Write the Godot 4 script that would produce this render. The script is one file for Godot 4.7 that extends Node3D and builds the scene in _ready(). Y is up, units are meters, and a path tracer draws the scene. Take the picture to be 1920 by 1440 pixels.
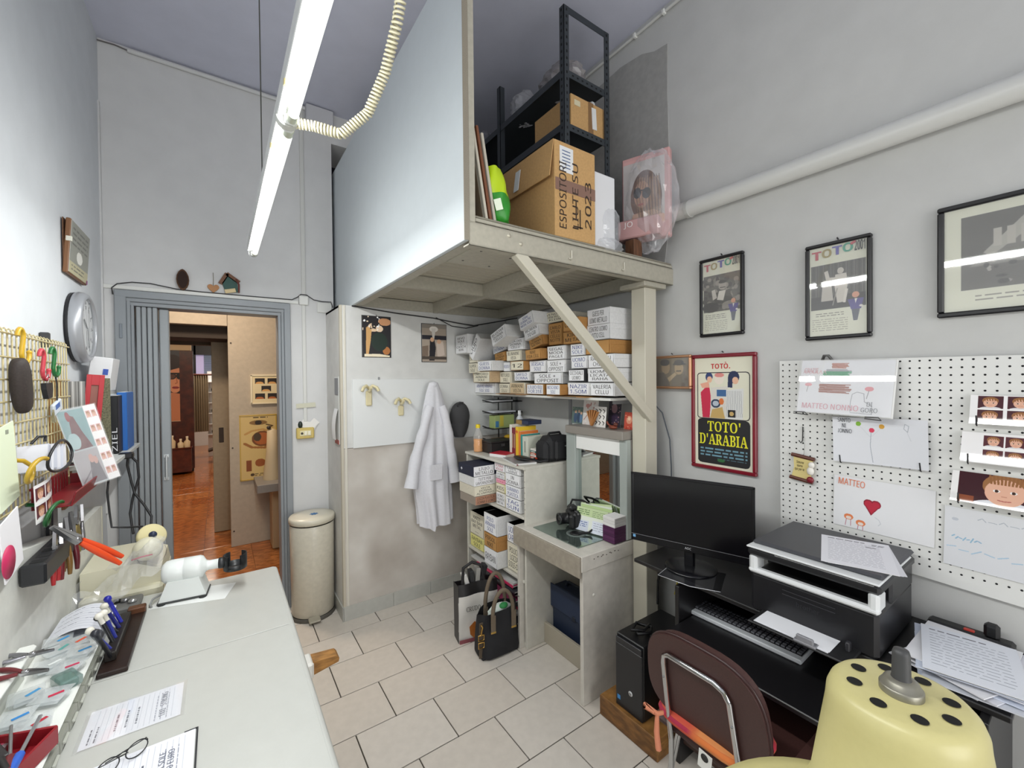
extends Node3D
# A narrow optician's back room: steel loft at right, workbench at left, doorway to the shop.
# Metres; x runs along the back wall to the right, -z into the room, the camera stands at x = z = 0.

const CAM := Vector3(0, 1.7, 0)
const XR := 2.11      # right wall
const XL := -0.58     # left wall
const ZB := -3.56     # back wall
const YC := 3.815     # ceiling
const FACE_LEFT := Basis(Vector3(0, 0, 1), Vector3(0, 1, 0), Vector3(-1, 0, 0))   # print that faces -x
const FACE_RIGHT := Basis(Vector3(0, 0, -1), Vector3(0, 1, 0), Vector3(1, 0, 0))  # print that faces +x
const FACE_UP := Basis(Vector3(1, 0, 0), Vector3(0, 0, -1), Vector3(0, 1, 0))     # print that faces up

var M := {}
var taken := {}
var font := SystemFont.new()
var serif := SystemFont.new()
var mono := SystemFont.new()
var heavy := SystemFont.new()
var heavy_serif := SystemFont.new()
const COUNT := ["first", "second", "third", "fourth", "fifth", "sixth", "seventh", "eighth", "ninth", "tenth", "eleventh", "twelfth", "thirteenth", "fourteenth", "fifteenth", "sixteenth", "seventeenth", "eighteenth", "nineteenth", "twentieth", "twenty-first", "twenty-second"]
var rng := RandomNumberGenerator.new()

class B:
	var st := SurfaceTool.new()
	var o := Vector3.ZERO
	func _init(off := Vector3.ZERO) -> void:
		o = off
		st.begin(Mesh.PRIMITIVE_TRIANGLES)
	func tri(a: Vector3, b: Vector3, c: Vector3, sg := -1) -> void:
		for p in [a, b, c]:
			st.set_smooth_group(sg)
			st.set_uv(Vector2.ZERO)
			st.add_vertex(p - o)
	func face(p: Array, mid: Vector3, sg := -1) -> void:
		var c := Vector3.ZERO
		for q in p: c += q / p.size()
		var n: Vector3 = (p[0] - p[2]).cross(p[0] - p[1])
		var r := p.duplicate()
		if n.dot(c - mid) < 0: r.reverse()
		for i in range(1, r.size() - 1): tri(r[0], r[i], r[i + 1], sg)
	func box(c: Vector3, s: Vector3, bev := 0.0, bs := Basis.IDENTITY) -> B:
		var h := s / 2
		var sg := [-1.0, 1.0]
		if bev <= 0:
			for ax in 3:
				for k in sg:
					var p := []
					for uv in [[-1, -1], [1, -1], [1, 1], [-1, 1]]:
						var v := Vector3.ZERO
						v[ax] = h[ax] * k
						v[(ax + 1) % 3] = h[(ax + 1) % 3] * uv[0]
						v[(ax + 2) % 3] = h[(ax + 2) % 3] * uv[1]
						p.append(c + bs * v)
					face(p, c)
			return self
		var e := minf(bev, minf(h.x, minf(h.y, h.z)) * 0.95)
		for ax in 3:
			var a1 := (ax + 1) % 3
			var a2 := (ax + 2) % 3
			for k in sg:
				var p := []
				for uv in [[-1, -1], [1, -1], [1, 1], [-1, 1]]:
					var v := Vector3.ZERO
					v[ax] = h[ax] * k
					v[a1] = (h[a1] - e) * uv[0]
					v[a2] = (h[a2] - e) * uv[1]
					p.append(c + bs * v)
				face(p, c)
				for k2 in sg:
					var q := []
					for w in [[-1, 0], [1, 0], [1, 1], [-1, 1]]:
						var v2 := Vector3.ZERO
						v2[a2] = (h[a2] - e) * w[0]
						v2[ax] = (h[ax] - (e if w[1] == 1 else 0.0)) * k
						v2[a1] = (h[a1] - (0.0 if w[1] == 1 else e)) * k2
						q.append(c + bs * v2)
					face(q, c)
		for x in sg:
			for y in sg:
				for z in sg:
					face([c + bs * Vector3(h.x * x, (h.y - e) * y, (h.z - e) * z), c + bs * Vector3((h.x - e) * x, h.y * y, (h.z - e) * z), c + bs * Vector3((h.x - e) * x, (h.y - e) * y, h.z * z)], c)
		return self
	func span(a: Vector3, b: Vector3, bev := 0.0) -> B:   # box between two corners
		return box((a + b) / 2, (b - a).abs(), bev)
	func bar(a: Vector3, b: Vector3, w: float, d: float, up := Vector3.UP, bev := 0.0) -> B:
		var y := (b - a).normalized()
		var x := y.cross(up)
		if x.length() < 1e-3: x = y.cross(Vector3.RIGHT)
		x = x.normalized()
		return box((a + b) / 2, Vector3(w, (b - a).length(), d), bev, Basis(x, y, x.cross(y)))
	func tube(path: Array, rad, sides := 8, capped := true, closed := false) -> B:
		var n := path.size()
		var up := Vector3(0.13, 0.97, 0.21)
		var rings := []
		for i in n:
			var a: Vector3 = path[maxi(i - 1, 0)] if not closed else path[(i - 1 + n) % n]
			var b: Vector3 = path[mini(i + 1, n - 1)] if not closed else path[(i + 1) % n]
			var t := (b - a).normalized()
			var x := up.cross(t)
			if x.length() < 1e-3: x = t.cross(Vector3.RIGHT)
			x = x.normalized()
			up = t.cross(x)
			var r: float = rad[i] if rad is Array else rad
			var ring := []
			for k in sides:
				var g := TAU * k / sides
				ring.append(path[i] + (x * cos(g) + up * sin(g)) * r)
			rings.append(ring)
		for i in (n if closed else n - 1):
			var j := (i + 1) % n
			for k in sides:
				var l := (k + 1) % sides
				face([rings[i][k], rings[j][k], rings[j][l], rings[i][l]], (path[i] + path[j]) / 2, 1)
		if capped and not closed:
			var c0 := []
			var c1 := []
			for k in sides:
				c0.append(rings[0][k])
				c1.append(rings[n - 1][k])
			face(c0, path[mini(1, n - 1)])
			face(c1, path[maxi(n - 2, 0)])
		return self
	func lathe(prof: Array, at := Vector3.ZERO, bs := Basis.IDENTITY, seg := 24, a0 := 0.0, a1 := TAU) -> B:
		# profile of (radius, height); sharp corners by repeating a point
		for k in seg:
			var g := a0 + (a1 - a0) * k / seg
			var g2 := a0 + (a1 - a0) * (k + 1) / seg
			for i in prof.size() - 1:
				var p: Vector2 = prof[i]
				var q: Vector2 = prof[i + 1]
				if p.distance_to(q) < 1e-6: continue
				var pts := []
				for w in [[p, g], [q, g], [q, g2], [p, g2]]:
					pts.append(at + bs * Vector3(cos(w[1]) * w[0].x, w[0].y, sin(w[1]) * w[0].x))
				# outward is to the right of the profile's course
				var a: Vector3 = pts[0]
				var sg := 1 + i if (i > 0 and prof[i].distance_to(prof[i - 1]) < 1e-6) else 1
				sg = _sg(prof, i)
				if p.x < 1e-6: _t(pts[0], pts[2], pts[1], sg)
				elif q.x < 1e-6: _t(pts[0], pts[3], pts[1], sg)
				else:
					_t(a, pts[2], pts[1], sg)
					_t(a, pts[3], pts[2], sg)
		return self
	func _sg(prof: Array, i: int) -> int:
		var s := 1
		for k in range(1, i + 1):
			if prof[k].distance_to(prof[k - 1]) < 1e-6: s += 1
		return s
	func _t(a: Vector3, b: Vector3, c: Vector3, sg: int) -> void:
		tri(a, c, b, sg)
	func prism(poly: PackedVector2Array, depth: float, at := Vector3.ZERO, bs := Basis.IDENTITY, sg := -1) -> B:
		# outline in the local xy plane, pushed from z = 0 to z = depth
		var idx := Geometry2D.triangulate_polygon(poly)
		var ccw := not Geometry2D.is_polygon_clockwise(poly)
		for i in range(0, idx.size(), 3):
			var p := []
			for j in 3: p.append(poly[idx[i + j]])
			for z in [0.0, depth]:
				var q := []
				for v in p: q.append(at + bs * Vector3(v.x, v.y, z))
				face(q, at + bs * Vector3(p[0].x, p[0].y, depth / 2))
		for i in poly.size():
			var a := poly[i]
			var b := poly[(i + 1) % poly.size()]
			var nrm := Vector2(b.y - a.y, a.x - b.x) * (1.0 if ccw else -1.0)
			var mid := (a + b) / 2 - nrm.normalized() * 0.01
			face([at + bs * Vector3(a.x, a.y, 0), at + bs * Vector3(b.x, b.y, 0), at + bs * Vector3(b.x, b.y, depth), at + bs * Vector3(a.x, a.y, depth)], at + bs * Vector3(mid.x, mid.y, depth / 2), sg)
		return self
	func sheet(nu: int, nv: int, f: Callable, sg := 1) -> B:   # f(u, v) -> point, with texture coordinates
		for i in nu:
			for j in nv:
				var w := [Vector2(float(i) / nu, float(j) / nv), Vector2(float(i + 1) / nu, float(j) / nv), Vector2(float(i + 1) / nu, float(j + 1) / nv), Vector2(float(i) / nu, float(j + 1) / nv)]
				for t in [[0, 1, 2], [0, 2, 3]]:
					for k in t:
						st.set_smooth_group(sg)
						st.set_uv(w[k])
						st.add_vertex(f.call(w[k].x, w[k].y) - o)
		return self
	func ball(c: Vector3, r: Vector3, seg := 12, rings := 8) -> B:
		sheet(seg, rings, func(u: float, v: float) -> Vector3: return c + Vector3(-cos(u * TAU) * sin(v * PI) * r.x, cos(v * PI) * r.y, sin(u * TAU) * sin(v * PI) * r.z))
		return self
	func done() -> ArrayMesh:
		st.generate_normals()
		return st.commit()

func numbered(called: String) -> String:
	if not taken.has(called):
		taken[called] = 0
		return called
	taken[called] += 1
	return "%s_%03d" % [called, taken[called]]

func thing(called: String, label: String, category: String, at := Vector3.ZERO, group := "", kind := "") -> Node3D:
	var n := Node3D.new()
	n.name = numbered(called)
	n.position = at
	add_child(n)
	n.set_meta("label", label)
	n.set_meta("category", category)
	if group: n.set_meta("group", group)
	if kind: n.set_meta("kind", kind)
	return n

func setting(called: String, label: String, at := Vector3.ZERO) -> Node3D:
	var n := Node3D.new()
	n.name = numbered(called)
	n.position = at
	add_child(n)
	n.set_meta("label", label)
	n.set_meta("category", called.split("_")[0])
	n.set_meta("kind", "structure")
	return n

func part(parent: Node3D, called: String, b: B, mt: Material, label := "") -> MeshInstance3D:
	var n := MeshInstance3D.new()
	n.name = called
	n.mesh = b.done()
	n.material_override = mt
	parent.add_child(n, true)
	if label: n.set_meta("label", label)
	return n

func w(t: Node3D) -> B: return B.new(t.position)   # build in room coordinates under an unturned thing

func m(hex: String, rough := 0.7, metal := 0.0) -> StandardMaterial3D:
	var key := "%s %s %s" % [hex, rough, metal]
	if M.has(key): return M[key]
	var s := StandardMaterial3D.new()
	s.albedo_color = Color(hex)
	s.roughness = rough
	s.metallic = metal
	M[key] = s
	return s

func noise_tex(freq: float, lo: Color, hi: Color, seed_ := 1, oct := 4, size := 256, kind := FastNoiseLite.TYPE_SIMPLEX_SMOOTH) -> NoiseTexture2D:
	var n := FastNoiseLite.new()
	n.seed = seed_
	n.noise_type = kind
	n.frequency = freq
	n.fractal_octaves = oct
	var t := NoiseTexture2D.new()
	t.width = size
	t.height = size
	t.seamless = true
	t.noise = n
	var g := Gradient.new()
	g.set_color(0, lo)
	g.set_color(1, hi)
	t.color_ramp = g
	return t

func grainy(hex: String, rough: float, scale: float, freq: float, lo: float, hi := 1.0, seed_ := 1, bump := 0.0, metal := 0.0) -> StandardMaterial3D:
	# a colour broken up by soft random mottling, mapped from room coordinates
	var key := "g %s %s %s %s %s %s %s" % [hex, rough, scale, freq, lo, seed_, bump]
	if M.has(key): return M[key]
	var s := StandardMaterial3D.new()
	s.albedo_color = Color(hex)
	s.roughness = rough
	s.metallic = metal
	s.albedo_texture = noise_tex(freq, Color(lo, lo, lo), Color(hi, hi, hi), seed_)
	s.uv1_triplanar = true
	s.uv1_world_triplanar = true
	s.uv1_scale = Vector3.ONE * scale
	if bump > 0:
		s.heightmap_enabled = true
		s.heightmap_texture = s.albedo_texture
		s.heightmap_scale = bump
	M[key] = s
	return s

func pane(alpha := 0.12, rough := 0.02, hex := "ffffff") -> StandardMaterial3D:
	var key := "pane %s %s %s" % [alpha, rough, hex]
	if M.has(key): return M[key]
	var s := StandardMaterial3D.new()
	s.albedo_color = Color(Color(hex), alpha)
	s.transparency = BaseMaterial3D.TRANSPARENCY_ALPHA
	s.roughness = rough
	s.metallic_specular = 0.6
	M[key] = s
	return s

func pic_mat(im: Image, rough := 0.55) -> StandardMaterial3D:
	var s := StandardMaterial3D.new()
	s.albedo_texture = ImageTexture.create_from_image(im)
	s.roughness = rough
	return s

func text(parent: Node3D, said: String, at: Vector3, bs: Basis, wide: float, high: float, mt: Material, f: Font = null, called := "lettering", deep := 0.0006) -> MeshInstance3D:
	# printed or written letters, fitted into wide x high, centred at the given point in the parent's own space
	var t := TextMesh.new()
	t.text = said
	t.font = f if f else font
	t.font_size = 32
	t.pixel_size = 0.01
	t.depth = 0.01
	t.curve_step = 4.0
	t.line_spacing = -6.0
	var box := t.get_aabb()
	var n := MeshInstance3D.new()
	n.name = called
	n.mesh = t
	n.material_override = mt
	var sx := wide / maxf(box.size.x, 0.01)
	var sy := high / maxf(box.size.y, 0.01)
	var c := box.get_center()
	var b := Basis(bs.x * sx, bs.y * sy, bs.z * (deep / 0.01))
	n.transform = Transform3D(b, at - b * Vector3(c.x, c.y, 0))
	parent.add_child(n, true)
	return n

# --- a small painter for flat prints ---
func canvas(wd: int, ht: int, c: String) -> Image:
	var im := Image.create(wd, ht, false, Image.FORMAT_RGB8)
	im.fill(Color(c))
	return im
func dot(im: Image, cx: float, cy: float, rx: float, ry: float, c: String) -> void:
	var col := Color(c)
	for y in range(int(cy - ry), int(cy + ry) + 1):
		if y < 0 or y >= im.get_height(): continue
		var k := 1.0 - pow((y - cy) / ry, 2)
		if k <= 0: continue
		var hw := rx * sqrt(k)
		im.fill_rect(Rect2i(int(cx - hw), y, int(hw * 2) + 1, 1), col)
func fillp(im: Image, pts: Array, c: String) -> void:
	var col := Color(c)
	var y0 := 1e9
	var y1 := -1e9
	for p in pts:
		y0 = minf(y0, p[1])
		y1 = maxf(y1, p[1])
	for y in range(maxi(int(y0), 0), mini(int(y1) + 1, im.get_height())):
		var xs := []
		for i in pts.size():
			var a = pts[i]
			var b = pts[(i + 1) % pts.size()]
			if (a[1] <= y) != (b[1] <= y):
				xs.append(a[0] + (y - a[1]) * (b[0] - a[0]) / float(b[1] - a[1]))
		xs.sort()
		for i in range(0, xs.size() - 1, 2):
			im.fill_rect(Rect2i(int(xs[i]), y, maxi(int(xs[i + 1]) - int(xs[i]), 1), 1), col)
func stroke(im: Image, pts: Array, wd: float, c: String) -> void:
	for i in pts.size() - 1:
		var a := Vector2(pts[i][0], pts[i][1])
		var b := Vector2(pts[i + 1][0], pts[i + 1][1])
		var n := maxi(int(a.distance_to(b)), 1)
		for k in n + 1:
			var p := a.lerp(b, float(k) / n)
			im.fill_rect(Rect2i(int(p.x - wd / 2), int(p.y - wd / 2), maxi(int(wd), 1), maxi(int(wd), 1)), Color(c))
func lines(im: Image, x: int, y: int, wd: int, n: int, step: int, ht: int, c: String, gap := 6) -> void:
	# rows of small print: words too small to read
	for i in n:
		var px := x
		while px < x + wd:
			var l := rng.randi_range(gap, gap * 4)
			im.fill_rect(Rect2i(px, y + i * step, mini(l, x + wd - px), ht), Color(c))
			px += l + gap / 2 + 1
func specks(im: Image, n: int, r0: float, r1: float, cols: Array, area := Rect2(0, 0, 1, 1)) -> void:
	for i in n:
		var x := (area.position.x + rng.randf() * area.size.x) * im.get_width()
		var y := (area.position.y + rng.randf() * area.size.y) * im.get_height()
		dot(im, x, y, rng.randf_range(r0, r1), rng.randf_range(r0, r1), cols[rng.randi() % cols.size()])
func child_face(im: Image, x: float, y: float, s: float, bg: String) -> void:
	im.fill_rect(Rect2i(int(x - s), int(y - s), int(2 * s), int(2 * s)), Color(bg))
	dot(im, x, y + s * 1.02, s * 0.85, s * 0.32, "d9d6d8")
	im.fill_rect(Rect2i(int(x - s), int(y + s), int(2 * s), int(s * 0.4)), Color("f4f2f0"))
	dot(im, x, y - s * 0.25, s * 0.64, s * 0.62, "9a6a42")
	dot(im, x, y + s * 0.12, s * 0.55, s * 0.68, "e2b097")
	for k in 5: stroke(im, [[x - s * 0.5 + k * s * 0.22, y - s * 0.6], [x - s * 0.4 + k * s * 0.2, y - s * 0.25]], maxf(s * 0.12, 1), "8d5f3a")
	for k in [-1, 1]:
		dot(im, x + k * s * 0.24, y + s * 0.1, s * 0.11, s * 0.07, "f3efec")
		dot(im, x + k * s * 0.24, y + s * 0.1, s * 0.06, s * 0.07, "3b2a22")
		stroke(im, [[x + k * s * 0.36, y - s * 0.05], [x + k * s * 0.14, y - s * 0.06]], maxf(s * 0.04, 1), "8a6044")
	stroke(im, [[x - s * 0.05, y + s * 0.34], [x + s * 0.06, y + s * 0.34]], maxf(s * 0.05, 1), "c98f78")
	stroke(im, [[x - s * 0.17, y + s * 0.53], [x, y + s * 0.56], [x + s * 0.17, y + s * 0.53]], maxf(s * 0.06, 1), "b5665e")

func print_sheet(parent: Node3D, called: String, at: Vector3, bs: Basis, wide: float, high: float, mt: Material, thick := 0.0012, curl := 0.0) -> MeshInstance3D:
	# a printed sheet: textured face and plain back with real thickness; at = centre of the face
	var b := B.new()
	b.sheet(8 if curl != 0 else 1, 1, func(u: float, v: float) -> Vector3: return bs * Vector3((u - 0.5) * wide, (0.5 - v) * high, curl * pow(2 * u - 1, 2)))
	var n := part(parent, called, b, mt)
	n.position = at
	if curl == 0:
		var e := B.new().box(bs * Vector3(0, 0, -thick / 2 - 0.0002), Vector3(wide, high, thick), 0.0, bs)
		part(n, "backing", e, m("e9e7e2", 0.8))
	return n

func _ready() -> void:
	rng.seed = 4711
	font.font_names = PackedStringArray(["Droid Sans"])
	serif.font_names = PackedStringArray(["Droid Serif"])
	mono.font_names = PackedStringArray(["Droid Sans Mono"])
	heavy.font_names = PackedStringArray(["Droid Sans"])
	heavy.font_weight = 700
	heavy_serif.font_names = PackedStringArray(["Droid Serif"])
	heavy_serif.font_weight = 700
	_camera_and_light()
	_room()
	_shop_beyond()
	_doorway()
	_partition()
	_loft()
	_on_the_loft()
	_right_wall()
	_wall_shelf()
	_low_cabinet()
	_mirror_table()
	_floor_bags()
	_desk()
	_chair()
	_bench()
	_on_the_bench()
	_left_wall()
	_foreground_lamp()

func area(called: String, at: Vector3, towards: Vector3, size: Vector2, energy: float, c: String) -> void:
	var l := AreaLight3D.new()
	l.name = called
	l.area_size = size
	l.light_energy = energy
	l.light_color = Color(c)
	l.shadow_enabled = true
	l.area_range = 14.0
	add_child(l)
	var z := -towards.normalized()
	var y := Vector3(0, 0, 1) if absf(z.z) < 0.9 else Vector3(0, 1, 0)
	var x := y.cross(z).normalized()
	l.transform = Transform3D(Basis(x, z.cross(x), z), at)

func _camera_and_light() -> void:
	var cam := Camera3D.new()
	cam.name = "camera"
	cam.fov = 85.0
	cam.near = 0.02
	add_child(cam)
	cam.transform = Transform3D(Basis(Vector3(0.81945669, -0.01007385, 0.57305258), Vector3(0.01483125, 0.99988342, -0.00363123), Vector3(-0.57294919, 0.01147472, 0.81951056)), CAM)
	cam.current = true
	var we := WorldEnvironment.new()
	we.name = "surroundings"
	var e := Environment.new()
	e.background_mode = Environment.BG_COLOR
	e.background_color = Color("8d97a5")
	e.background_energy_multiplier = 0.5
	e.tonemap_mode = Environment.TONE_MAPPER_LINEAR
	e.tonemap_exposure = 0.53
	e.sdfgi_enabled = true
	e.ssao_enabled = true
	e.ssil_enabled = true
	we.environment = e
	add_child(we)
	# the two fluorescent tubes: the light leaves them downwards and to both sides
	for z in [-0.61, -2.11]:
		area("tube_light_down", Vector3(0.18, 2.424, z), Vector3(0, -1, 0), Vector2(0.03, 1.46), 3.1, "f8faf7")
		area("tube_light_side", Vector3(0.196, 2.44, z), Vector3(1, 0.12, 0), Vector2(0.03, 1.46), 0.8, "f8faf7")
		area("tube_light_side", Vector3(0.164, 2.44, z), Vector3(-1, -0.05, 0), Vector2(0.03, 1.46), 1.05, "f8faf7")
	# unseen source behind the camera, placed to light the sides facing it
	area("unseen_door_light", Vector3(0.75, 1.6, 3.10), Vector3(0, 0, -1), Vector2(2.2, 2.4), 14.0, "f6f6f4")
	# unseen ceiling lamps, out of view, placed to light the shop warmly
	area("unseen_shop_lamp", Vector3(-0.2, 2.95, -4.35), Vector3(0, -1, 0), Vector2(0.3, 0.3), 5.5, "ffe8cf")
	area("unseen_shop_lamp", Vector3(-0.6, 2.95, -7.6), Vector3(0, -1, 0), Vector2(0.5, 0.5), 11.0, "ffe8cf")
	area("unseen_shop_lamp", Vector3(-0.1, 2.95, -11.2), Vector3(0, -1, 0), Vector2(0.5, 0.5), 7.0, "fff2e0")
	area("unseen_shop_end_light", Vector3(0.6, 1.6, -13.8), Vector3(-0.1, -0.1, 1), Vector2(1.6, 1.8), 7.0, "eef4ff")  # out of view at the far wall, placed to light the shop end

func _wall_paint(hex := "dcdcdc", s := 3) -> StandardMaterial3D:
	return grainy(hex, 0.85, 0.9, 0.02, 0.97, 1.0, s)

func _room() -> void:
	var paint := _wall_paint("d9d9d9")
	# floor: grout bed and running-bond tiles
	var fl := setting("floor", "floor of pale beige ceramic tiles in running bond")
	part(fl, "grout_bed", w(fl).span(Vector3(XL - 0.1, -0.2, ZB - 0.1), Vector3(XR + 0.1, -0.006, 3.3)), m("3a342e", 0.95))
	var tones := []
	for k in 3: tones.append(grainy(["d3cbc1", "cfc7bd", "d6cfc6"][k], 0.4, 2.2, 0.03, 0.96, 1.0, 20 + k))
	var whole := B.new().box(Vector3(0, -0.006, 0), Vector3(0.3952, 0.012, 0.2890), 0.0015).done()
	for r in range(-4, 19):
		var z0 := -2.367 + r * 0.2946
		var x := 0.713 - 0.4007 * 6 + posmod(r, 2) * 0.20035
		while x < XR:
			var a := maxf(x, XL)
			var b := minf(x + 0.4007, XR)
			var za := maxf(z0, ZB)
			if b - a > 0.03 and z0 + 0.2946 - za > 0.03:
				var n := MeshInstance3D.new()
				n.name = "tile"
				var cx := (a + b) / 2
				var cz := (za + z0 + 0.2946) / 2
				if b - a > 0.4 and z0 > ZB: n.mesh = whole
				else: n.mesh = B.new().box(Vector3(0, -0.006, 0), Vector3(b - a - 0.0055, 0.012, z0 + 0.2946 - za - 0.0055), 0.0015).done()
				n.position = Vector3(cx, 0, cz)
				n.material_override = tones[rng.randi() % 3]
				fl.add_child(n, true)
			x += 0.4007
	var ce := setting("ceiling", "plain grey-white plaster ceiling")
	part(ce, "slab", w(ce).span(Vector3(XL - 0.2, YC, -4.4), Vector3(XR + 0.2, YC + 0.2, 3.35)), _wall_paint("d0d2e2", 9))
	var t := setting("trim_1", "thin plaster bead where back wall meets ceiling")
	part(t, "bead", w(t).tube([Vector3(-0.44, 3.79, ZB + 0.012), Vector3(0.76, 3.79, ZB + 0.012)], 0.014, 8), paint)
	part(t, "cable", w(t).tube([Vector3(XL, 3.795, ZB + 0.008), Vector3(-0.5, 3.80, ZB + 0.008), Vector3(-0.44, 3.79, ZB + 0.01)], 0.004, 6), m("6d6a68", 0.7))
	var lw := setting("wall_left", "bright white left wall with wire grid and clock")
	part(lw, "plaster", w(lw).span(Vector3(XL - 0.2, 0, ZB - 0.15), Vector3(XL, YC, 3.35)), _wall_paint("d8dbdf", 4))
	part(lw, "corner_strip", w(lw).span(Vector3(XL, 0.9, ZB + 0.001), Vector3(XL + 0.008, 3.42, ZB + 0.03)), paint)
	var rw := setting("wall_right", "grey-white right wall with posters and pegboard")
	part(rw, "plaster", w(rw).span(Vector3(XR, 0, -4.35), Vector3(XR + 0.2, YC, 3.35)), _wall_paint("cbcbc9", 5))
	var cement := grainy("aeadaa", 0.95, 2.4, 0.03, 0.92, 1.0, 33)
	part(rw, "cement_patch", w(rw).prism(PackedVector2Array([Vector2(-1.446, 2.55), Vector2(-1.441, 3.0), Vector2(-1.449, 3.3), Vector2(-1.446, 3.59), Vector2(-1.53, 3.60), Vector2(-1.62, 3.64), Vector2(-1.78, 3.66), Vector2(-2.0, 3.64), Vector2(-2.3, 3.68), Vector2(-2.6, 3.66), Vector2(-2.6, 2.36), Vector2(-1.47, 2.36)]), 0.004, Vector3(XR - 0.004, 0, 0), Basis(Vector3(0, 0, 1), Vector3(0, 1, 0), Vector3(1, 0, 0))), cement, "bare grey cement patch")
	var nw := setting("wall_near", "unseen wall behind the viewpoint carrying the unseen glazed door")  # out of view, set well back to suit the light from its door
	part(nw, "plaster", w(nw).span(Vector3(XL - 0.2, 0, 3.16), Vector3(XR + 0.2, YC, 3.35)), paint)
	var gd := setting("door_unseen_2", "wide unseen frosted glazed door behind the viewpoint, lighting the room")  # out of view, its glowing pane placed to light camera-facing sides
	part(gd, "leaf", w(gd).span(Vector3(-0.45, 0, 3.13), Vector3(1.95, 2.9, 3.16), 0.004), m("c9ccd0", 0.5))
	part(gd, "pane", w(gd).span(Vector3(-0.35, 0.4, 3.126), Vector3(1.85, 2.8, 3.131)), _lit("f2f4f6", 0.9), "glowing frosted pane of the unseen door")
	# back wall around the doorway; to the right an opening above the partition leads into a recess, its darkness put into the wall colour
	var bw := setting("wall_back", "grey-white back wall around the folding-door opening")
	part(bw, "pier_left", w(bw).span(Vector3(XL - 0.2, 0, ZB - 0.15), Vector3(-0.5, YC, ZB)), paint)
	part(bw, "lintel", w(bw).span(Vector3(-0.5, 2.26, ZB - 0.15), Vector3(0.42, YC, ZB)), paint)
	part(bw, "pier_right", w(bw).span(Vector3(0.42, 0, ZB - 0.4), Vector3(0.758, YC, ZB)), paint)
	part(bw, "lintel", w(bw).span(Vector3(0.758, 3.585, ZB - 0.4), Vector3(XR, YC, ZB)), paint)
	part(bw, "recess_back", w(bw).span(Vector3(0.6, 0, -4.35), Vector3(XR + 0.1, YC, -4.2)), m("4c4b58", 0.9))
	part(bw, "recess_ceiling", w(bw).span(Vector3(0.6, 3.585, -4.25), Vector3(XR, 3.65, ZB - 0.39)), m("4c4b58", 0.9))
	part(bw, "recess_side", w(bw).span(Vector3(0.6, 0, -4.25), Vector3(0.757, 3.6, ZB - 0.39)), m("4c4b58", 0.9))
	# wall fittings
	var pp := thing("drain_pipe", "thick white pipe running along the right wall above the posters", "pipe", Vector3(XR - 0.052, 2.59, -0.3))
	part(pp, "pipe_run", w(pp).tube([Vector3(XR - 0.05, 2.60, -2.9), Vector3(XR - 0.05, 2.592, 1.14)], 0.042, 20), m("d2d2cf", 0.3))
	for z in [-1.3, 0.3]: part(pp, "clip", w(pp).tube([Vector3(XR - 0.05, 2.594, z), Vector3(XR - 0.05, 2.594, z + 0.02)], 0.0455, 20), m("b9b9b5", 0.4))
	var cd := thing("ceiling_conduit", "thin white conduit clipped under the ceiling on the right wall", "conduit", Vector3(XR - 0.02, 3.77, -1.5))
	part(cd, "tube_run", w(cd).tube([Vector3(XR - 0.014, 3.766, -3.4), Vector3(XR - 0.014, 3.776, 0.2)], 0.0085, 8), m("d8d8d4", 0.4))
	for z in [-1.66, -1.46, -1.2]: part(cd, "clip", w(cd).box(Vector3(XR - 0.014, 3.771, z), Vector3(0.026, 0.026, 0.02), 0.004), m("e6e6e2", 0.4))
	var tr := thing("cable_trunking", "white cable duct running above the doorway with a junction box", "cable duct", Vector3(0, 2.3, ZB))
	part(tr, "duct", w(tr).span(Vector3(XL, 2.288, ZB), Vector3(0.505, 2.312, ZB + 0.014), 0.002), m("dededa", 0.5))
	part(tr, "junction_box", w(tr).span(Vector3(0.508, 2.284, ZB), Vector3(0.572, 2.352, ZB + 0.03), 0.005), m("e3e3df", 0.45))
	part(tr, "riser", w(tr).span(Vector3(0.528, 2.352, ZB), Vector3(0.556, 3.79, ZB + 0.012), 0.002), m("d4d4d0", 0.5))
	part(tr, "drop", w(tr).span(Vector3(0.528, 1.39, ZB), Vector3(0.552, 2.284, ZB + 0.012), 0.002), m("d4d4d0", 0.5))
	part(tr, "tape", w(tr).box(Vector3(0.545, 1.515, ZB + 0.014), Vector3(0.135, 0.034, 0.002), 0.0, Basis(Vector3.BACK, 0.05)), m("cfcdb9", 0.7))
	var jb := thing("junction_plate", "plain square white cover plate beside the partition top", "cover plate", Vector3(0.69, 2.24, ZB))
	part(jb, "plate", w(jb).span(Vector3(0.636, 2.236, ZB), Vector3(0.744, 2.318, ZB + 0.012), 0.004), m("dadad6", 0.5))
	var vt := thing("vent_box", "white square box high on the back wall under the ceiling", "vent", Vector3(0.66, 3.66, ZB))
	part(vt, "housing", w(vt).span(Vector3(0.57, 3.665, ZB), Vector3(0.765, 3.805, ZB + 0.07), 0.006), m("c8c8cc", 0.6))
	var cb := thing("door_cable", "thin black cable sagging over the door frame", "cable", Vector3(0, 2.3, ZB + 0.02))
	var path := []
	for k in [[-0.53, 2.25], [-0.535, 2.29], [-0.51, 2.318], [-0.44, 2.336], [-0.35, 2.338], [-0.22, 2.318], [-0.1, 2.314], [0.2, 2.314], [0.46, 2.316], [0.50, 2.34], [0.52, 2.362], [0.56, 2.362], [0.61, 2.33], [0.67, 2.322], [0.735, 2.325], [0.75, 2.28]]: path.append(Vector3(k[0], k[1], ZB + 0.018))
	part(cb, "wire", w(cb).tube(path, 0.0035, 6), m("2b2a2c", 0.5))
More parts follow.
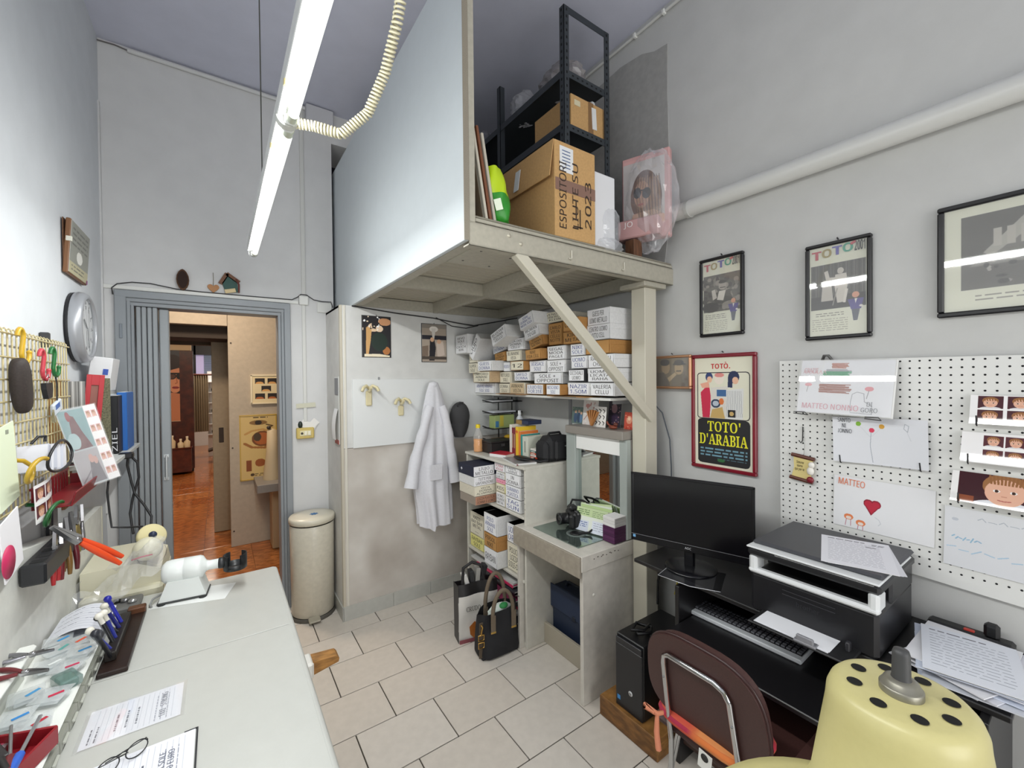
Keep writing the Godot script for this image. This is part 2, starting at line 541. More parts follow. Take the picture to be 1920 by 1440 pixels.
	var sw := thing("wall_switch", "yellowed double switch box with folded papers tucked behind it", "switch", Vector3(0.535, 1.31, ZB))
	part(sw, "plate", w(sw).span(Vector3(0.475, 1.262, ZB), Vector3(0.597, 1.345, ZB + 0.04), 0.006), m("cdb567", 0.45))
	part(sw, "frame", w(sw).span(Vector3(0.497, 1.283, ZB + 0.038), Vector3(0.575, 1.325, ZB + 0.043), 0.002), m("e1d6a9", 0.4))
	for k in 2: part(sw, "rocker", w(sw).span(Vector3(0.526 + k * 0.024, 1.288, ZB + 0.042), Vector3(0.546 + k * 0.024, 1.32, ZB + 0.048), 0.002), m("efe9d2", 0.35))
	part(sw, "socket", w(sw).tube([Vector3(0.511, 1.304, ZB + 0.04), Vector3(0.511, 1.304, ZB + 0.046)], 0.009, 12), m("3a3329", 0.5))
	part(sw, "button", w(sw).ball(Vector3(0.503, 1.368, ZB + 0.02), Vector3(0.016, 0.028, 0.014)), m("1f2a22", 0.4))
	var np := thing("note_papers", "small white papers tucked behind the yellowed switch box", "paper", Vector3(0.57, 1.36, ZB))
	for k in 3: part(np, "slip", w(np).box(Vector3(0.535 + k * 0.024, 1.357, ZB + 0.006 + k * 0.003), Vector3(0.11, 0.055, 0.0012), 0.0, Basis(Vector3.BACK, [0.02, -0.5, 0.8][k])), m("eceae6", 0.8))
	# wall ornaments over the door
	var o1 := thing("bark_plaque", "oval dark wooden bark plaque standing over the door frame", "ornament", Vector3(-0.187, 2.312, ZB + 0.015))
	var op := PackedVector2Array()
	for k in 16:
		var g := TAU * k / 16
		op.append(Vector2(cos(g) * 0.034 * (1.0 - 0.25 * pow(absf(sin(g)), 3)), sin(g) * 0.07 + 0.07))
	part(o1, "bark", B.new().prism(op, 0.018), grainy("6b4a33", 0.9, 14, 0.05, 0.6, 1.0, 5))
	var ip := PackedVector2Array()
	for p in op: ip.append((p - Vector2(0, 0.07)) * 0.82 + Vector2(0, 0.07))
	part(o1, "carved_face", B.new().prism(ip, 0.004, Vector3(0, 0, 0.018)), grainy("3d2a22", 0.9, 30, 0.08, 0.6, 1.0, 6))
	var o2 := thing("wooden_heart", "small tan wooden heart hanging from a string over the door", "ornament", Vector3(-0.022, 2.38, ZB + 0.006))
	var hp := PackedVector2Array()
	for k in 28:
		var g := TAU * k / 28
		hp.append(Vector2(16 * pow(sin(g), 3), 13 * cos(g) - 5 * cos(2 * g) - 2 * cos(3 * g) - cos(4 * g)) * 0.0021 - Vector2(0, 0.032))
	part(o2, "heart", B.new().prism(hp, 0.008), m("b4835a", 0.75))
	part(o2, "string", B.new().tube([Vector3(0, -0.02, 0.004), Vector3(0.001, 0.03, 0.003), Vector3(0, 0.075, 0.002)], 0.0018, 5), m("8d8574", 0.9))
	var o3 := thing("bird_house_plaque", "little painted house-shaped plaque hung askew over the door", "ornament", Vector3(0.075, 2.385, ZB + 0.004))
	var tilt := Basis(Vector3.BACK, 0.25)
	part(o3, "house", B.new().prism(PackedVector2Array([Vector2(-0.04, -0.055), Vector2(0.035, -0.06), Vector2(0.042, 0.01), Vector2(0, 0.062), Vector2(-0.045, 0.015)]), 0.016, Vector3.ZERO, tilt), grainy("4f7069", 0.8, 20, 0.06, 0.6, 1.1, 8))
	part(o3, "roof", B.new().bar(tilt * Vector3(-0.056, 0.012, 0.01), tilt * Vector3(0.002, 0.075, 0.01), 0.012, 0.026).bar(tilt * Vector3(0.056, 0.005, 0.01), tilt * Vector3(-0.002, 0.075, 0.01), 0.012, 0.026), m("7c5a48", 0.85))
	part(o3, "sign", B.new().box(tilt * Vector3(-0.012, -0.045, 0.018), Vector3(0.065, 0.028, 0.006), 0.002, tilt), m("d9c49a", 0.8))
	part(o3, "twig", B.new().tube([tilt * Vector3(0.035, -0.065, 0.014), tilt * Vector3(0.05, -0.01, 0.018), tilt * Vector3(0.044, 0.03, 0.016)], 0.006, 6), m("6e3f38", 0.9))
	_tube_lamp()

func _tube_lamp() -> void:
	var t := thing("fluorescent_batten", "long suspended white batten with two glowing fluorescent tubes", "ceiling lamp", Vector3(0.18, 2.44, -1.36))
	var glow := StandardMaterial3D.new()
	glow.albedo_color = Color("ffffff")
	glow.emission_enabled = true
	glow.emission = Color("fbfdf2")
	glow.emission_energy_multiplier = 2.4
	var white := m("d9dad8", 0.35)
	part(t, "channel", w(t).span(Vector3(0.150, 2.453, -2.83), Vector3(0.182, 2.49, 0.16), 0.004), white)
	part(t, "reflector", w(t).span(Vector3(0.144, 2.449, -2.83), Vector3(0.150, 2.497, 0.16), 0.002), white)
	for k in 2:
		var z1: float = [0.13, -1.385][k]
		var z0: float = [-1.33, -2.845][k]
		part(t, "tube", w(t).tube([Vector3(0.18, 2.44, z0 + 0.03), Vector3(0.18, 2.44, z1 - 0.03)], 0.0135, 16), glow, "glowing fluorescent tube")
		for z in [z0, z1 - 0.03]: part(t, "tube_cap", w(t).tube([Vector3(0.18, 2.44, z), Vector3(0.18, 2.44, z + 0.03)], 0.0138, 16), m("cfd6c4", 0.3, 0.3))
		for z in [z0 - 0.012, z1]: part(t, "lamp_holder", w(t).box(Vector3(0.176, 2.452, z + 0.006), Vector3(0.03, 0.05, 0.016), 0.006), m("e4e6e4", 0.35))
	part(t, "end_cap", w(t).lathe([Vector2(0, 0.02), Vector2(0.014, 0.018), Vector2(0.022, 0.006), Vector2(0.024, 0)], Vector3(0.174, 2.447, -2.86), Basis(Vector3.RIGHT, -PI / 2), 16), white)
	part(t, "starter", w(t).tube([Vector3(0.152, 2.452, -1.52), Vector3(0.152, 2.436, -1.52)], 0.01, 10), m("d9c98f", 0.4))
	part(t, "starter", w(t).tube([Vector3(0.152, 2.452, -1.18), Vector3(0.152, 2.436, -1.18)], 0.01, 10), m("d9c98f", 0.4))
	part(t, "joint_ring", w(t).tube([Vector3(0.172, 2.455, -1.37), Vector3(0.172, 2.455, -1.345)], 0.03, 18), m("cfd0ca", 0.4))
	for z in [-2.03, 0.0]: part(t, "suspension_wire", w(t).tube([Vector3(0.160, 2.488, z), Vector3(0.160, YC, z)], 0.0025, 5), m("55554f", 0.5, 0.4))
	# coiled feed cable drooping from the joint up to the ceiling
	var c := Curve3D.new()
	var way := [Vector3(0.195, 2.45, -1.36), Vector3(0.243, 2.452, -1.35), Vector3(0.311, 2.436, -1.32), Vector3(0.375, 2.495, -1.27), Vector3(0.405, 2.585, -1.2), Vector3(0.414, 2.68, -1.12), Vector3(0.425, 2.95, -1.0), Vector3(0.45, 3.35, -0.9), Vector3(0.48, YC - 0.02, -0.82)]
	for k in way.size():
		var g: Vector3 = (way[mini(k + 1, way.size() - 1)] - way[maxi(k - 1, 0)]) / 6.0
		c.add_point(way[k], -g, g)
	var len := c.get_baked_length()
	var pts := []
	var n := 2600
	for i in n:
		var s := len * i / (n - 1)
		var p := c.sample_baked(s)
		var q := c.sample_baked(minf(s + 0.01, len))
		var d := (q - p).normalized() if s < len - 0.011 else Vector3.UP
		var x := d.cross(Vector3(0.3, 0, 1)).normalized()
		var turn := TAU * s / (0.0088 + 0.004 * s / len)
		pts.append(p + (x * cos(turn) + d.cross(x) * sin(turn)) * 0.0125)
	part(t, "coiled_cable", w(t).tube(pts, 0.0038, 4), m("cfc9ae", 0.5))
	part(t, "ceiling_rose", w(t).lathe([Vector2(0, -0.03), Vector2(0.03, -0.028), Vector2(0.035, 0)], Vector3(0.48, YC, -0.82), Basis.IDENTITY, 16), white)

func wood(hex: String, rough := 0.4, seed_ := 50, stretch := Vector3(1.2, 1.2, 9)) -> StandardMaterial3D:
	var key := "wood %s %s %s %s" % [hex, rough, seed_, stretch]
	if M.has(key): return M[key]
	var s := StandardMaterial3D.new()
	s.albedo_color = Color(hex)
	s.roughness = rough
	s.albedo_texture = noise_tex(0.02, Color(0.62, 0.6, 0.58), Color(1, 1, 1), seed_, 5)
	s.uv1_triplanar = true
	s.uv1_world_triplanar = true
	s.uv1_scale = stretch
	M[key] = s
	return s

func _shop_beyond() -> void:
	var beige := grainy("bfb4a2", 0.8, 1.4, 0.05, 0.94, 1.0, 60)
	var fl := setting("floor_shop", "glossy orange-brown floor of the shop beyond the doorway")
	part(fl, "bed", w(fl).span(Vector3(-3.0, -0.2, -14.2), Vector3(3.2, -0.005, ZB - 0.1)), m("5a3217", 0.6))
	var tones := []
	for k in 4: tones.append(wood(["cc7c40", "c27236", "d38548", "b86830"][k], 0.16, 70 + k, Vector3(1.2 + 0.5 * k, 1, 4.0)))
	var mesh := B.new().box(Vector3(0, -0.006, 0), Vector3(0.398, 0.012, 0.398), 0.001).done()
	for i in range(-5, 5):
		for j in 26:
			var z := ZB - 0.11 - 0.2 - j * 0.4
			var n := MeshInstance3D.new()
			n.name = "tile"
			n.mesh = mesh
			n.position = Vector3(i * 0.4 + 0.05, 0, z)
			n.material_override = tones[rng.randi() % 4]
			fl.add_child(n, true)
	var ce := setting("ceiling_shop", "ceiling of the shop beyond the doorway")
	part(ce, "slab", w(ce).span(Vector3(-3.0, 3.0, -14.2), Vector3(3.2, 3.2, ZB - 0.15)), m("d8cdb8", 0.9))
	var sl := setting("wall_shop_left", "side wall of the shop beyond the doorway")
	part(sl, "panel", w(sl).span(Vector3(-3.0, 0, -14.2), Vector3(-2.8, 3.0, ZB - 0.15)), beige)
	var sr := setting("wall_shop_right", "other side wall of the shop beyond the doorway")
	part(sr, "panel", w(sr).span(Vector3(1.4, 0, -14.2), Vector3(1.6, 3.0, ZB - 0.15)), beige)
	var sb := setting("wall_shop_far", "white far wall of the shop")
	part(sb, "panel", w(sb).span(Vector3(-3, 0, -14.2), Vector3(1.6, 3.0, -14.0)), m("dedad2", 0.9))
	# beige cross wall with an opening and a sliding door
	var cw := setting("wall_shop_cross", "beige panel wall with an opening beyond the doorway")
	part(cw, "panel", w(cw).span(Vector3(0.08, 0, -5.28), Vector3(1.4, 3.0, -5.18), 0.003), beige)
	part(cw, "header", w(cw).span(Vector3(-2.8, 2.272, -5.28), Vector3(0.077, 3.0, -5.18), 0.003), beige)
	part(cw, "panel", w(cw).span(Vector3(-2.8, 0, -5.28), Vector3(-0.75, 2.272, -5.18), 0.003), beige)
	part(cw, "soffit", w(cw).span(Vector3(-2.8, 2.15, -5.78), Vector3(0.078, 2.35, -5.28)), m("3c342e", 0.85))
	for y in [0.16, 1.02, 2.1]: part(cw, "screw", w(cw).tube([Vector3(0.105, y, -5.18), Vector3(0.105, y, -5.176)], 0.008, 8), m("3a2e22", 0.5))
	var sd := setting("door_3", "grey-beige sliding door with a dark recessed pull")
	part(sd, "leaf", w(sd).span(Vector3(-0.067, 0.005, -5.83), Vector3(0.30, 2.16, -5.785), 0.004), grainy("a3937a", 0.6, 1.4, 0.05, 0.94, 1.0, 61))
	part(sd, "pull", w(sd).box(Vector3(0.013, 1.1, -5.784), Vector3(0.045, 0.17, 0.006), 0.018), m("33271d", 0.6))
	var sd2 := setting("wall_shop_inner", "dark soffit wall over the inner passage")
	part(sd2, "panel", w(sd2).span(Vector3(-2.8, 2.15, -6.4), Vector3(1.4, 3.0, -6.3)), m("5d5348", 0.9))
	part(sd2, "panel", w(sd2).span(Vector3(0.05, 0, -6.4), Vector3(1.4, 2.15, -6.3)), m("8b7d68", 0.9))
	# charts on the cross wall
	rng.seed = 12
	var im := canvas(96, 208, "d9be7d")
	dot(im, 48, 22, 24, 8, "8d6a3a"); dot(im, 48, 22, 9, 8, "2f2418")
	dot(im, 60, 76, 30, 26, "7c4a22"); dot(im, 58, 76, 22, 20, "b3642d"); dot(im, 45, 70, 10, 14, "4c3a26")
	stroke(im, [[12, 60], [30, 50], [60, 46], [86, 58]], 5, "c79a58")
	stroke(im, [[10, 90], [30, 104], [64, 108], [88, 96]], 6, "a36b34")
	im.fill_rect(Rect2i(14, 146, 14, 36), Color("8a4b22")); dot(im, 52, 156, 14, 13, "9c5726"); dot(im, 82, 158, 10, 9, "8a4b22")
	lines(im, 34, 4, 40, 1, 4, 3, "3d2f1e"); lines(im, 36, 192, 40, 2, 5, 2, "4c3a26"); dot(im, 30, 194, 5, 5, "4c3a26")
	stroke(im, [[70, 30], [88, 36], [76, 42]], 3, "5d4528")
	var ch := thing("eye_chart", "tall yellow anatomical chart of the eye on the beige wall", "chart", Vector3(0.335, 1.01, -5.18))
	print_sheet(ch, "print", Vector3(0, 0, 0.012), Basis.IDENTITY, 0.32, 0.66, pic_mat(im), 0.006)
	part(ch, "frame", B.new().box(Vector3(0, 0.336, 0.008), Vector3(0.34, 0.012, 0.016)).box(Vector3(0, -0.336, 0.008), Vector3(0.34, 0.012, 0.016)).box(Vector3(-0.164, 0, 0.008), Vector3(0.012, 0.67, 0.016)).box(Vector3(0.164, 0, 0.008), Vector3(0.012, 0.67, 0.016)), m("c9a94e", 0.4))
	im = canvas(96, 128, "e6d6ac")
	for p in [[10, 12], [54, 12], [32, 48], [10, 84], [54, 84]]:
		im.fill_rect(Rect2i(p[0], p[1], 34, 26), Color("2a221c"))
		dot(im, p[0] + 16, p[1] + 24, 14, 9, "d9a562" if p[1] < 80 else "b96a35")
		im.fill_rect(Rect2i(p[0], p[1] + 26, 34, 10), Color("e6d6ac"))
	var c2 := thing("slide_chart", "cream framed chart with five small dark pictures on the beige wall", "chart", Vector3(0.41, 1.62, -5.18))
	print_sheet(c2, "print", Vector3(0, 0, 0.014), Basis.IDENTITY, 0.25, 0.285, pic_mat(im), 0.006)
	part(c2, "frame", B.new().box(Vector3(0, 0.148, 0.01), Vector3(0.275, 0.014, 0.02)).box(Vector3(0, -0.148, 0.01), Vector3(0.275, 0.014, 0.02)).box(Vector3(-0.132, 0, 0.01), Vector3(0.014, 0.3, 0.02)).box(Vector3(0.132, 0, 0.01), Vector3(0.014, 0.3, 0.02)), m("efe3c2", 0.4))
	# grey shelf with a cream instrument standing in the passage
	var sh := thing("wall_console", "grey console shelf on a cream leg at the passage wall", "console", Vector3(0.5, 0, -4.9))
	part(sh, "top", w(sh).span(Vector3(0.285, 0.62, -5.17), Vector3(0.9, 0.70, -4.70), 0.004), m("8f8a84", 0.5))
	part(sh, "leg", w(sh).span(Vector3(0.42, 0, -5.1), Vector3(0.6, 0.62, -4.86), 0.01), m("c6ad86", 0.6))
	var cn := thing("cream_instrument", "pale tapering instrument column on the grey console shelf", "instrument", Vector3(0.44, 0.70, -4.95))
	part(cn, "column", B.new().lathe([Vector2(0, 0), Vector2(0.085, 0), Vector2(0.085, 0), Vector2(0.088, 0.02), Vector2(0.055, 0.28), Vector2(0.045, 0.5), Vector2(0, 0.52)]), m("d6c3a0", 0.5))
	part(cn, "knob", B.new().ball(Vector3(-0.03, 0.53, 0.02), Vector3(0.02, 0.02, 0.02)), m("3a3029", 0.4))
	# far end: brown display panel with poster, counter with bottles, window and curtain
	var dp := thing("display_board", "reddish brown display panel at the far end of the shop", "panel", Vector3(-0.8, 0, -10.15))
	part(dp, "board", w(dp).span(Vector3(-1.7, 0.05, -10.2), Vector3(-0.405, 2.305, -10.12), 0.004), wood("5f2a18", 0.35, 81))
	part(dp, "plinth", w(dp).span(Vector3(-1.7, 0, -10.19), Vector3(-0.42, 0.05, -10.11)), m("1c1512", 0.6))
	part(dp, "light_box", w(dp).span(Vector3(-1.7, 2.31, -10.25), Vector3(-0.43, 2.49, -10.14), 0.003), m("e4d3b0", 0.6))
	var ct := thing("shop_counter", "reddish brown counter below the poster of a woman in glasses", "counter", Vector3(-0.9, 0, -9.95))
	part(ct, "body", w(ct).span(Vector3(-1.7, 0.04, -10.11), Vector3(-0.44, 0.475, -9.82), 0.004), wood("6b2f1b", 0.3, 82))
	part(ct, "top", w(ct).span(Vector3(-1.7, 0.475, -10.11), Vector3(-0.43, 0.495, -9.80), 0.004), wood("6b2f1b", 0.25, 83))
	im = canvas(128, 320, "1d1a1c")
	im.fill_rect(Rect2i(0, 0, 128, 44), Color("39414c"))
	dot(im, 100, 110, 58, 92, "241516"); fillp(im, [[50, 120], [76, 130], [70, 240], [40, 230]], "1a1113")
	fillp(im, [[60, 230], [92, 190], [128, 196], [128, 320], [40, 320]], "c98560"); dot(im, 108, 130, 34, 62, "dd9c78")
	fillp(im, [[70, 92], [84, 60], [128, 50], [128, 78], [92, 88]], "241516")
	dot(im, 94, 116, 20, 15, "100d0e"); dot(im, 94, 116, 16, 11, "5c3a2e"); im.fill_rect(Rect2i(74, 101, 54, 7), Color("100d0e")); dot(im, 128, 116, 14, 15, "100d0e")
	stroke(im, [[114, 122], [118, 146], [110, 150]], 4, "b5714f"); dot(im, 110, 168, 15, 6, "9c3c3c"); stroke(im, [[96, 168], [126, 168]], 2, "6a2424")
	dot(im, 72, 160, 5, 9, "e6dccb"); dot(im, 70, 266, 20, 22, "eadfc8"); dot(im, 70, 266, 15, 16, "3a2018")
	var po := thing("glasses_poster", "large poster of a dark-haired woman wearing black glasses", "poster", Vector3(-0.83, 1.64, -10.118))
	print_sheet(po, "print", Vector3(0, 0, 0.004), Basis.IDENTITY, 0.44, 1.33, pic_mat(im, 0.4))
	part(po, "edge", B.new().box(Vector3(0, -0.668, 0), Vector3(0.45, 0.008, 0.008)), m("d9cbb0", 0.5))
	var nb := 0
	for x in [-0.72, -0.6, -0.505]:
		var bt := thing("lotion_bottle", ["tall cream pump bottle on the shop counter, leftmost", "small cream bottle in the middle of the shop counter", "rounded cream pump bottle at the right end of shop counter"][nb], "bottle", Vector3(x, 0.495, -9.9), "bottles on the shop counter")
		var hh: float = [0.2, 0.13, 0.17][nb]
		part(bt, "body", B.new().lathe([Vector2(0, 0), Vector2(0.045, 0), Vector2(0.045, 0), Vector2(0.048, hh * 0.6), Vector2(0.018, hh * 0.8), Vector2(0.018, hh), Vector2(0, hh)], Vector3.ZERO, Basis.IDENTITY, 12), m("e3d2ae", 0.4))
		part(bt, "cap", B.new().lathe([Vector2(0.02, hh), Vector2(0.02, hh + 0.03), Vector2(0, hh + 0.03)], Vector3.ZERO, Basis.IDENTITY, 10), m("efe6d0", 0.4))
		nb += 1
	var gb := thing("green_box", "dark green cardboard box on the shop counter", "box", Vector3(-0.9, 0.495, -9.95))
	part(gb, "carton", B.new().box(Vector3(0, 0.13, 0), Vector3(0.2, 0.26, 0.12), 0.003), m("17402f", 0.5))
	part(gb, "band", B.new().box(Vector3(0, 0.15, 0.061), Vector3(0.18, 0.02, 0.002)), m("bfae6a", 0.5))
	var wf := setting("window_1", "far window with half-closed blinds and black frame")
	part(wf, "window_frame", w(wf).span(Vector3(-0.5, 2.38, -13.0), Vector3(0.4, 2.62, -12.9)).span(Vector3(-0.62, 0.9, -13.0), Vector3(-0.46, 2.62, -12.9)).span(Vector3(-0.5, 1.80, -12.98), Vector3(0.4, 1.88, -12.9)), m("17151b", 0.5))
	part(wf, "bright_pane", w(wf).span(Vector3(-0.46, 1.88, -12.99), Vector3(0.3, 2.40, -12.98)), _lit("c9bfe6", 0.55), "daylit pane")
	for k in 18: part(wf, "blind_slat", w(wf).box(Vector3(0.0, 1.89 + k * 0.028, -12.94), Vector3(0.6, 0.022, 0.003), 0.0, Basis(Vector3.RIGHT, 0.5)), m("7f97a6", 0.5))
	var cu := thing("beige_curtain", "long pleated beige curtain hanging at the far end of the shop", "curtain", Vector3(-0.33, 0.6, -11.6))
	part(cu, "cloth", B.new().sheet(40, 1, func(u: float, v: float) -> Vector3: return Vector3((u - 0.5) * 0.26, 1.25 * (1 - v), 0.03 * sin(u * 40.0))), m("9b8c74", 0.9))
	part(cu, "rail", B.new().tube([Vector3(-0.2, 1.27, 0), Vector3(1.735, 1.27, 0)], 0.02, 8), m("5c2a1a", 0.4))
	var rk := thing("display_rack", "white display rack with dark frames at the far end of the shop", "rack", Vector3(-0.02, 0.4, -11.9))
	part(rk, "back", B.new().span(Vector3(-0.2, -0.4, -0.05), Vector3(0.45, 1.55, 0)), m("d9dde0", 0.6))
	for k in 6: part(rk, "shelf", B.new().span(Vector3(-0.2, 0.1 + k * 0.24, 0), Vector3(0.45, 0.115 + k * 0.24, 0.14)), m("eef0f2", 0.5))
	for k in 5: part(rk, "frame_row", B.new().box(Vector3(-0.06 + (k % 2) * 0.05, 0.17 + k * 0.24, 0.06), Vector3(0.14, 0.06, 0.04), 0.01), m("1d1d22", 0.4))
	var lg := thing("low_step", "small dark wooden step on the far shop floor", "step", Vector3(-0.1, 0, -11.0))
	part(lg, "tread", B.new().box(Vector3(0, 0.28, 0), Vector3(0.22, 0.04, 0.3), 0.004, Basis(Vector3.BACK, 0.3)), m("3a2a1e", 0.5))
	part(lg, "riser", B.new().box(Vector3(0.04, 0.14, 0), Vector3(0.05, 0.28, 0.28), 0.004), m("4a3626", 0.5))

func _lit(hex: String, e: float) -> StandardMaterial3D:
	var s := StandardMaterial3D.new()
	s.albedo_color = Color(hex)
	s.emission_enabled = true
	s.emission = Color(hex)
	s.emission_energy_multiplier = e
	return s

func _doorway() -> void:
	var grey := m("8d9297", 0.45)
	var d := setting("door_1", "grey steel door frame with a folded grey accordion door")
	# stepped jambs and head
	for s in [[-0.524, -0.470, 0.03], [-0.470, -0.452, 0.018], [-0.452, -0.436, 0.006]]:
		part(d, "jamb", w(d).span(Vector3(s[0], 0, ZB - 0.15), Vector3(s[1], 2.283 - (s[0] + 0.524), ZB + s[2]), 0.003), grey)
	for s in [[0.446, 0.405, 0.03], [0.405, 0.386, 0.018], [0.386, 0.366, 0.006]]:
		part(d, "jamb", w(d).span(Vector3(s[1], 0, ZB - 0.15), Vector3(s[0], 2.283 - (0.446 - s[0]), ZB + s[2]), 0.003), grey)
	for s in [[2.283, 2.238, 0.03], [2.238, 2.214, 0.018], [2.214, 2.19, 0.006]]:
		part(d, "head", w(d).span(Vector3(-0.524, s[1], ZB - 0.15), Vector3(0.446, s[0], ZB + s[2] + 0.0005), 0.003), grey)
	# folded leaves stacked at the left jamb
	for k in 4:
		var x := -0.428 + k * 0.027
		part(d, "fold", w(d).span(Vector3(x, 0.02, ZB - 0.10), Vector3(x + 0.0235, 2.188, ZB - 0.004 + 0.006 * (k % 2)), 0.004), m("94999d", 0.4))
	var last := part(d, "fold", w(d).span(Vector3(-0.318, 0.02, ZB - 0.10), Vector3(-0.268, 2.186, ZB - 0.03), 0.006), m("989da1", 0.4))
	part(last, "pull_handle", w(d).span(Vector3(-0.298, 1.06, ZB - 0.032), Vector3(-0.286, 1.22, ZB - 0.012), 0.003).span(Vector3(-0.306, 1.055, ZB - 0.032), Vector3(-0.280, 1.075, ZB - 0.024)).span(Vector3(-0.306, 1.205, ZB - 0.032), Vector3(-0.280, 1.225, ZB - 0.024)), m("c3c6c8", 0.3, 0.5))
	part(d, "strike", w(d).span(Vector3(-0.502, 1.98, ZB + 0.028), Vector3(-0.488, 2.07, ZB + 0.036), 0.002), m("7c838b", 0.4))
	part(d, "threshold", w(d).span(Vector3(-0.45, -0.01, ZB - 0.15), Vector3(0.37, 0.003, ZB)), m("8a8178", 0.5))
	# pedal bin beside the doorway
	var b := thing("pedal_bin", "tall cream pedal bin with a round lid beside the doorway", "bin", Vector3(0.545, 0, -3.36))
	var cream := grainy("d6d0c0", 0.28, 3.0, 0.03, 0.92, 1.0, 90)
	part(b, "body", B.new().lathe([Vector2(0.13, 0.02), Vector2(0.142, 0.03), Vector2(0.148, 0.665), Vector2(0.146, 0.67)], Vector3.ZERO, Basis.IDENTITY, 40), cream)
	part(b, "base_ring", B.new().lathe([Vector2(0, 0), Vector2(0.15, 0), Vector2(0.152, 0.012), Vector2(0.144, 0.026)], Vector3.ZERO, Basis.IDENTITY, 40), m("55524c", 0.5))
	var lid := part(b, "lid", B.new().lathe([Vector2(0.146, 0.678), Vector2(0.154, 0.682), Vector2(0.154, 0.712), Vector2(0.148, 0.722), Vector2(0.09, 0.728), Vector2(0, 0.73)], Vector3.ZERO, Basis.IDENTITY, 40), m("d6d0be", 0.28))
	var star := PackedVector2Array()
	for k in 14: star.append(Vector2.from_angle(TAU * k / 14) * (0.03 if k % 2 else 0.018))
	part(lid, "sticker", B.new().prism(star, 0.001, Vector3(0.01, 0.7300, 0.02), FACE_UP), m("2f6ea8", 0.5), "blue star-shaped sticker")
	part(b, "pedal", B.new().box(Vector3(-0.02, 0.028, 0.165), Vector3(0.075, 0.014, 0.06), 0.005, Basis(Vector3.RIGHT, 0.2)), m("a39d8d", 0.4))
	part(b, "hinge", B.new().box(Vector3(0.0, 0.66, -0.15), Vector3(0.06, 0.06, 0.02), 0.004), m("b5ae9d", 0.4))

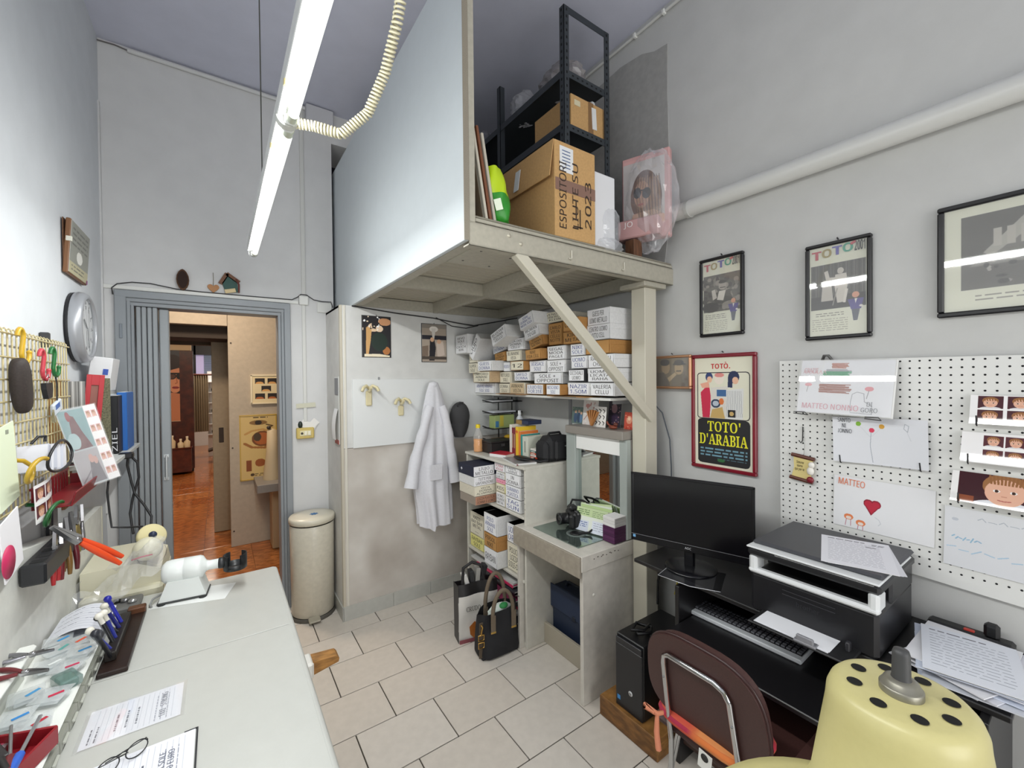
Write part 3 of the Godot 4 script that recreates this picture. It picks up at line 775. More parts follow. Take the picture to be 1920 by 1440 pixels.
func _partition() -> void:
	var zf := -3.1
	var p := setting("wall_partition", "white partition with dingy lower half under the loft")
	var white := grainy("d6d6d4", 0.55, 0.8, 0.03, 0.95, 1.0, 100)
	# the lower half is scuffed: brownish smears broken up in patches
	var grime := StandardMaterial3D.new()
	grime.albedo_color = Color("ffffff")
	grime.roughness = 0.6
	grime.albedo_texture = noise_tex(0.009, Color("a89f96"), Color("d6d2cc"), 101, 5)
	grime.uv1_triplanar = true
	grime.uv1_world_triplanar = true
	grime.uv1_scale = Vector3.ONE * 0.62
	part(p, "upper_sheet", w(p).span(Vector3(0.715, 1.222, zf - 0.03), Vector3(XR, 2.235, zf)), white)
	part(p, "lower_sheet", w(p).span(Vector3(0.715, 0.0, zf - 0.03), Vector3(XR, 1.219, zf)), grime)
	part(p, "side_sheet", w(p).span(Vector3(0.70, 0, ZB), Vector3(0.73, 2.235, zf - 0.025)), grainy("d8d6d2", 0.55, 0.8, 0.03, 0.93, 1.0, 102))
	part(p, "corner_strip", w(p).span(Vector3(0.698, 0.0, zf - 0.03), Vector3(0.716, 2.235, zf + 0.002), 0.002), m("bfb8a8", 0.5))
	part(p, "corner_strip", w(p).span(Vector3(0.722, 0.1, zf - 0.004), Vector3(0.738, 2.235, zf + 0.004), 0.002), m("d3cfc4", 0.5))
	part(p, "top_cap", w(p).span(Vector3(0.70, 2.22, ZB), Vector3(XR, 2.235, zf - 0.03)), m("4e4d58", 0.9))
	var bb := setting("baseboard_partition", "grey ceramic skirting tiles along the partition foot")
	var bm := grainy("b9b9b3", 0.4, 2, 0.03, 0.95, 1.0, 103)
	var x := 0.694
	for k in 5:
		var x2: float = minf(x + [0.36, 0.30, 0.28, 0.3, 0.3][k], XR)
		part(bb, "skirting_tile", w(bb).span(Vector3(x + 0.001, 0, zf), Vector3(x2 - 0.001, 0.1, zf + 0.009), 0.001), bm)
		x = x2
	part(bb, "skirting_tile", w(bb).span(Vector3(0.690, 0, -3.54), Vector3(0.699, 0.1, zf + 0.009), 0.001), bm)
	# white board on the partition with hooks
	var wb := thing("white_board", "wide white laminate board screwed to the partition", "board", Vector3(1.3, 1.46, zf))
	part(wb, "board", w(wb).span(Vector3(0.777, 1.218, zf), Vector3(2.05, 1.71, zf + 0.012), 0.002), m("dadcdc", 0.35))
	part(wb, "hanger", w(wb).box(Vector3(0.965, 1.715, zf + 0.012), Vector3(0.014, 0.02, 0.004), 0.002), m("8f9092", 0.3, 0.8))
	for k in 2:
		var hx: float = [0.888, 1.126][k]
		var hy: float = [1.598, 1.497][k]
		var hk := thing("coat_hook", ["cream double coat hook at the upper left of the board", "cream double coat hook in the middle of the board"][k], "hook", Vector3(hx, hy, zf + 0.012), "cream coat hooks on the white board")
		hk.scale = Vector3.ONE * 1.3
		var cr := m("d6cba4", 0.35)
		part(hk, "plate", B.new().box(Vector3(0, -0.02, 0.006), Vector3(0.034, 0.085 if k == 0 else 0.06, 0.012), 0.006), cr)
		for s in [-1, 1]: part(hk, "arm", B.new().tube([Vector3(0, 0.035, 0.01), Vector3(s * 0.018, 0.05, 0.022), Vector3(s * 0.036, 0.04, 0.034), Vector3(s * 0.046, 0.02, 0.04)], [0.008, 0.0085, 0.009, 0.009], 8), cr)
		part(hk, "peg", B.new().tube([Vector3(0, 0.02, 0.01), Vector3(0, 0.024, 0.035), Vector3(0, 0.04, 0.045)], [0.009, 0.008, 0.01], 8), cr)
	# two small photographs pinned above
	rng.seed = 21
	var im := canvas(104, 148, "17141a")
	dot(im, 40, 40, 20, 16, "e6c9a8"); dot(im, 60, 30, 26, 18, "1b1418"); dot(im, 82, 18, 24, 14, "c58f66"); dot(im, 62, 44, 14, 12, "e9cdb0")
	fillp(im, [[14, 34], [34, 50], [30, 90], [22, 140], [12, 142]], "d3a468"); dot(im, 88, 124, 14, 15, "b5733c")
	fillp(im, [[6, 138], [60, 136], [100, 142], [100, 148], [6, 148]], "efe2c6"); dot(im, 62, 92, 30, 34, "12291f")
	specks(im, 30, 1, 4, ["ffffff", "f3e0c4", "201a1c"], Rect2(0, 0, 0.6, 0.35))
	_photo("photo_print", "dark photo print of a couple pinned at the left of partition", Vector3(0.955, 2.022, zf), 0.205, 0.296, im)
	im = canvas(92, 128, "a89a8c")
	im.fill_rect(Rect2i(0, 0, 92, 14), Color("8d857c")); im.fill_rect(Rect2i(0, 38, 92, 14), Color("23212b"))
	dot(im, 44, 16, 16, 10, "e8e2da"); fillp(im, [[36, 14], [52, 14], [46, 52], [40, 52]], "d8d2ca")
	fillp(im, [[30, 54], [46, 50], [52, 80], [46, 124], [26, 124]], "1d1b22"); dot(im, 38, 52, 7, 8, "d2a684"); fillp(im, [[54, 62], [80, 56], [86, 104], [58, 112]], "c8b8ac")
	dot(im, 64, 58, 8, 8, "caa184"); im.fill_rect(Rect2i(0, 110, 92, 10), Color("4a4038")); fillp(im, [[0, 76], [24, 72], [22, 108], [0, 110]], "7c6a5c")
	_photo("photo_print", "smaller photo print of a seated figure pinned right of it", Vector3(1.412, 1.994, zf), 0.208, 0.297, im)
	# calendar on the partition's side
	var cal := thing("wall_calendar", "narrow paper wall calendar on the side of the partition", "calendar", Vector3(0.695, 1.5, -3.2))
	part(cal, "board", w(cal).box(Vector3(0.696, 1.49, -3.2), Vector3(0.004, 0.48, 0.13)), m("dcdcd8", 0.8))
	part(cal, "picture", w(cal).box(Vector3(0.692, 1.66, -3.2), Vector3(0.002, 0.12, 0.1)), m("8c8c8e", 0.6))
	part(cal, "leaf_pad", w(cal).sheet(1, 6, func(u: float, v: float) -> Vector3: return Vector3(0.688 - 0.02 * sin(v * 2.4), 1.5 - v * 0.22, -3.255 + u * 0.11)), m("f0f0f0", 0.8))
	part(cal, "footer", w(cal).box(Vector3(0.692, 1.262, -3.2), Vector3(0.003, 0.03, 0.12)), m("b0645a", 0.7))
	# white lab coat on the right-hand hook
	var ck := thing("lab_coat", "long white lab coat hanging from a hook on the board", "coat", Vector3(1.36, 1.66, zf + 0.045))
	var cloth := grainy("dcdce2", 0.85, 6, 0.03, 0.96, 1.0, 110)
	var outline := [[0.0, -0.035, 0.035], [0.06, -0.06, 0.06], [0.2, -0.095, 0.098], [0.35, -0.12, 0.115], [0.55, -0.155, 0.125], [0.75, -0.165, 0.128], [0.9, -0.14, 0.132], [1.0, -0.13, 0.135]]
	var body := func(u: float, v: float) -> Vector3:
		var a: Array = outline[0]
		var b2: Array = outline[1]
		for i in outline.size() - 1:
			if v >= outline[i][0]:
				a = outline[i]
				b2 = outline[i + 1]
		var t := clampf((v - a[0]) / (b2[0] - a[0]), 0, 1)
		var xl := lerpf(a[1], b2[1], t)
		var xr := lerpf(a[2], b2[2], t)
		var g := u * TAU
		var fold := 0.014 * v * sin(u * 44.0 + v * 1.5) + 0.008 * v * sin(u * 71.0)
		var cx := (xl + xr) / 2
		var rx := (xr - xl) / 2
		var drop := 1.05 + (0.035 * sin(u * 9.0) + (0.04 if cos(g) < -0.2 else 0.0))
		return Vector3(cx + (rx + fold) * cos(g), -v * drop + 0.02 * (1 - v), 0.05 + (0.022 + 0.04 * minf(v * 2, 1.0) + fold) * sin(g))
	part(ck, "body", B.new().sheet(96, 26, body), cloth)
	part(ck, "collar", B.new().ball(Vector3(0, -0.0, 0.05), Vector3(0.036, 0.03, 0.028), 14, 8), cloth)
	for s in [-1, 1]:
		var arm := []
		var rad := []
		for k in 12:
			var t := k / 11.0
			arm.append(Vector3(s * (0.05 + 0.11 * pow(t, 0.8)) + (-0.05 if s < 0 else 0.0) * t, -0.16 - 0.60 * t, 0.085 + 0.012 * sin(t * 7.0)))
			rad.append(0.031 + 0.018 * t + 0.004 * sin(t * 21.0))
		part(ck, "sleeve", B.new().tube(arm, rad, 14), cloth)
	part(ck, "pocket", B.new().box(Vector3(-0.02, -0.66, 0.128), Vector3(0.1, 0.12, 0.004), 0.002, Basis(Vector3.RIGHT, 0.05)), cloth)
	# dark cap on the right of the coat
	var cp := thing("baseball_cap", "charcoal baseball cap hanging on the board beside the coat", "cap", Vector3(1.6, 1.38, zf + 0.012))
	var dark := grainy("474749", 0.9, 20, 0.05, 0.85, 1.0, 111)
	part(cp, "crown", B.new().sheet(24, 12, func(u: float, v: float) -> Vector3:
		var g := u * TAU
		var r := sin(v * PI)
		return Vector3(0.086 * cos(g) * r, 0.025 + 0.115 * cos(v * PI), 0.055 + 0.055 * sin(g) * r)), dark)
	part(cp, "brim", B.new().sheet(16, 6, func(u: float, v: float) -> Vector3: return Vector3((u - 0.5) * 0.158 * sqrt(1.0 - 0.72 * v * v), -0.02 - 0.125 * v, 0.112 - 0.045 * pow(2 * u - 1, 2) - 0.02 * v)), dark)
	part(cp, "button", B.new().ball(Vector3(0.0, 0.13, 0.055), Vector3(0.008, 0.006, 0.008), 8, 6), dark)
	part(cp, "strap", B.new().tube([Vector3(-0.035, 0.105, 0.09), Vector3(-0.05, 0.12, 0.1), Vector3(-0.02, 0.14, 0.09), Vector3(0.02, 0.135, 0.08)], 0.005, 6), dark)

func _photo(called: String, label: String, at: Vector3, wd: float, ht: float, im: Image, bs := Basis.IDENTITY) -> Node3D:
	var t := thing(called, label, "photo", at)
	print_sheet(t, "print", bs * Vector3(0, 0, 0.006), bs, wd, ht, pic_mat(im, 0.4))
	part(t, "edge", B.new().box(bs * Vector3(0, 0, 0.002), Vector3(wd + 0.008, ht + 0.008, 0.004), 0.0, bs), m("17161a", 0.6))
	part(t, "pin", B.new().ball(bs * Vector3(0, ht / 2 + 0.008, 0.004), Vector3(0.004, 0.004, 0.004), 8, 6), m("77787a", 0.3, 0.8))
	return t

func _loft() -> void:
	var steel := grainy("b4afa0", 0.5, 3, 0.04, 0.93, 1.0, 120)
	var x0 := 0.80
	var zf := -1.42
	var l := thing("storage_loft", "cream steel storage loft with a tall white side panel", "loft", Vector3(1.5, 0, -1.45))
	part(l, "side_panel", w(l).span(Vector3(x0 - 0.022, 2.235, -3.95), Vector3(x0 - 0.002, 3.378, zf), 0.002), grainy("c9d0d4", 0.5, 1.2, 0.03, 0.985, 1.0, 121), "tall white laminate panel")
	part(l, "panel_edge", w(l).span(Vector3(x0 - 0.0235, 2.236, zf), Vector3(x0 - 0.001, 3.378, zf + 0.003)), grainy("a59c8c", 0.9, 30, 0.05, 0.7, 1.0, 122))
	part(l, "upright", w(l).span(Vector3(x0, 2.312, zf - 0.028), Vector3(x0 + 0.028, YC, zf), 0.002), steel)
	# front channel beam: web and flanges
	var fb := part(l, "front_beam", w(l).span(Vector3(x0, 2.222, zf - 0.006), Vector3(XR, 2.312, zf)).span(Vector3(x0, 2.306, zf - 0.05), Vector3(XR, 2.312, zf)).span(Vector3(x0, 2.222, zf - 0.05), Vector3(XR, 2.228, zf)), steel)
	for p in [[0.985, 2.29], [1.045, 2.266]]: part(fb, "bolt", w(l).lathe([Vector2(0, 0.006), Vector2(0.008, 0.004), Vector2(0.0095, 0)], Vector3(p[0], p[1], zf), Basis(Vector3.RIGHT, PI / 2), 8), m("c2bcab", 0.4, 0.3))
	for x in [1.33, 1.69]: part(fb, "hook", w(l).tube([Vector3(x, 2.285, zf + 0.004), Vector3(x, 2.25, zf + 0.004), Vector3(x - 0.006, 2.244, zf + 0.006), Vector3(x - 0.016, 2.246, zf + 0.008)], 0.004, 6), m("cfcabb", 0.4))
	part(l, "deck_rail", w(l).span(Vector3(x0 + 0.03, 2.318, zf - 0.03), Vector3(XR, 2.332, zf - 0.004), 0.002), steel)
	part(l, "deck_rail", w(l).span(Vector3(x0 + 0.03, 2.336, zf - 0.05), Vector3(XR, 2.345, zf - 0.012), 0.002), m("8b8678", 0.5))
	part(l, "side_beam", w(l).span(Vector3(x0, 2.236, -3.95), Vector3(x0 + 0.05, 2.312, zf - 0.006)), steel)
	part(l, "back_beam", w(l).span(Vector3(x0, 2.236, -3.13), Vector3(XR, 2.312, -3.10)), steel)
	part(l, "joist", w(l).span(Vector3(1.405, 2.232, -3.10), Vector3(1.445, 2.312, zf - 0.05)), steel)
	part(l, "joist", w(l).span(Vector3(2.03, 2.232, -3.10), Vector3(2.07, 2.312, zf - 0.05)), steel)
	part(l, "cross_joist", w(l).span(Vector3(x0 + 0.05, 2.24, -2.36), Vector3(1.405, 2.312, -2.33)), steel)
	part(l, "cross_joist", w(l).span(Vector3(1.445, 2.24, -2.40), Vector3(2.03, 2.312, -2.37)), steel)
	part(l, "gusset", w(l).span(Vector3(x0 + 0.05, 2.232, -1.72), Vector3(1.12, 2.238, zf - 0.05)), steel)
	for p in [[0.9, -1.5], [1.06, -1.52], [0.9, -1.66], [1.05, -1.68]]: part(l, "bolt_hole", w(l).tube([Vector3(p[0], 2.2315, p[1]), Vector3(p[0], 2.2325, p[1])], 0.006, 8), m("2a2825", 0.8))
	# ribbed deck sheets seen from below
	var mesh := B.new().box(Vector3.ZERO, Vector3(1.28, 0.02, 0.043), 0.006).done()
	var plain := m("b0aa9a", 0.6)
	for k in 30:
		var n := MeshInstance3D.new()
		n.name = "deck_rib"
		n.mesh = mesh
		n.position = Vector3(x0 + 0.66 - 1.5, 2.324, zf - 0.062 - k * 0.055 + 1.45)
		n.material_override = plain
		l.add_child(n, true)
	part(l, "deck_sheet", w(l).span(Vector3(x0, 2.334, -3.95), Vector3(XR, 2.345, zf - 0.05)), m("5f5a50", 0.8))  # darker than the ribs; the shade between them is in its colour
	# post, cap plate and diagonal brace
	part(l, "post", w(l).span(Vector3(1.905, 0, -1.548), Vector3(2.005, 2.195, -1.456), 0.003), m("c6c1b1", 0.45))
	part(l, "cap_plate", w(l).span(Vector3(1.87, 2.195, -1.60), Vector3(2.06, 2.222, -1.43), 0.003), steel)
	part(l, "foot_plate", w(l).span(Vector3(1.86, 0, -1.6), Vector3(2.05, 0.012, -1.43)), steel)
	part(l, "brace", w(l).bar(Vector3(1.035, 2.235, -1.44), Vector3(1.945, 1.475, -1.452), 0.048, 0.04, Vector3(0, 0, 1), 0.003), m("c6c1b1", 0.45))
	var cb := thing("loft_cable", "black cable sagging along the partition under the loft", "cable", Vector3(1.4, 2.2, -3.08))
	part(cb, "wire", w(cb).tube([Vector3(0.78, 2.232, -3.09), Vector3(1.1, 2.205, -3.085), Vector3(1.4, 2.19, -3.08), Vector3(1.6, 2.165, -3.07), Vector3(1.75, 2.15, -3.05), Vector3(1.9, 2.18, -3.0), Vector3(2.09, 2.22, -2.9)], 0.005, 6), m("262528", 0.6))
	part(cb, "wire", w(cb).tube([Vector3(1.42, 2.195, -3.075), Vector3(1.55, 2.135, -3.06), Vector3(1.68, 2.125, -3.06), Vector3(1.78, 2.15, -3.03)], 0.004, 6), m("262528", 0.6))
	var pc := thing("post_cable", "thin dark cable hanging behind the loft post", "cable", Vector3(2.07, 1.3, -1.45))
	part(pc, "wire", w(pc).tube([Vector3(2.03, 1.56, -1.50), Vector3(2.06, 1.5, -1.46), Vector3(2.085, 1.35, -1.43), Vector3(2.09, 1.2, -1.425), Vector3(2.085, 0.9, -1.42)], 0.004, 6), m("4a5058", 0.5))

func carton(called: String, label: String, a: Vector3, b: Vector3, mt: Material, group := "", turn := 0.0) -> Node3D:
	var t := thing(called, label, "box", Vector3((a.x + b.x) / 2, minf(a.y, b.y), (a.z + b.z) / 2), group)
	t.rotation.y = turn
	var s := (b - a).abs()
	part(t, "carton", B.new().box(Vector3(0, s.y / 2, 0), s, 0.003), mt)
	return t

func plastic() -> StandardMaterial3D:
	if M.has("plastic"): return M["plastic"]
	var s := StandardMaterial3D.new()
	s.albedo_color = Color(0.92, 0.93, 0.95, 0.2)
	s.transparency = BaseMaterial3D.TRANSPARENCY_ALPHA
	s.roughness = 0.12
	s.metallic_specular = 0.9
	M["plastic"] = s
	return s

func crumple(c: Vector3, r: Vector3, amp: float, seed_: int, seg := 28, rings := 18) -> B:
	var n := FastNoiseLite.new()
	n.seed = seed_
	n.frequency = 0.9
	n.noise_type = FastNoiseLite.TYPE_CELLULAR
	n.cellular_return_type = FastNoiseLite.RETURN_DISTANCE
	return B.new().sheet(seg, rings, func(u: float, v: float) -> Vector3:
		var d := Vector3(-cos(u * TAU) * sin(v * PI), cos(v * PI), sin(u * TAU) * sin(v * PI))
		return c + d * r * (1.0 + amp * n.get_noise_3dv(d * 3.0)), -1)

func _on_the_loft() -> void:
	var kraft := grainy("cda36c", 0.85, 8, 0.03, 0.93, 1.0, 130)
	var y0 := 2.345
	var b := carton("cardboard_box", "large brown cardboard box with an open flap on the loft", Vector3(1.247, y0, -1.84), Vector3(1.503, y0 + 0.432, -1.432), kraft)
	var s := Vector3(0.256, 0.432, 0.408)
	# the left-hand top flap hangs out
	part(b, "flap", B.new().box(Vector3(-s.x / 2 - 0.014, s.y - 0.084, -0.005), Vector3(0.004, 0.172, s.z + 0.0), 0.0, Basis(Vector3.BACK, -0.15)), kraft)
	part(b, "shipping_label", B.new().box(Vector3(-0.058, s.y - 0.078, s.z / 2 + 0.001), Vector3(0.082, 0.115, 0.001)), m("e8e9ea", 0.6))
	part(b, "shipping_label", B.new().box(Vector3(-s.x / 2 - 0.026, s.y - 0.1, -0.05), Vector3(0.002, 0.105, 0.04), 0.0, Basis(Vector3.BACK, -0.15)), m("dfe3e2", 0.6))
	part(b, "tape", B.new().box(Vector3(0, 0.235, s.z / 2 + 0.0012), Vector3(s.x - 0.004, 0.055, 0.001)), m("8a6a5c", 0.35))
	var ink := m("3a2c22", 0.7)
	var up := Basis(Vector3(0, 1, 0), Vector3(-1, 0, 0), Vector3(0, 0, 1))
	text(b, "ESPOSITORI", Vector3(-0.082, 0.19, s.z / 2 + 0.002), up, 0.30, 0.042, ink)
	text(b, "LIUTE SU", Vector3(-0.005, 0.2, s.z / 2 + 0.002), up, 0.30, 0.036, ink)
	text(b, "2023", Vector3(0.078, 0.175, s.z / 2 + 0.002), up, 0.22, 0.04, ink)
	part(b, "arrow_mark", B.new().box(Vector3(0.025, 0.1, s.z / 2 + 0.0015), Vector3(0.006, 0.09, 0.001)).box(Vector3(0.0, 0.14, s.z / 2 + 0.0015), Vector3(0.006, 0.09, 0.001)).box(Vector3(0.012, 0.062, s.z / 2 + 0.0015), Vector3(0.06, 0.006, 0.001)), ink)
	for k in 6: part(b, "label_print", B.new().box(Vector3(-0.06, s.y - 0.04 - k * 0.015, s.z / 2 + 0.0018), Vector3(0.05, 0.004, 0.0006)), m("4a5f8c", 0.6))
	# frames leaning at the panel
	for k in 3:
		var f0 := thing("leaning_frame", ["pale thin frame leaning against the loft panel, innermost", "brown thin frame leaning against the loft panel", "pale thin frame leaning outermost beside the green bag"][k], "frame", Vector3(0.873 + k * 0.022, y0, -1.47), "frames leaning on the loft")
		part(f0, "moulding", B.new().box(Vector3(0, 0.20 - k * 0.012, -0.16), Vector3(0.012, 0.40 - k * 0.02, 0.34), 0.002, Basis(Vector3.BACK, 0.17)), m(["c9c2b2", "7a4a30", "bdb6a8"][k], 0.5))
		part(f0, "backing_card", B.new().box(Basis(Vector3.BACK, 0.17) * Vector3(-0.006, 0, 0) + Vector3(0, 0.20 - k * 0.012, -0.16), Vector3(0.002, 0.36 - k * 0.02, 0.30), 0.0, Basis(Vector3.BACK, 0.17)), m("8d7a62", 0.8))

	# green bag
	var g := thing("green_bag", "bright lime and green nylon bag standing on the loft", "bag", Vector3(0.985, y0, -1.50))
	var lime := m("b9d418", 0.4)
	var leaf := m("2f8f2a", 0.4)
	var bagf := func(u: float, v: float) -> Vector3:
		var a := u * TAU
		var rr := sin(v * PI) * 0.35 + 0.65 if v > 0.08 else v / 0.08 * 0.8
		var fold := 0.004 * sin(u * 30 + v * 12)
		return Vector3((0.052 * rr + fold) * cos(a) - 0.045 * v + 0.012, 0.24 * v, (0.06 * rr + fold) * sin(a))
	part(g, "lower_body", B.new().sheet(32, 10, func(u: float, v: float) -> Vector3: return bagf.call(u, v * 0.52)), leaf)
	part(g, "upper_body", B.new().sheet(32, 10, func(u: float, v: float) -> Vector3: return bagf.call(u, 0.52 + v * 0.47)), lime)
	part(g, "badge", B.new().box(Vector3(-0.032, 0.075, 0.052), Vector3(0.03, 0.045, 0.002), 0.0, Basis(Vector3.BACK, 0.3) * Basis(Vector3.UP, -0.5)), m("e6f0da", 0.5))
	# white box wrapped in clear film
	var wb := thing("wrapped_white_box", "tall white box in crumpled clear film on the loft edge", "box", Vector3(1.597, y0, -1.53))
	part(wb, "carton", B.new().box(Vector3(0, 0.19, 0), Vector3(0.15, 0.37, 0.15), 0.006), m("e6e6e8", 0.45))
	part(wb, "film", crumple(Vector3(0.05, 0.12, 0.03), Vector3(0.10, 0.15, 0.09), 0.35, 5), plastic())
	part(wb, "film_foot", crumple(Vector3(0.03, 0.02, 0.07), Vector3(0.12, 0.055, 0.06), 0.5, 6), plastic())
	# pink advertising display in a clear bag
	rng.seed = 31
	var im := canvas(160, 224, "c7c0bd")
	dot(im, 86, 120, 52, 78, "5f4030"); dot(im, 70, 130, 40, 66, "6d4a36"); dot(im, 108, 140, 42, 72, "7a5640")
	dot(im, 74, 120, 30, 44, "cf9a80"); fillp(im, [[20, 224], [40, 180], [120, 176], [160, 200], [160, 224]], "d3a488")
	for k in 26: stroke(im, [[60 + k * 3.2, 60 + rng.randi() % 14], [48 + k * 4, 120], [62 + k * 3.5, 196]], 2, ["8d6a4c", "4c3326", "a5815e"][k % 3])
	dot(im, 56, 112, 15, 18, "1c1618"); dot(im, 92, 118, 16, 18, "1c1618"); stroke(im, [[56, 106], [92, 108]], 4, "2a2022"); dot(im, 70, 152, 12, 4, "a85a52")
	im.fill_rect(Rect2i(0, 0, 160, 10), Color("d9a9a6"))
	var pk := thing("pink_display", "pink advertising display of a woman in sunglasses inside clear film", "display", Vector3(1.925, 2.452, -1.465))
	var pb := Basis(Vector3.UP, -1.22)
	part(pk, "case", B.new().box(pb * Vector3(0, 0.24, -0.025), Vector3(0.26, 0.47, 0.05), 0.006, pb), m("d0a19f", 0.5))
	print_sheet(pk, "print", pb * Vector3(-0.008, 0.268, 0.003), pb, 0.225, 0.37, pic_mat(im, 0.35))
	part(pk, "tray", B.new().box(pb * Vector3(-0.02, 0.055, 0.035), Vector3(0.22, 0.1, 0.08), 0.006, pb), m("c59a98", 0.5))
	text(pk, "JO", pb * Vector3(-0.07, 0.075, 0.0765), pb, 0.05, 0.035, m("f3ecea", 0.5))
	part(pk, "clear_bag", crumple(pb * Vector3(0.03, 0.2, 0.0), Vector3(0.12, 0.33, 0.19), 0.35, 8, 36, 24), plastic())
	var ws := thing("wood_stub", "short brown wooden batten standing on the loft at the wall", "batten", Vector3(1.87, y0, -1.50))
	part(ws, "timber", B.new().box(Vector3(0, 0.052, 0), Vector3(0.07, 0.104, 0.06), 0.003), wood("7d553a", 0.7, 140, Vector3(9, 1, 9)))
	# slotted-angle steel rack
	var r := thing("steel_rack", "dark grey slotted-angle steel rack on the loft", "rack", Vector3(1.7, y0, -2.0))
	var dk := m("3d4247", 0.5, 0.3)
	var hole := m("101113", 0.9)
	var xs := [1.535, 1.885]
	var zs := [-1.68, -2.30, -3.0]
	for x in xs:
		for z in zs:
			var top: float = 3.70 if z > -2.0 else 3.62
			var sx := 1.0 if x < 1.7 else -1.0
			var po := part(r, "upright", w(r).span(Vector3(x, y0, z), Vector3(x + sx * 0.036, top, z - 0.003)).span(Vector3(x, y0, z), Vector3(x + sx * 0.003, top, z - 0.036)), dk)
			if z > -2.0:
				var hb := w(r)
				for k in 36:
					var hy := y0 + 0.04 + k * 0.037
					hb.box(Vector3(x + sx * 0.02, hy, z + 0.0006), Vector3(0.009, 0.013, 0.001))
					if sx > 0: hb.box(Vector3(x - 0.0006, hy, z - 0.02), Vector3(0.001, 0.013, 0.009))
				var hm := part(po, "slots", hb, hole)
				hm.set_meta("kind", "stuff")
	for y in [2.62, 3.075, 3.36]:
		part(r, "shelf", w(r).span(Vector3(1.54, y, -3.0), Vector3(1.88, y + 0.004, -1.684)), dk)
		part(r, "shelf_lip", w(r).span(Vector3(1.537, y - 0.034, -3.0), Vector3(1.540, y + 0.004, -1.684)), dk)
		var lip := part(r, "shelf_lip", w(r).span(Vector3(1.54, y - 0.034, -1.687), Vector3(1.88, y + 0.004, -1.683)), dk)
		var hb2 := w(r)
		for k in 9: hb2.box(Vector3(1.565 + k * 0.036, y - 0.015, -1.6825), Vector3(0.012, 0.008, 0.001))
		part(lip, "slots", hb2, hole).set_meta("kind", "stuff")
	part(r, "top_bar", w(r).span(Vector3(1.535, 3.664, -1.684), Vector3(1.885, 3.70, -1.681)), dk)
	var rb := carton("cardboard_box", "smaller brown box with tape on the steel rack shelf", Vector3(1.60, 3.079, -2.02), Vector3(1.865, 3.265, -1.70), kraft)
	part(rb, "tape", B.new().box(Vector3(0.02, 0.093, 0.161), Vector3(0.04, 0.184, 0.001)), m("8d6a45", 0.35))
	part(rb, "sticker", B.new().box(Vector3(-0.085, 0.145, 0.161), Vector3(0.045, 0.03, 0.001)), m("d9cfae", 0.6))
	part(rb, "paper_tag", B.new().box(Vector3(0.045, 0.1, 0.163), Vector3(0.035, 0.12, 0.002), 0.0, Basis(Vector3.BACK, 0.06)), m("e2e2e0", 0.7))
	part(rb, "paper_twist", B.new().tube([Vector3(0.03, 0.17, 0.15), Vector3(0.05, 0.195, 0.14), Vector3(0.085, 0.215, 0.12)], [0.012, 0.018, 0.01], 8), m("d9d9d8", 0.8))
	var sk := [["grey plastic sack bulging on the top rack shelf, nearest", Vector3(1.72, 3.364, -1.90), Vector3(0.15, 0.14, 0.2), "8f8b8c"], ["pale crumpled bag on the top rack shelf behind the sack", Vector3(1.66, 3.364, -2.2), Vector3(0.11, 0.13, 0.13), "a4a4a8"], ["crumpled grey bag at the far end of top rack shelf", Vector3(1.66, 3.364, -2.75), Vector3(0.12, 0.13, 0.17), "8a8a92"]]
	for k in sk.size():
		var t := thing("storage_sack", sk[k][0], "sack", sk[k][1], "sacks on the steel rack")
		part(t, "sack", crumple(Vector3(0, sk[k][2].y * 0.72, 0), sk[k][2], 0.45, 20 + k), m(sk[k][3], 0.35))
		part(t, "knot", B.new().tube([Vector3(0, sk[k][2].y * 1.3, 0), Vector3(0.01, sk[k][2].y * 1.6, 0.01)], [0.016, 0.006], 8), m(sk[k][3], 0.4))

func framed(label: String, at: Vector3, wd: float, ht: float, fw_: float, frame: Material, im: Image, glass := true) -> Node3D:
	# at = centre on the right wall; width along z
	var t := thing("framed_poster", label, "poster", at)
	var bs := FACE_LEFT
	for k in [-1, 1]:
		part(t, "frame_rail", B.new().box(bs * Vector3(0, k * (ht - fw_) / 2, 0.011), Vector3(wd, fw_, 0.022), 0.004, bs), frame)
		part(t, "frame_stile", B.new().box(bs * Vector3(k * (wd - fw_) / 2, 0, 0.011), Vector3(fw_, ht - 2 * fw_, 0.022), 0.004, bs), frame)
	print_sheet(t, "print", bs * Vector3(0, 0, 0.010), bs, wd - 2 * fw_, ht - 2 * fw_, pic_mat(im, 0.6), 0.006)
	if glass: part(t, "glass", B.new().box(bs * Vector3(0, 0, 0.0155), Vector3(wd - 2 * fw_, ht - 2 * fw_, 0.002), 0.0, bs), pane(0.06, 0.03))
	part(t, "nail", B.new().tube([bs * Vector3(0, ht / 2 + 0.008, 0), bs * Vector3(0, ht / 2 + 0.012, 0.012)], 0.003, 6), m("5c5c5c", 0.4, 0.7))
	return t

func _toto_heading(t: Node3D, y: float, wide: float) -> void:
	var cols := ["b8394a", "9c8a4a", "5a55a8", "2f9a80"]
	for k in 4: text(t, "TOTO"[k], FACE_LEFT * Vector3(-wide * 0.38 + k * wide * 0.19, y - 0.004 + 0.004 * k, 0.0125), FACE_LEFT, wide * 0.18, 0.036, m(cols[k], 0.5), heavy)
	part(t, "lettering", B.new().box(FACE_LEFT * Vector3(wide * 0.28, y + 0.022, 0.0125), Vector3(0.018, 0.010, 0.001), 0.0, FACE_LEFT * Basis(Vector3.BACK, 0.5)), m("b8394a", 0.5))
	text(t, "2001", FACE_LEFT * Vector3(wide * 0.395, y + 0.008, 0.0125), FACE_LEFT, wide * 0.18, 0.04, m("26262a", 0.5), heavy)

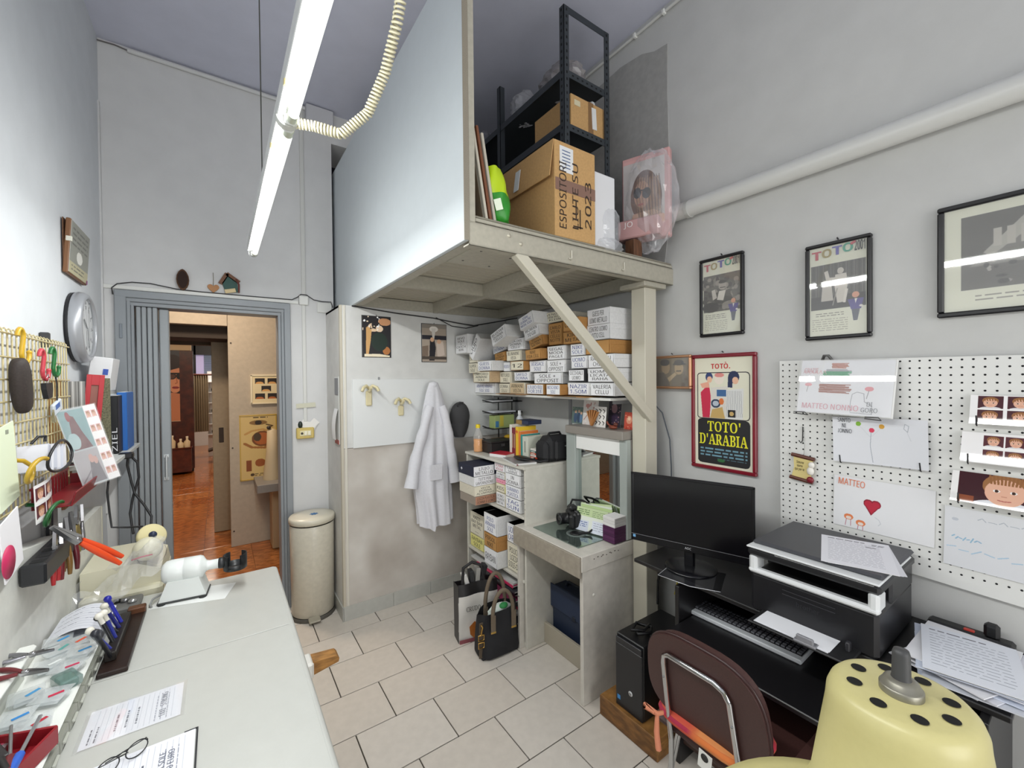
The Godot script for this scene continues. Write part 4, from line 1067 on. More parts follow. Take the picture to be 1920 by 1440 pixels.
func _suit_figure(im: Image, x: float, y: float, s: float) -> void:
	dot(im, x, y - s * 0.9, s * 0.2, s * 0.22, "dfa184")
	fillp(im, [[x - s * 0.45, y - s * 0.6], [x + s * 0.45, y - s * 0.62], [x + s * 0.3, y + s * 0.15], [x - s * 0.25, y + s * 0.15]], "4a3f8c")
	fillp(im, [[x - s * 0.22, y + s * 0.15], [x + s * 0.24, y + s * 0.15], [x + s * 0.1, y + s * 1.0], [x - s * 0.12, y + s * 1.0]], "4d5163")
	fillp(im, [[x - s * 0.06, y - s * 0.62], [x + s * 0.1, y - s * 0.62], [x, y - s * 0.25]], "e9e4dc")
	dot(im, x + s * 0.3, y - s * 0.05, s * 0.1, s * 0.08, "e9e4dc")

func _right_wall() -> void:
	rng.seed = 77
	var black := m("0b0a0f", 0.38)
	var X := XR - 0.001
	# two black-framed festival posters
	var im := canvas(180, 370, "ddddca")
	im.fill_rect(Rect2i(4, 74, 172, 186), Color("56524e"))
	specks(im, 90, 3, 14, ["3c3936", "78736c", "8d877e", "2c2a28"], Rect2(0.03, 0.24, 0.92, 0.42))
	im.fill_rect(Rect2i(0, 268, 180, 102), Color("ddddca"))
	dot(im, 96, 132, 18, 22, "a39a90"); dot(im, 96, 114, 18, 8, "1f1d1c"); stroke(im, [[86, 142], [108, 142]], 4, "1f1d1c")
	fillp(im, [[52, 168], [92, 156], [128, 160], [150, 220], [60, 222]], "38352f"); fillp(im, [[80, 158], [112, 158], [100, 208], [70, 200]], "d6d0c6")
	fillp(im, [[44, 150], [60, 146], [70, 190], [50, 200]], "c9c2b8"); dot(im, 40, 236, 40, 26, "23211f"); dot(im, 128, 232, 34, 20, "8d877e")
	_suit_figure(im, 146, 262, 52)
	lines(im, 12, 274, 100, 3, 9, 3, "77736a"); lines(im, 8, 306, 110, 6, 9, 3, "a5a294")
	var t := framed("black-framed festival poster of a man at a table, nearest the loft", Vector3(X, 2.112, -1.138), 0.226, 0.404, 0.015, black, im)
	_toto_heading(t, 0.158, 0.19)
	im = canvas(180, 370, "ddddca")
	im.fill_rect(Rect2i(4, 74, 172, 186), Color("54524f"))
	for k in 22: im.fill_rect(Rect2i(4 + k * 8, 74, 3, 150), Color(["626059", "494743", "6d6a66"][k % 3]))
	im.fill_rect(Rect2i(4, 206, 172, 54), Color("302e2d"))
	dot(im, 100, 108, 10, 13, "c8c2b8"); fillp(im, [[84, 122], [118, 120], [124, 160], [112, 236], [90, 238], [80, 160]], "d2ccc2")
	fillp(im, [[48, 104], [60, 100], [66, 130], [88, 132], [84, 150], [56, 150]], "cfc9bf"); fillp(im, [[44, 140], [70, 140], [78, 226], [38, 226]], "c4beb4")
	fillp(im, [[108, 240], [116, 240], [124, 186], [114, 186]], "e0dad0"); stroke(im, [[90, 180], [76, 246]], 3, "9a958c")
	_suit_figure(im, 146, 262, 54)
	lines(im, 20, 276, 90, 2, 9, 3, "77736a"); lines(im, 8, 300, 114, 6, 9, 3, "a5a294")
	t = framed("black-framed festival poster of robed figures, second from the loft", Vector3(X, 2.056, -0.650), 0.226, 0.404, 0.015, black, im)
	_toto_heading(t, 0.158, 0.19)
	# large frame at the right edge of the picture
	im = canvas(320, 240, "ddddca")
	im.fill_rect(Rect2i(22, 22, 276, 170), Color("77756f"))
	fillp(im, [[22, 22], [130, 22], [60, 110], [22, 150]], "57554f"); fillp(im, [[110, 24], [150, 24], [60, 120], [50, 110]], "a9a69c")
	for k in 7: im.fill_rect(Rect2i(62 + k * 16, 60, 10, 40), Color("b4b0a6"))
	dot(im, 176, 78, 14, 18, "c2bdb2"); dot(im, 176, 64, 16, 8, "3a3834"); fillp(im, [[140, 104], [210, 98], [224, 150], [130, 150]], "4a4844"); im.fill_rect(Rect2i(22, 140, 276, 52), Color("5d5a55"))
	specks(im, 40, 2, 7, ["8d8a82", "3f3d3a", "a29e94"], Rect2(0.08, 0.55, 0.85, 0.2))
	lines(im, 40, 206, 150, 2, 9, 3, "8d8a80")
	framed("large black-framed black and white photograph at the right edge", Vector3(X, 2.093, -0.045), 0.62, 0.385, 0.017, black, im)
	# small gold-framed photograph overlapping the red-framed poster
	im = canvas(160, 120, "6b5c42")
	dot(im, 52, 40, 20, 26, "a08660"); dot(im, 48, 18, 22, 14, "1d1812"); fillp(im, [[0, 62], [44, 60], [74, 120], [0, 120]], "4c3f2b")
	dot(im, 114, 44, 20, 26, "a88f68"); dot(im, 114, 20, 22, 12, "1a1611"); im.fill_rect(Rect2i(86, 24, 58, 6), Color("1a1611"))
	fillp(im, [[84, 74], [140, 68], [160, 90], [160, 120], [80, 120]], "57482f"); fillp(im, [[60, 84], [96, 60], [104, 70], [70, 100]], "b09872"); stroke(im, [[104, 56], [122, 56]], 5, "2a2119")
	framed("small brass-framed sepia photograph of two men at the loft post", Vector3(X - 0.02, 1.730, -1.412), 0.243, 0.186, 0.014, m("c99a78", 0.28, 0.7), im)
	# red-framed film poster
	im = canvas(220, 400, "dfdcc8")
	_round(im, 10, 54, 200, 172, 12, "27262a"); _round(im, 13, 57, 194, 166, 10, "dfdcc8")
	fillp(im, [[24, 128], [58, 96], [66, 150], [60, 222], [32, 222]], "c8284a"); dot(im, 58, 70, 14, 16, "2f3f70"); dot(im, 60, 80, 10, 12, "e6b79a"); fillp(im, [[22, 96], [56, 88], [60, 110], [30, 112]], "e6a890")
	dot(im, 98, 78, 18, 20, "e8dccf"); dot(im, 98, 64, 18, 8, "d98a84"); fillp(im, [[66, 110], [132, 104], [128, 222], [62, 222]], "d9d4cc"); im.fill_rect(Rect2i(88, 118, 36, 24), Color("3d6596"))
	dot(im, 84, 168, 18, 16, "2c3a55"); dot(im, 84, 168, 12, 10, "b8c0cc"); fillp(im, [[70, 190], [110, 180], [120, 222], [62, 222]], "c7a565"); dot(im, 106, 160, 9, 12, "d9743a")
	dot(im, 152, 72, 20, 22, "222c50"); fillp(im, [[132, 70], [146, 70], [148, 110], [130, 108]], "222c50"); dot(im, 158, 84, 11, 13, "e6b79a"); fillp(im, [[126, 118], [188, 112], [184, 222], [124, 222]], "dcdcda")
	for k in 9: stroke(im, [[130 + k * 6, 122], [126 + k * 7, 214]], 1, "77787c")
	im.fill_rect(Rect2i(130, 190, 28, 26), Color("1d1c20")); dot(im, 144, 203, 8, 8, "c9a96a")
	_round(im, 12, 226, 198, 166, 14, "1d1d20")
	lines(im, 22, 334, 178, 3, 12, 6, "6d97a8", 10); lines(im, 90, 370, 110, 1, 8, 3, "4c6672"); dot(im, 104, 376, 14, 6, "2f6a3a")
	t = framed("red-framed film poster with yellow title on a black field", Vector3(X, 1.520, -1.134), 0.335, 0.598, 0.018, m("7c1526", 0.3), im, false)
	var L := FACE_LEFT
	text(t, "TOTÒ.", L * Vector3(-0.01, 0.24, 0.0105), L, 0.10, 0.034, m("c33a3a", 0.6), heavy)
	text(t, "TOTO'", L * Vector3(0.005, -0.075, 0.0105), L, 0.17, 0.052, m("e6e02a", 0.6), heavy_serif)
	text(t, "D'ARABIA", L * Vector3(0.0, -0.142, 0.0105), L, 0.25, 0.055, m("e6e02a", 0.6), heavy_serif)
	# pegboard
	var pb := thing("pegboard", "large white perforated pegboard on the right wall", "pegboard", Vector3(XR - 0.02, 1.4, -0.3))
	part(pb, "panel", w(pb).prism(PackedVector2Array([Vector2(-0.864, 1.77), Vector2(0.25, 1.755), Vector2(0.25, 0.94), Vector2(-0.861, 0.985)]), 0.004, Vector3(XR - 0.022, 0, 0), Basis(Vector3(0, 0, 1), Vector3(0, 1, 0), Vector3(1, 0, 0))), m("dfdfdc", 0.5))
	part(pb, "batten", w(pb).span(Vector3(XR - 0.018, 1.0, -0.85), Vector3(XR, 1.02, 0.24)).span(Vector3(XR - 0.018, 1.70, -0.85), Vector3(XR, 1.72, 0.24)), m("a8926a", 0.8))
	var hb := w(pb)
	for i in 38:
		for j in 30:
			var z := -0.85 + i * 0.0265
			var y := 1.752 - j * 0.0265
			if y < 0.995 or z > 0.2: continue
			hb.lathe([Vector2(0.0035, 0.0004), Vector2(0, 0.0004)], Vector3(XR - 0.022, y, z), Basis(Vector3.BACK, PI / 2), 7)
	part(pb, "peg_holes", hb, m("17171a", 0.9)).set_meta("kind", "stuff")
	part(pb, "hanger", w(pb).tube([Vector3(XR - 0.02, 1.765, -0.70), Vector3(XR - 0.03, 1.785, -0.69), Vector3(XR - 0.03, 1.785, -0.675), Vector3(XR - 0.02, 1.765, -0.665)], 0.006, 6), m("6d6c6a", 0.4, 0.6))
	part(pb, "wire_hook", w(pb).tube([Vector3(XR - 0.026, 1.48, -0.77), Vector3(XR - 0.03, 1.42, -0.77), Vector3(XR - 0.034, 1.41, -0.775), Vector3(XR - 0.036, 1.42, -0.782)], 0.0025, 6), m("3a3a3a", 0.4, 0.6))
	_peg_papers()

func _round(im: Image, x: int, y: int, wd: int, ht: int, r: int, c: String) -> void:
	im.fill_rect(Rect2i(x + r, y, wd - 2 * r, ht), Color(c))
	im.fill_rect(Rect2i(x, y + r, wd, ht - 2 * r), Color(c))
	for p in [[x + r, y + r], [x + wd - r - 1, y + r], [x + r, y + ht - r - 1], [x + wd - r - 1, y + ht - r - 1]]: dot(im, p[0], p[1], r, r, c)

func peg_sheet(called: String, label: String, cat: String, z0: float, z1: float, y0: float, y1: float, im: Image, out := 0.008, tilt := 0.0, rough := 0.55, clips := true, curl := 0.0, lean := 0.0) -> Node3D:
	var t := thing(called, label, cat, Vector3(XR - 0.023 - out, (y0 + y1) / 2, (z0 + z1) / 2))
	var bs := FACE_LEFT * Basis(Vector3.BACK, tilt) * Basis(Vector3.RIGHT, -lean)
	print_sheet(t, "print", Vector3.ZERO, bs, z1 - z0, y1 - y0, pic_mat(im, rough), 0.001, curl)
	if clips:
		for k in [-1, 1]:
			part(t, "wire_clip", B.new().tube([bs * Vector3(k * (z1 - z0) * 0.42, -(y1 - y0) / 2 - 0.006, -0.004), bs * Vector3(k * (z1 - z0) * 0.42, -(y1 - y0) / 2 - 0.004, 0.006), bs * Vector3(k * (z1 - z0) * 0.42 - 0.002, -(y1 - y0) / 2 + 0.026, 0.006)], 0.0022, 6), m("2c2c2e", 0.4, 0.5))
	return t

func _scrawl(im: Image, x: float, y: float, wd: float, ht: float, n: int, c: String, lw := 2.0) -> void:
	for k in n: stroke(im, [[x + rng.randf() * 4, y + ht * k / n], [x + wd * (0.8 + 0.2 * rng.randf()), y + ht * (k + 0.5 * rng.randf()) / n]], lw, c)

func _peg_papers() -> void:
	rng.seed = 55
	# drawing of a birthday cake under a clear tilted cover
	var im := canvas(340, 240, "e6e6ea")
	_scrawl(im, 120, 14, 66, 24, 7, "b56a52", 3); _scrawl(im, 100, 42, 96, 12, 3, "3a3f4c", 2); _scrawl(im, 90, 52, 110, 18, 5, "3f9a6e", 4)
	_scrawl(im, 80, 110, 120, 40, 9, "9a5a48", 4); dot(im, 36, 112, 14, 8, "e6a3a8"); stroke(im, [[36, 118], [32, 146]], 2, "8d8a8c"); dot(im, 262, 124, 15, 10, "e08d94"); stroke(im, [[262, 132], [256, 166]], 2, "77787a")
	stroke(im, [[204, 224], [202, 186], [206, 150], [222, 140], [246, 146], [250, 180], [276, 196], [278, 232], [204, 230]], 2, "8b8d92")
	for k in 6: stroke(im, [[12 + k * 16, 60], [16 + k * 16, 46], [22 + k * 16, 62]], 2, "dfaeb4")
	var t := thing("cake_drawing", "child's drawing of a birthday cake in a tilted clear cover", "drawing", Vector3(XR - 0.074, 1.655, -0.612))
	var bs := FACE_LEFT * Basis(Vector3.BACK, -0.03) * Basis(Vector3.RIGHT, -0.195)
	print_sheet(t, "print", Vector3.ZERO, bs, 0.305, 0.218, pic_mat(im, 0.5), 0.001)
	part(t, "clear_cover", B.new().box(bs * Vector3(0, 0, 0.004), Vector3(0.312, 0.224, 0.003), 0.0, bs), pane(0.08, 0.02))
	part(t, "back_board", B.new().box(bs * Vector3(0, 0, -0.010), Vector3(0.312, 0.224, 0.014), 0.002, bs), m("dededc", 0.4))
	for k in [[-0.14, 0.015], [0.1, 0.015]]: part(t, "wire_hook", B.new().tube([bs * Vector3(k[0] - 0.02, -0.114, 0.01), bs * Vector3(k[0] + 0.02, -0.112, 0.012), bs * Vector3(k[0] + 0.02, -0.118, -0.03), bs * Vector3(k[0] - 0.02, -0.120, 0.01)], 0.002, 6), m("4a4a4a", 0.4, 0.6))
	text(t, "GRAZIE", bs * Vector3(-0.115, 0.066, 0.0012), bs, 0.05, 0.02, m("dfaeb4", 0.7))
	text(t, "MATTEO NONNO", bs * Vector3(-0.04, -0.082, 0.0012), bs, 0.19, 0.022, m("dc9aa6", 0.7))
	text(t, "DI\nGORO", bs * Vector3(0.088, -0.075, 0.0012), bs, 0.05, 0.04, m("6f7278", 0.7))
	# three flowers
	im = canvas(320, 200, "dcdde2")
	for p in [[94, 26, "7fb03c"], [140, 52, "d8405c"], [174, 34, "cf9a3a"]]: dot(im, p[0], p[1], 9, 10, p[2])
	stroke(im, [[138, 62], [134, 120], [142, 190]], 2, "9aa0aa"); stroke(im, [[100, 38], [136, 84], [170, 44]], 1, "c2c4ca"); stroke(im, [[250, 20], [262, 28], [258, 52], [246, 40], [250, 20]], 2, "a8acb4"); stroke(im, [[256, 52], [268, 88]], 1, "b4b8c0")
	t = peg_sheet("flower_drawing", "child's drawing of three flowers hooked to the pegboard", "drawing", -0.655, -0.372, 1.355, 1.535, im, 0.014, 0.02, 0.7, true, 0.008)
	text(t, "SANTO\nNI\nNONNO", FACE_LEFT * Vector3(-0.105, 0.055, 0.006), FACE_LEFT, 0.05, 0.06, m("55565c", 0.7))
	# heart
	im = canvas(340, 190, "e2e2e4")
	for k in 2: dot(im, 128 + k * 26, 86, 17, 15, "8f1c30")
	fillp(im, [[112, 90], [170, 90], [138, 128]], "8f1c30")
	for k in 2: dot(im, 128 + k * 26, 87, 13, 11, "b8243c")
	fillp(im, [[118, 92], [164, 92], [139, 121]], "b8243c")
	for p in [[58, 150], [102, 164]]:
		dot(im, p[0], p[1], 17, 11, "e08050"); dot(im, p[0], p[1] + 3, 10, 6, "e8d9d0"); stroke(im, [[p[0] - 8, p[1] + 10], [p[0] - 12, p[1] + 34]], 2, "b06070"); stroke(im, [[p[0] + 8, p[1] + 10], [p[0] + 8, p[1] + 32]], 2, "b06070")
	stroke(im, [[152, 132], [166, 140], [172, 152], [164, 160]], 2, "c4c6cc")
	t = peg_sheet("heart_drawing", "child's drawing with a red heart on the pegboard", "drawing", -0.658, -0.358, 1.085, 1.29, im, 0.004, -0.02, 0.7, false)
	text(t, "MATTEO", FACE_LEFT * Vector3(-0.09, 0.082, 0.0015), FACE_LEFT * Basis(Vector3.BACK, -0.06), 0.085, 0.026, m("dc7a52", 0.7))
	# faint blue drawing at the right
	im = canvas(300, 220, "d9dade")
	for k in 10: stroke(im, [[8 + k * 30, 150 + (k % 3) * 6], [30 + k * 30, 146 + (k % 2) * 10]], 3, "a9c4d8")
	for k in 8: stroke(im, [[20 + k * 9, 110 + (k * 7) % 12], [26 + k * 9, 104 + (k * 5) % 12]], 3, "8fb4cc")
	for k in 5: stroke(im, [[80 + k * 24, 34], [90 + k * 24, 26 + (k % 2) * 8], [98 + k * 24, 36]], 2, "aab0ba")
	stroke(im, [[200, 130], [206, 110], [216, 130], [204, 122]], 3, "b46a74"); dot(im, 26, 44, 8, 6, "c0c4cc")
	peg_sheet("blue_drawing", "faint blue pencil drawing at the right of the pegboard", "drawing", -0.335, -0.04, 1.035, 1.24, im, 0.004, -0.02, 0.7, false)
	# passport photo sheets and a larger portrait of a child
	im = canvas(256, 150, "f1efef")
	for j in 2:
		for i in 3: child_face(im, 52 + i * 74, 36 + j * 72, 32, "4c2a30")
	peg_sheet("passport_photos", "sheet of small child portraits with four in view, uppermost on the pegboard", "photo", -0.272, -0.05, 1.535, 1.632, im, 0.022, -0.01, 0.03, true, 0.0, 0.26)
	im = canvas(256, 130, "f1efef")
	for j in 2:
		for i in 4: child_face(im, 76 + i * 50, 34 + j * 60, 23, "5a3036")
	peg_sheet("passport_photos", "sheet of small child portraits in two rows, middle of the pegboard", "photo", -0.292, -0.05, 1.405, 1.508, im, 0.024, -0.015, 0.03, true, 0.0, 0.315)
	im = canvas(280, 110, "3d1a20")
	im.fill_rect(Rect2i(0, 0, 18, 110), Color("efedec")); dot(im, 130, 110, 76, 24, "dcdde2"); im.fill_rect(Rect2i(18, 84, 40, 26), Color("8d4a2c"))
	dot(im, 128, 38, 52, 44, "9a6a42"); dot(im, 128, 58, 46, 46, "e2b097")
	for k in 9: stroke(im, [[92 + k * 9, 4], [96 + k * 8, 30]], 5, "93633d")
	for k in [-1, 1]:
		dot(im, 128 + k * 19, 54, 8, 5, "f3efec"); dot(im, 128 + k * 19, 54, 4, 5, "3b2a22")
	stroke(im, [[122, 72], [132, 72]], 3, "c98f78"); stroke(im, [[114, 86], [128, 88], [142, 86]], 3, "b5665e")
	peg_sheet("child_portrait", "wide portrait photo of a fair-haired toddler on the pegboard", "photo", -0.315, -0.05, 1.268, 1.372, im, 0.026, -0.02, 0.03, true, 0.0, 0.385)
	# little scroll-shaped ornament
	var s := thing("scroll_plaque", "small cream scroll-shaped plaque with a white bird ornament", "ornament", Vector3(XR - 0.03, 1.30, -0.768))
	var L := FACE_LEFT * Basis(Vector3.BACK, -0.07)
	part(s, "scroll", B.new().prism(PackedVector2Array([Vector2(-0.04, -0.045), Vector2(0.035, -0.05), Vector2(0.03, 0.0), Vector2(0.036, 0.045), Vector2(-0.038, 0.05), Vector2(-0.032, 0)]), 0.008, Vector3.ZERO, L), m("d8c685", 0.5))
	for k in [-1, 1]: part(s, "roll", B.new().tube([L * Vector3(-0.046, k * 0.05 + 0.003, 0.006), L * Vector3(0.042, k * 0.05 - 0.003, 0.006)], 0.0085, 10), m("5c3226", 0.4))
	part(s, "bird", B.new().ball(L * Vector3(0.034, 0.022, 0.012), Vector3(0.01, 0.014, 0.012)).ball(L * Vector3(0.032, -0.004, 0.012), Vector3(0.01, 0.018, 0.014)), m("e6e2da", 0.4))
	part(s, "berry", B.new().ball(L * Vector3(0.034, -0.042, 0.012), Vector3(0.01, 0.014, 0.014)), m("7c1c28", 0.35))
	text(s, "Simone\nsiamo\nqui per te", L * Vector3(-0.01, 0.008, 0.0085), L, 0.036, 0.045, m("4c3f24", 0.6))
	part(s, "thread", B.new().tube([L * Vector3(0, 0.055, 0.004), L * Vector3(0.0, 0.11, 0.004)], 0.0008, 4), m("8d8d8a", 0.6))

func _card(code: String) -> Material:
	return grainy({"w": "dedede", "k": "b07f45", "c": "dcd5c3", "t": "c3a884", "b": "1c1c20", "n": "1f2338", "g": "9c9084", "p": "e8a3b8", "y": "e2dc9c"}[code], 0.75, 7, 0.03, 0.94, 1.0, 150)

func _paper(code: String) -> Material:
	return m({"w": "ebebee", "k": "b98a50", "c": "e2dcc8", "t": "cdb896", "b": "1c1c20", "p": "f0a8bc", "y": "e6e08e", "n": "ebebee", "g": "b3836a"}[code], 0.75)

func _ink(code: String) -> Material:
	return m({"b": "3c4c8a", "k": "26241f", "r": "a8344a"}[code], 0.7)

func shelf_box(label: String, group: String, x0: float, z0: float, z1: float, y0: float, y1: float, tilt: float, card: String, paper: String, said: String, ink: String, x1 := 2.092) -> Node3D:
	# a carton whose written end faces -x
	var t := thing("lettered_box", label, "box", Vector3((x0 + x1) / 2, (y0 + y1) / 2, (z0 + z1) / 2), group)
	var s := Vector3(x1 - x0, y1 - y0 - 0.001, z1 - z0 - 0.002) * (Vector3(1, 0.92, 0.94) if tilt != 0 else Vector3.ONE)
	t.rotation.x = deg_to_rad(tilt)
	part(t, "carton", B.new().box(Vector3.ZERO, s, 0.002), _card(card))
	if y1 - y0 > 0.05 and card != "b": part(t, "lid", B.new().box(Vector3(0, s.y * 0.32, 0), Vector3(s.x + 0.004, s.y * 0.36, s.z + 0.003), 0.002), _card(card))
	var inset := 0.92 if card == paper else 0.9
	var pl := part(t, "paper_label", B.new().box(Vector3(-s.x / 2 - 0.0032, 0, 0), Vector3(0.0012, s.y * inset, s.z * inset), 0.0), _paper(paper))
	if said: text(pl, said, Vector3(-s.x / 2 - 0.0039, 0, 0), FACE_LEFT, s.z * 0.76, s.y * (0.72 if said.contains("\n") else 0.4), _ink(ink))
	return t

func _wall_shelf() -> void:
	var sh := thing("wall_shelf", "white wall shelf carrying rows of lettered boxes", "shelf", Vector3(1.95, 1.575, -2.35))
	part(sh, "board", w(sh).span(Vector3(1.785, 1.572, -3.095), Vector3(XR, 1.587, -1.60), 0.002), m("dadad6", 0.5))
	for z in [-1.65, -2.28, -2.95]: part(sh, "bracket", w(sh).span(Vector3(1.86, 1.55, z), Vector3(XR, 1.572, z + 0.025)).span(Vector3(XR - 0.012, 1.36, z), Vector3(XR, 1.56, z + 0.025)), m("9c9d9f", 0.4, 0.4))
	var rows := [
		[1.775, -3.090, -2.768, 1.587, 1.671, 0, "w", "w", "ARMANI ARMANI\nSOLE  SOLE", "b", "white lettered box, first from left in the lowest shelf row"],
		[1.790, -2.729, -2.591, 1.593, 1.667, 0, "c", "c", "DONNA\nCELLU", "k", "cream lettered box, second from left in the lowest shelf row"],
		[1.790, -2.588, -2.396, 1.592, 1.675, 0, "c", "t", "ARMANI\nVISTA", "k", "cream lettered box, third from left in the lowest shelf row"],
		[1.790, -2.380, -2.181, 1.593, 1.665, 0, "k", "w", "LIUJO BIJ\nFOR 318", "b", "brown kraft lettered box, fourth from left in the lowest shelf row"],
		[1.735, -2.095, -1.954, 1.597, 1.665, 0, "k", "w", "MOSCHINO\nSOLE", "b", "brown kraft lettered box, fifth from left in the lowest shelf row"],
		[1.790, -1.950, -1.757, 1.598, 1.675, 0, "w", "w", "NAZIR\n1.50M", "b", "white lettered box, sixth from left in the lowest shelf row"],
		[1.790, -1.756, -1.571, 1.599, 1.674, 0, "w", "w", "VALERIA\nCELLU", "k", "white lettered box, seventh from left in the lowest shelf row"],
		[1.706, -2.992, -2.724, 1.676, 1.764, 0, "t", "c", "EMPORIO\nARMANI\nSOLE", "k", "tan lettered box, first from left in the second shelf row"],
		[1.790, -2.722, -2.566, 1.672, 1.756, 0, "c", "c", "VITTORIO\nSOLE", "k", "cream lettered box, second from left in the second shelf row"],
		[1.790, -2.529, -2.337, 1.687, 1.753, 0, "w", "w", "SAFILO\nDONNA", "b", "white lettered box, third from left in the second shelf row"],
		[1.790, -2.292, -1.997, 1.667, 1.740, 0, "w", "w", "SOLE +\nOPPOSIT", "k", "white lettered box, fourth from left in the second shelf row"],
		[1.772, -1.923, -1.780, 1.683, 1.755, 0, "b", "w", "OCCHIALI\nUOMO", "k", "black lettered box, fifth from left in the second shelf row"],
		[1.790, -1.777, -1.574, 1.678, 1.758, 0, "w", "w", "UOMO\nLICATA\nRAHA", "k", "white lettered box, sixth from left in the second shelf row"],
		[1.680, -3.013, -2.877, 1.752, 1.831, 0, "c", "c", "SUPER\nSOLE", "k", "cream lettered box, first from left in the third shelf row"],
		[1.687, -2.885, -2.670, 1.766, 1.844, 0, "w", "w", "GUESS\nDONNA", "b", "white lettered box, second from left in the third shelf row"],
		[1.790, -2.667, -2.579, 1.759, 1.829, 0, "w", "w", "BIJOU", "b", "white lettered box, third from left in the third shelf row"],
		[1.749, -2.516, -2.349, 1.763, 1.829, 0, "k", "c", "12", "k", "brown kraft lettered box, fourth from left in the third shelf row"],
		[1.790, -2.341, -2.159, 1.746, 1.826, 0, "w", "w", "VERSACE\nSOLE", "b", "white lettered box, fifth from left in the third shelf row"],
		[1.790, -2.151, -1.966, 1.740, 1.821, 0, "w", "w", "SOLE +\nOPPOSIT", "k", "white lettered box, sixth from left in the third shelf row"],
		[1.790, -1.918, -1.776, 1.760, 1.837, 0, "w", "w", "UOMO\nCELL", "b", "white lettered box, seventh from left in the third shelf row"],
		[1.790, -1.772, -1.570, 1.760, 1.837, 0, "w", "w", "RAY CELLU\nCHIARO", "k", "white lettered box, eighth from left in the third shelf row"],
		[1.680, -3.002, -2.882, 1.835, 1.904, 0, "c", "c", "SILF", "k", "cream lettered box, first from left in the fourth shelf row"],
		[1.790, -2.796, -2.628, 1.832, 1.911, -6, "k", "k", "SOLE\nDONNA\nUOMO", "k", "brown kraft tilted lettered box, second from left in the fourth shelf row"],
		[1.761, -2.585, -2.399, 1.833, 1.908, 0, "c", "c", "BLUMARINE\nVISTA", "k", "cream lettered box, third from left in the fourth shelf row"],
		[1.745, -2.334, -2.149, 1.830, 1.905, -2, "k", "k", "NIKE\nFIDA CELL", "k", "brown kraft tilted lettered box, fourth from left in the fourth shelf row"],
		[1.790, -2.146, -1.965, 1.823, 1.913, 0, "w", "w", "SEGAL\nMODA\nPAGLE", "k", "white lettered box, fifth from left in the fourth shelf row"],
		[1.790, -1.921, -1.796, 1.840, 1.911, 0, "w", "w", "NIKE\nSOLE", "b", "white lettered box, sixth from left in the fourth shelf row"],
		[1.790, -1.792, -1.599, 1.840, 1.918, 0, "k", "k", "", "k", "brown kraft lettered box, seventh from left in the fourth shelf row"],
		[1.600, -3.090, -2.893, 1.909, 2.061, 0, "w", "w", "REVO\nSOLE\n=\nCATCH\n806", "k", "white lettered box, first from left in the fifth shelf row"],
		[1.790, -2.827, -2.623, 1.908, 1.990, -10, "w", "w", "BIJ.\nDONNA", "b", "white tilted lettered box, second from left in the fifth shelf row"],
		[1.751, -2.555, -2.346, 1.909, 1.993, 0, "w", "w", "HILA-DEL\nDONNA\nCELLU", "k", "white lettered box, third from left in the fifth shelf row"],
		[1.752, -2.298, -2.139, 1.911, 1.990, -14, "k", "k", "VISTA\nDONNA\nMETAL", "k", "brown kraft tilted lettered box, fourth from left in the fifth shelf row"],
		[1.636, -2.606, -2.396, 1.962, 2.062, -18, "w", "w", "BLUSTAR\nDONNA\nCELLU", "k", "white tilted lettered box, first from left in the sixth shelf row"],
		[1.717, -2.312, -2.133, 1.974, 2.062, -13, "w", "w", "WOMAN\n10 GB", "k", "white tilted lettered box, second from left in the sixth shelf row"],
		[1.790, -2.131, -1.993, 1.920, 2.061, 0, "k", "k", "CARLO\nVISTA\nCELLU\nNOTTE", "k", "brown kraft lettered box, third from left in the sixth shelf row"],
		[1.767, -1.964, -1.776, 1.914, 1.989, 0, "k", "k", "KIRT\n METAL", "k", "brown kraft lettered box, fourth from left in the sixth shelf row"],
		[1.722, -1.913, -1.776, 1.985, 2.063, 0, "k", "k", "CELLU", "k", "brown kraft lettered box, fifth from left in the sixth shelf row"],
		[1.790, -1.780, -1.597, 1.921, 2.010, 0, "w", "w", "CENTRO UOMO\nOTTO CELL", "k", "white lettered box, sixth from left in the sixth shelf row"],
		[1.669, -2.302, -2.131, 2.039, 2.131, -15, "w", "w", "SORAL\nDONNA PVC\nNASAL SOLA", "b", "white tilted lettered box, first from left in the topmost shelf row"],
		[1.790, -2.189, -1.985, 2.067, 2.136, 0, "c", "c", "VENDI\nLIBERO\nE. KLEIN", "k", "cream lettered box, second from left in the topmost shelf row"],
		[1.790, -1.776, -1.599, 2.006, 2.101, 0, "w", "w", "GUESS PER\nUOMO METALLO", "k", "white lettered box, third from left in the topmost shelf row"]
	]
	for r in rows: shelf_box(r[10], "lettered boxes on the wall shelf", r[0], r[1], r[2], r[3], r[4], r[5], r[6], r[7], r[8], r[9])
	# diamond-set box
	var d := thing("lettered_box", "white box standing on its corner between the shelf boxes", "box", Vector3(1.79, 1.955, -2.85), "lettered boxes on the wall shelf")
	d.rotation.x = deg_to_rad(-52)
	part(d, "carton", B.new().box(Vector3.ZERO, Vector3(0.3, 0.075, 0.205), 0.002), _card("w"))
	var pl := part(d, "paper_label", B.new().box(Vector3(-0.1512, 0, 0), Vector3(0.001, 0.07, 0.19)), _paper("w"))
	text(pl, "LIUJO", Vector3(-0.152, 0.008, 0), FACE_LEFT, 0.14, 0.032, _ink("k"))
	text(pl, "GIALLO", Vector3(-0.152, -0.022, 0), FACE_LEFT, 0.06, 0.014, _ink("k"))
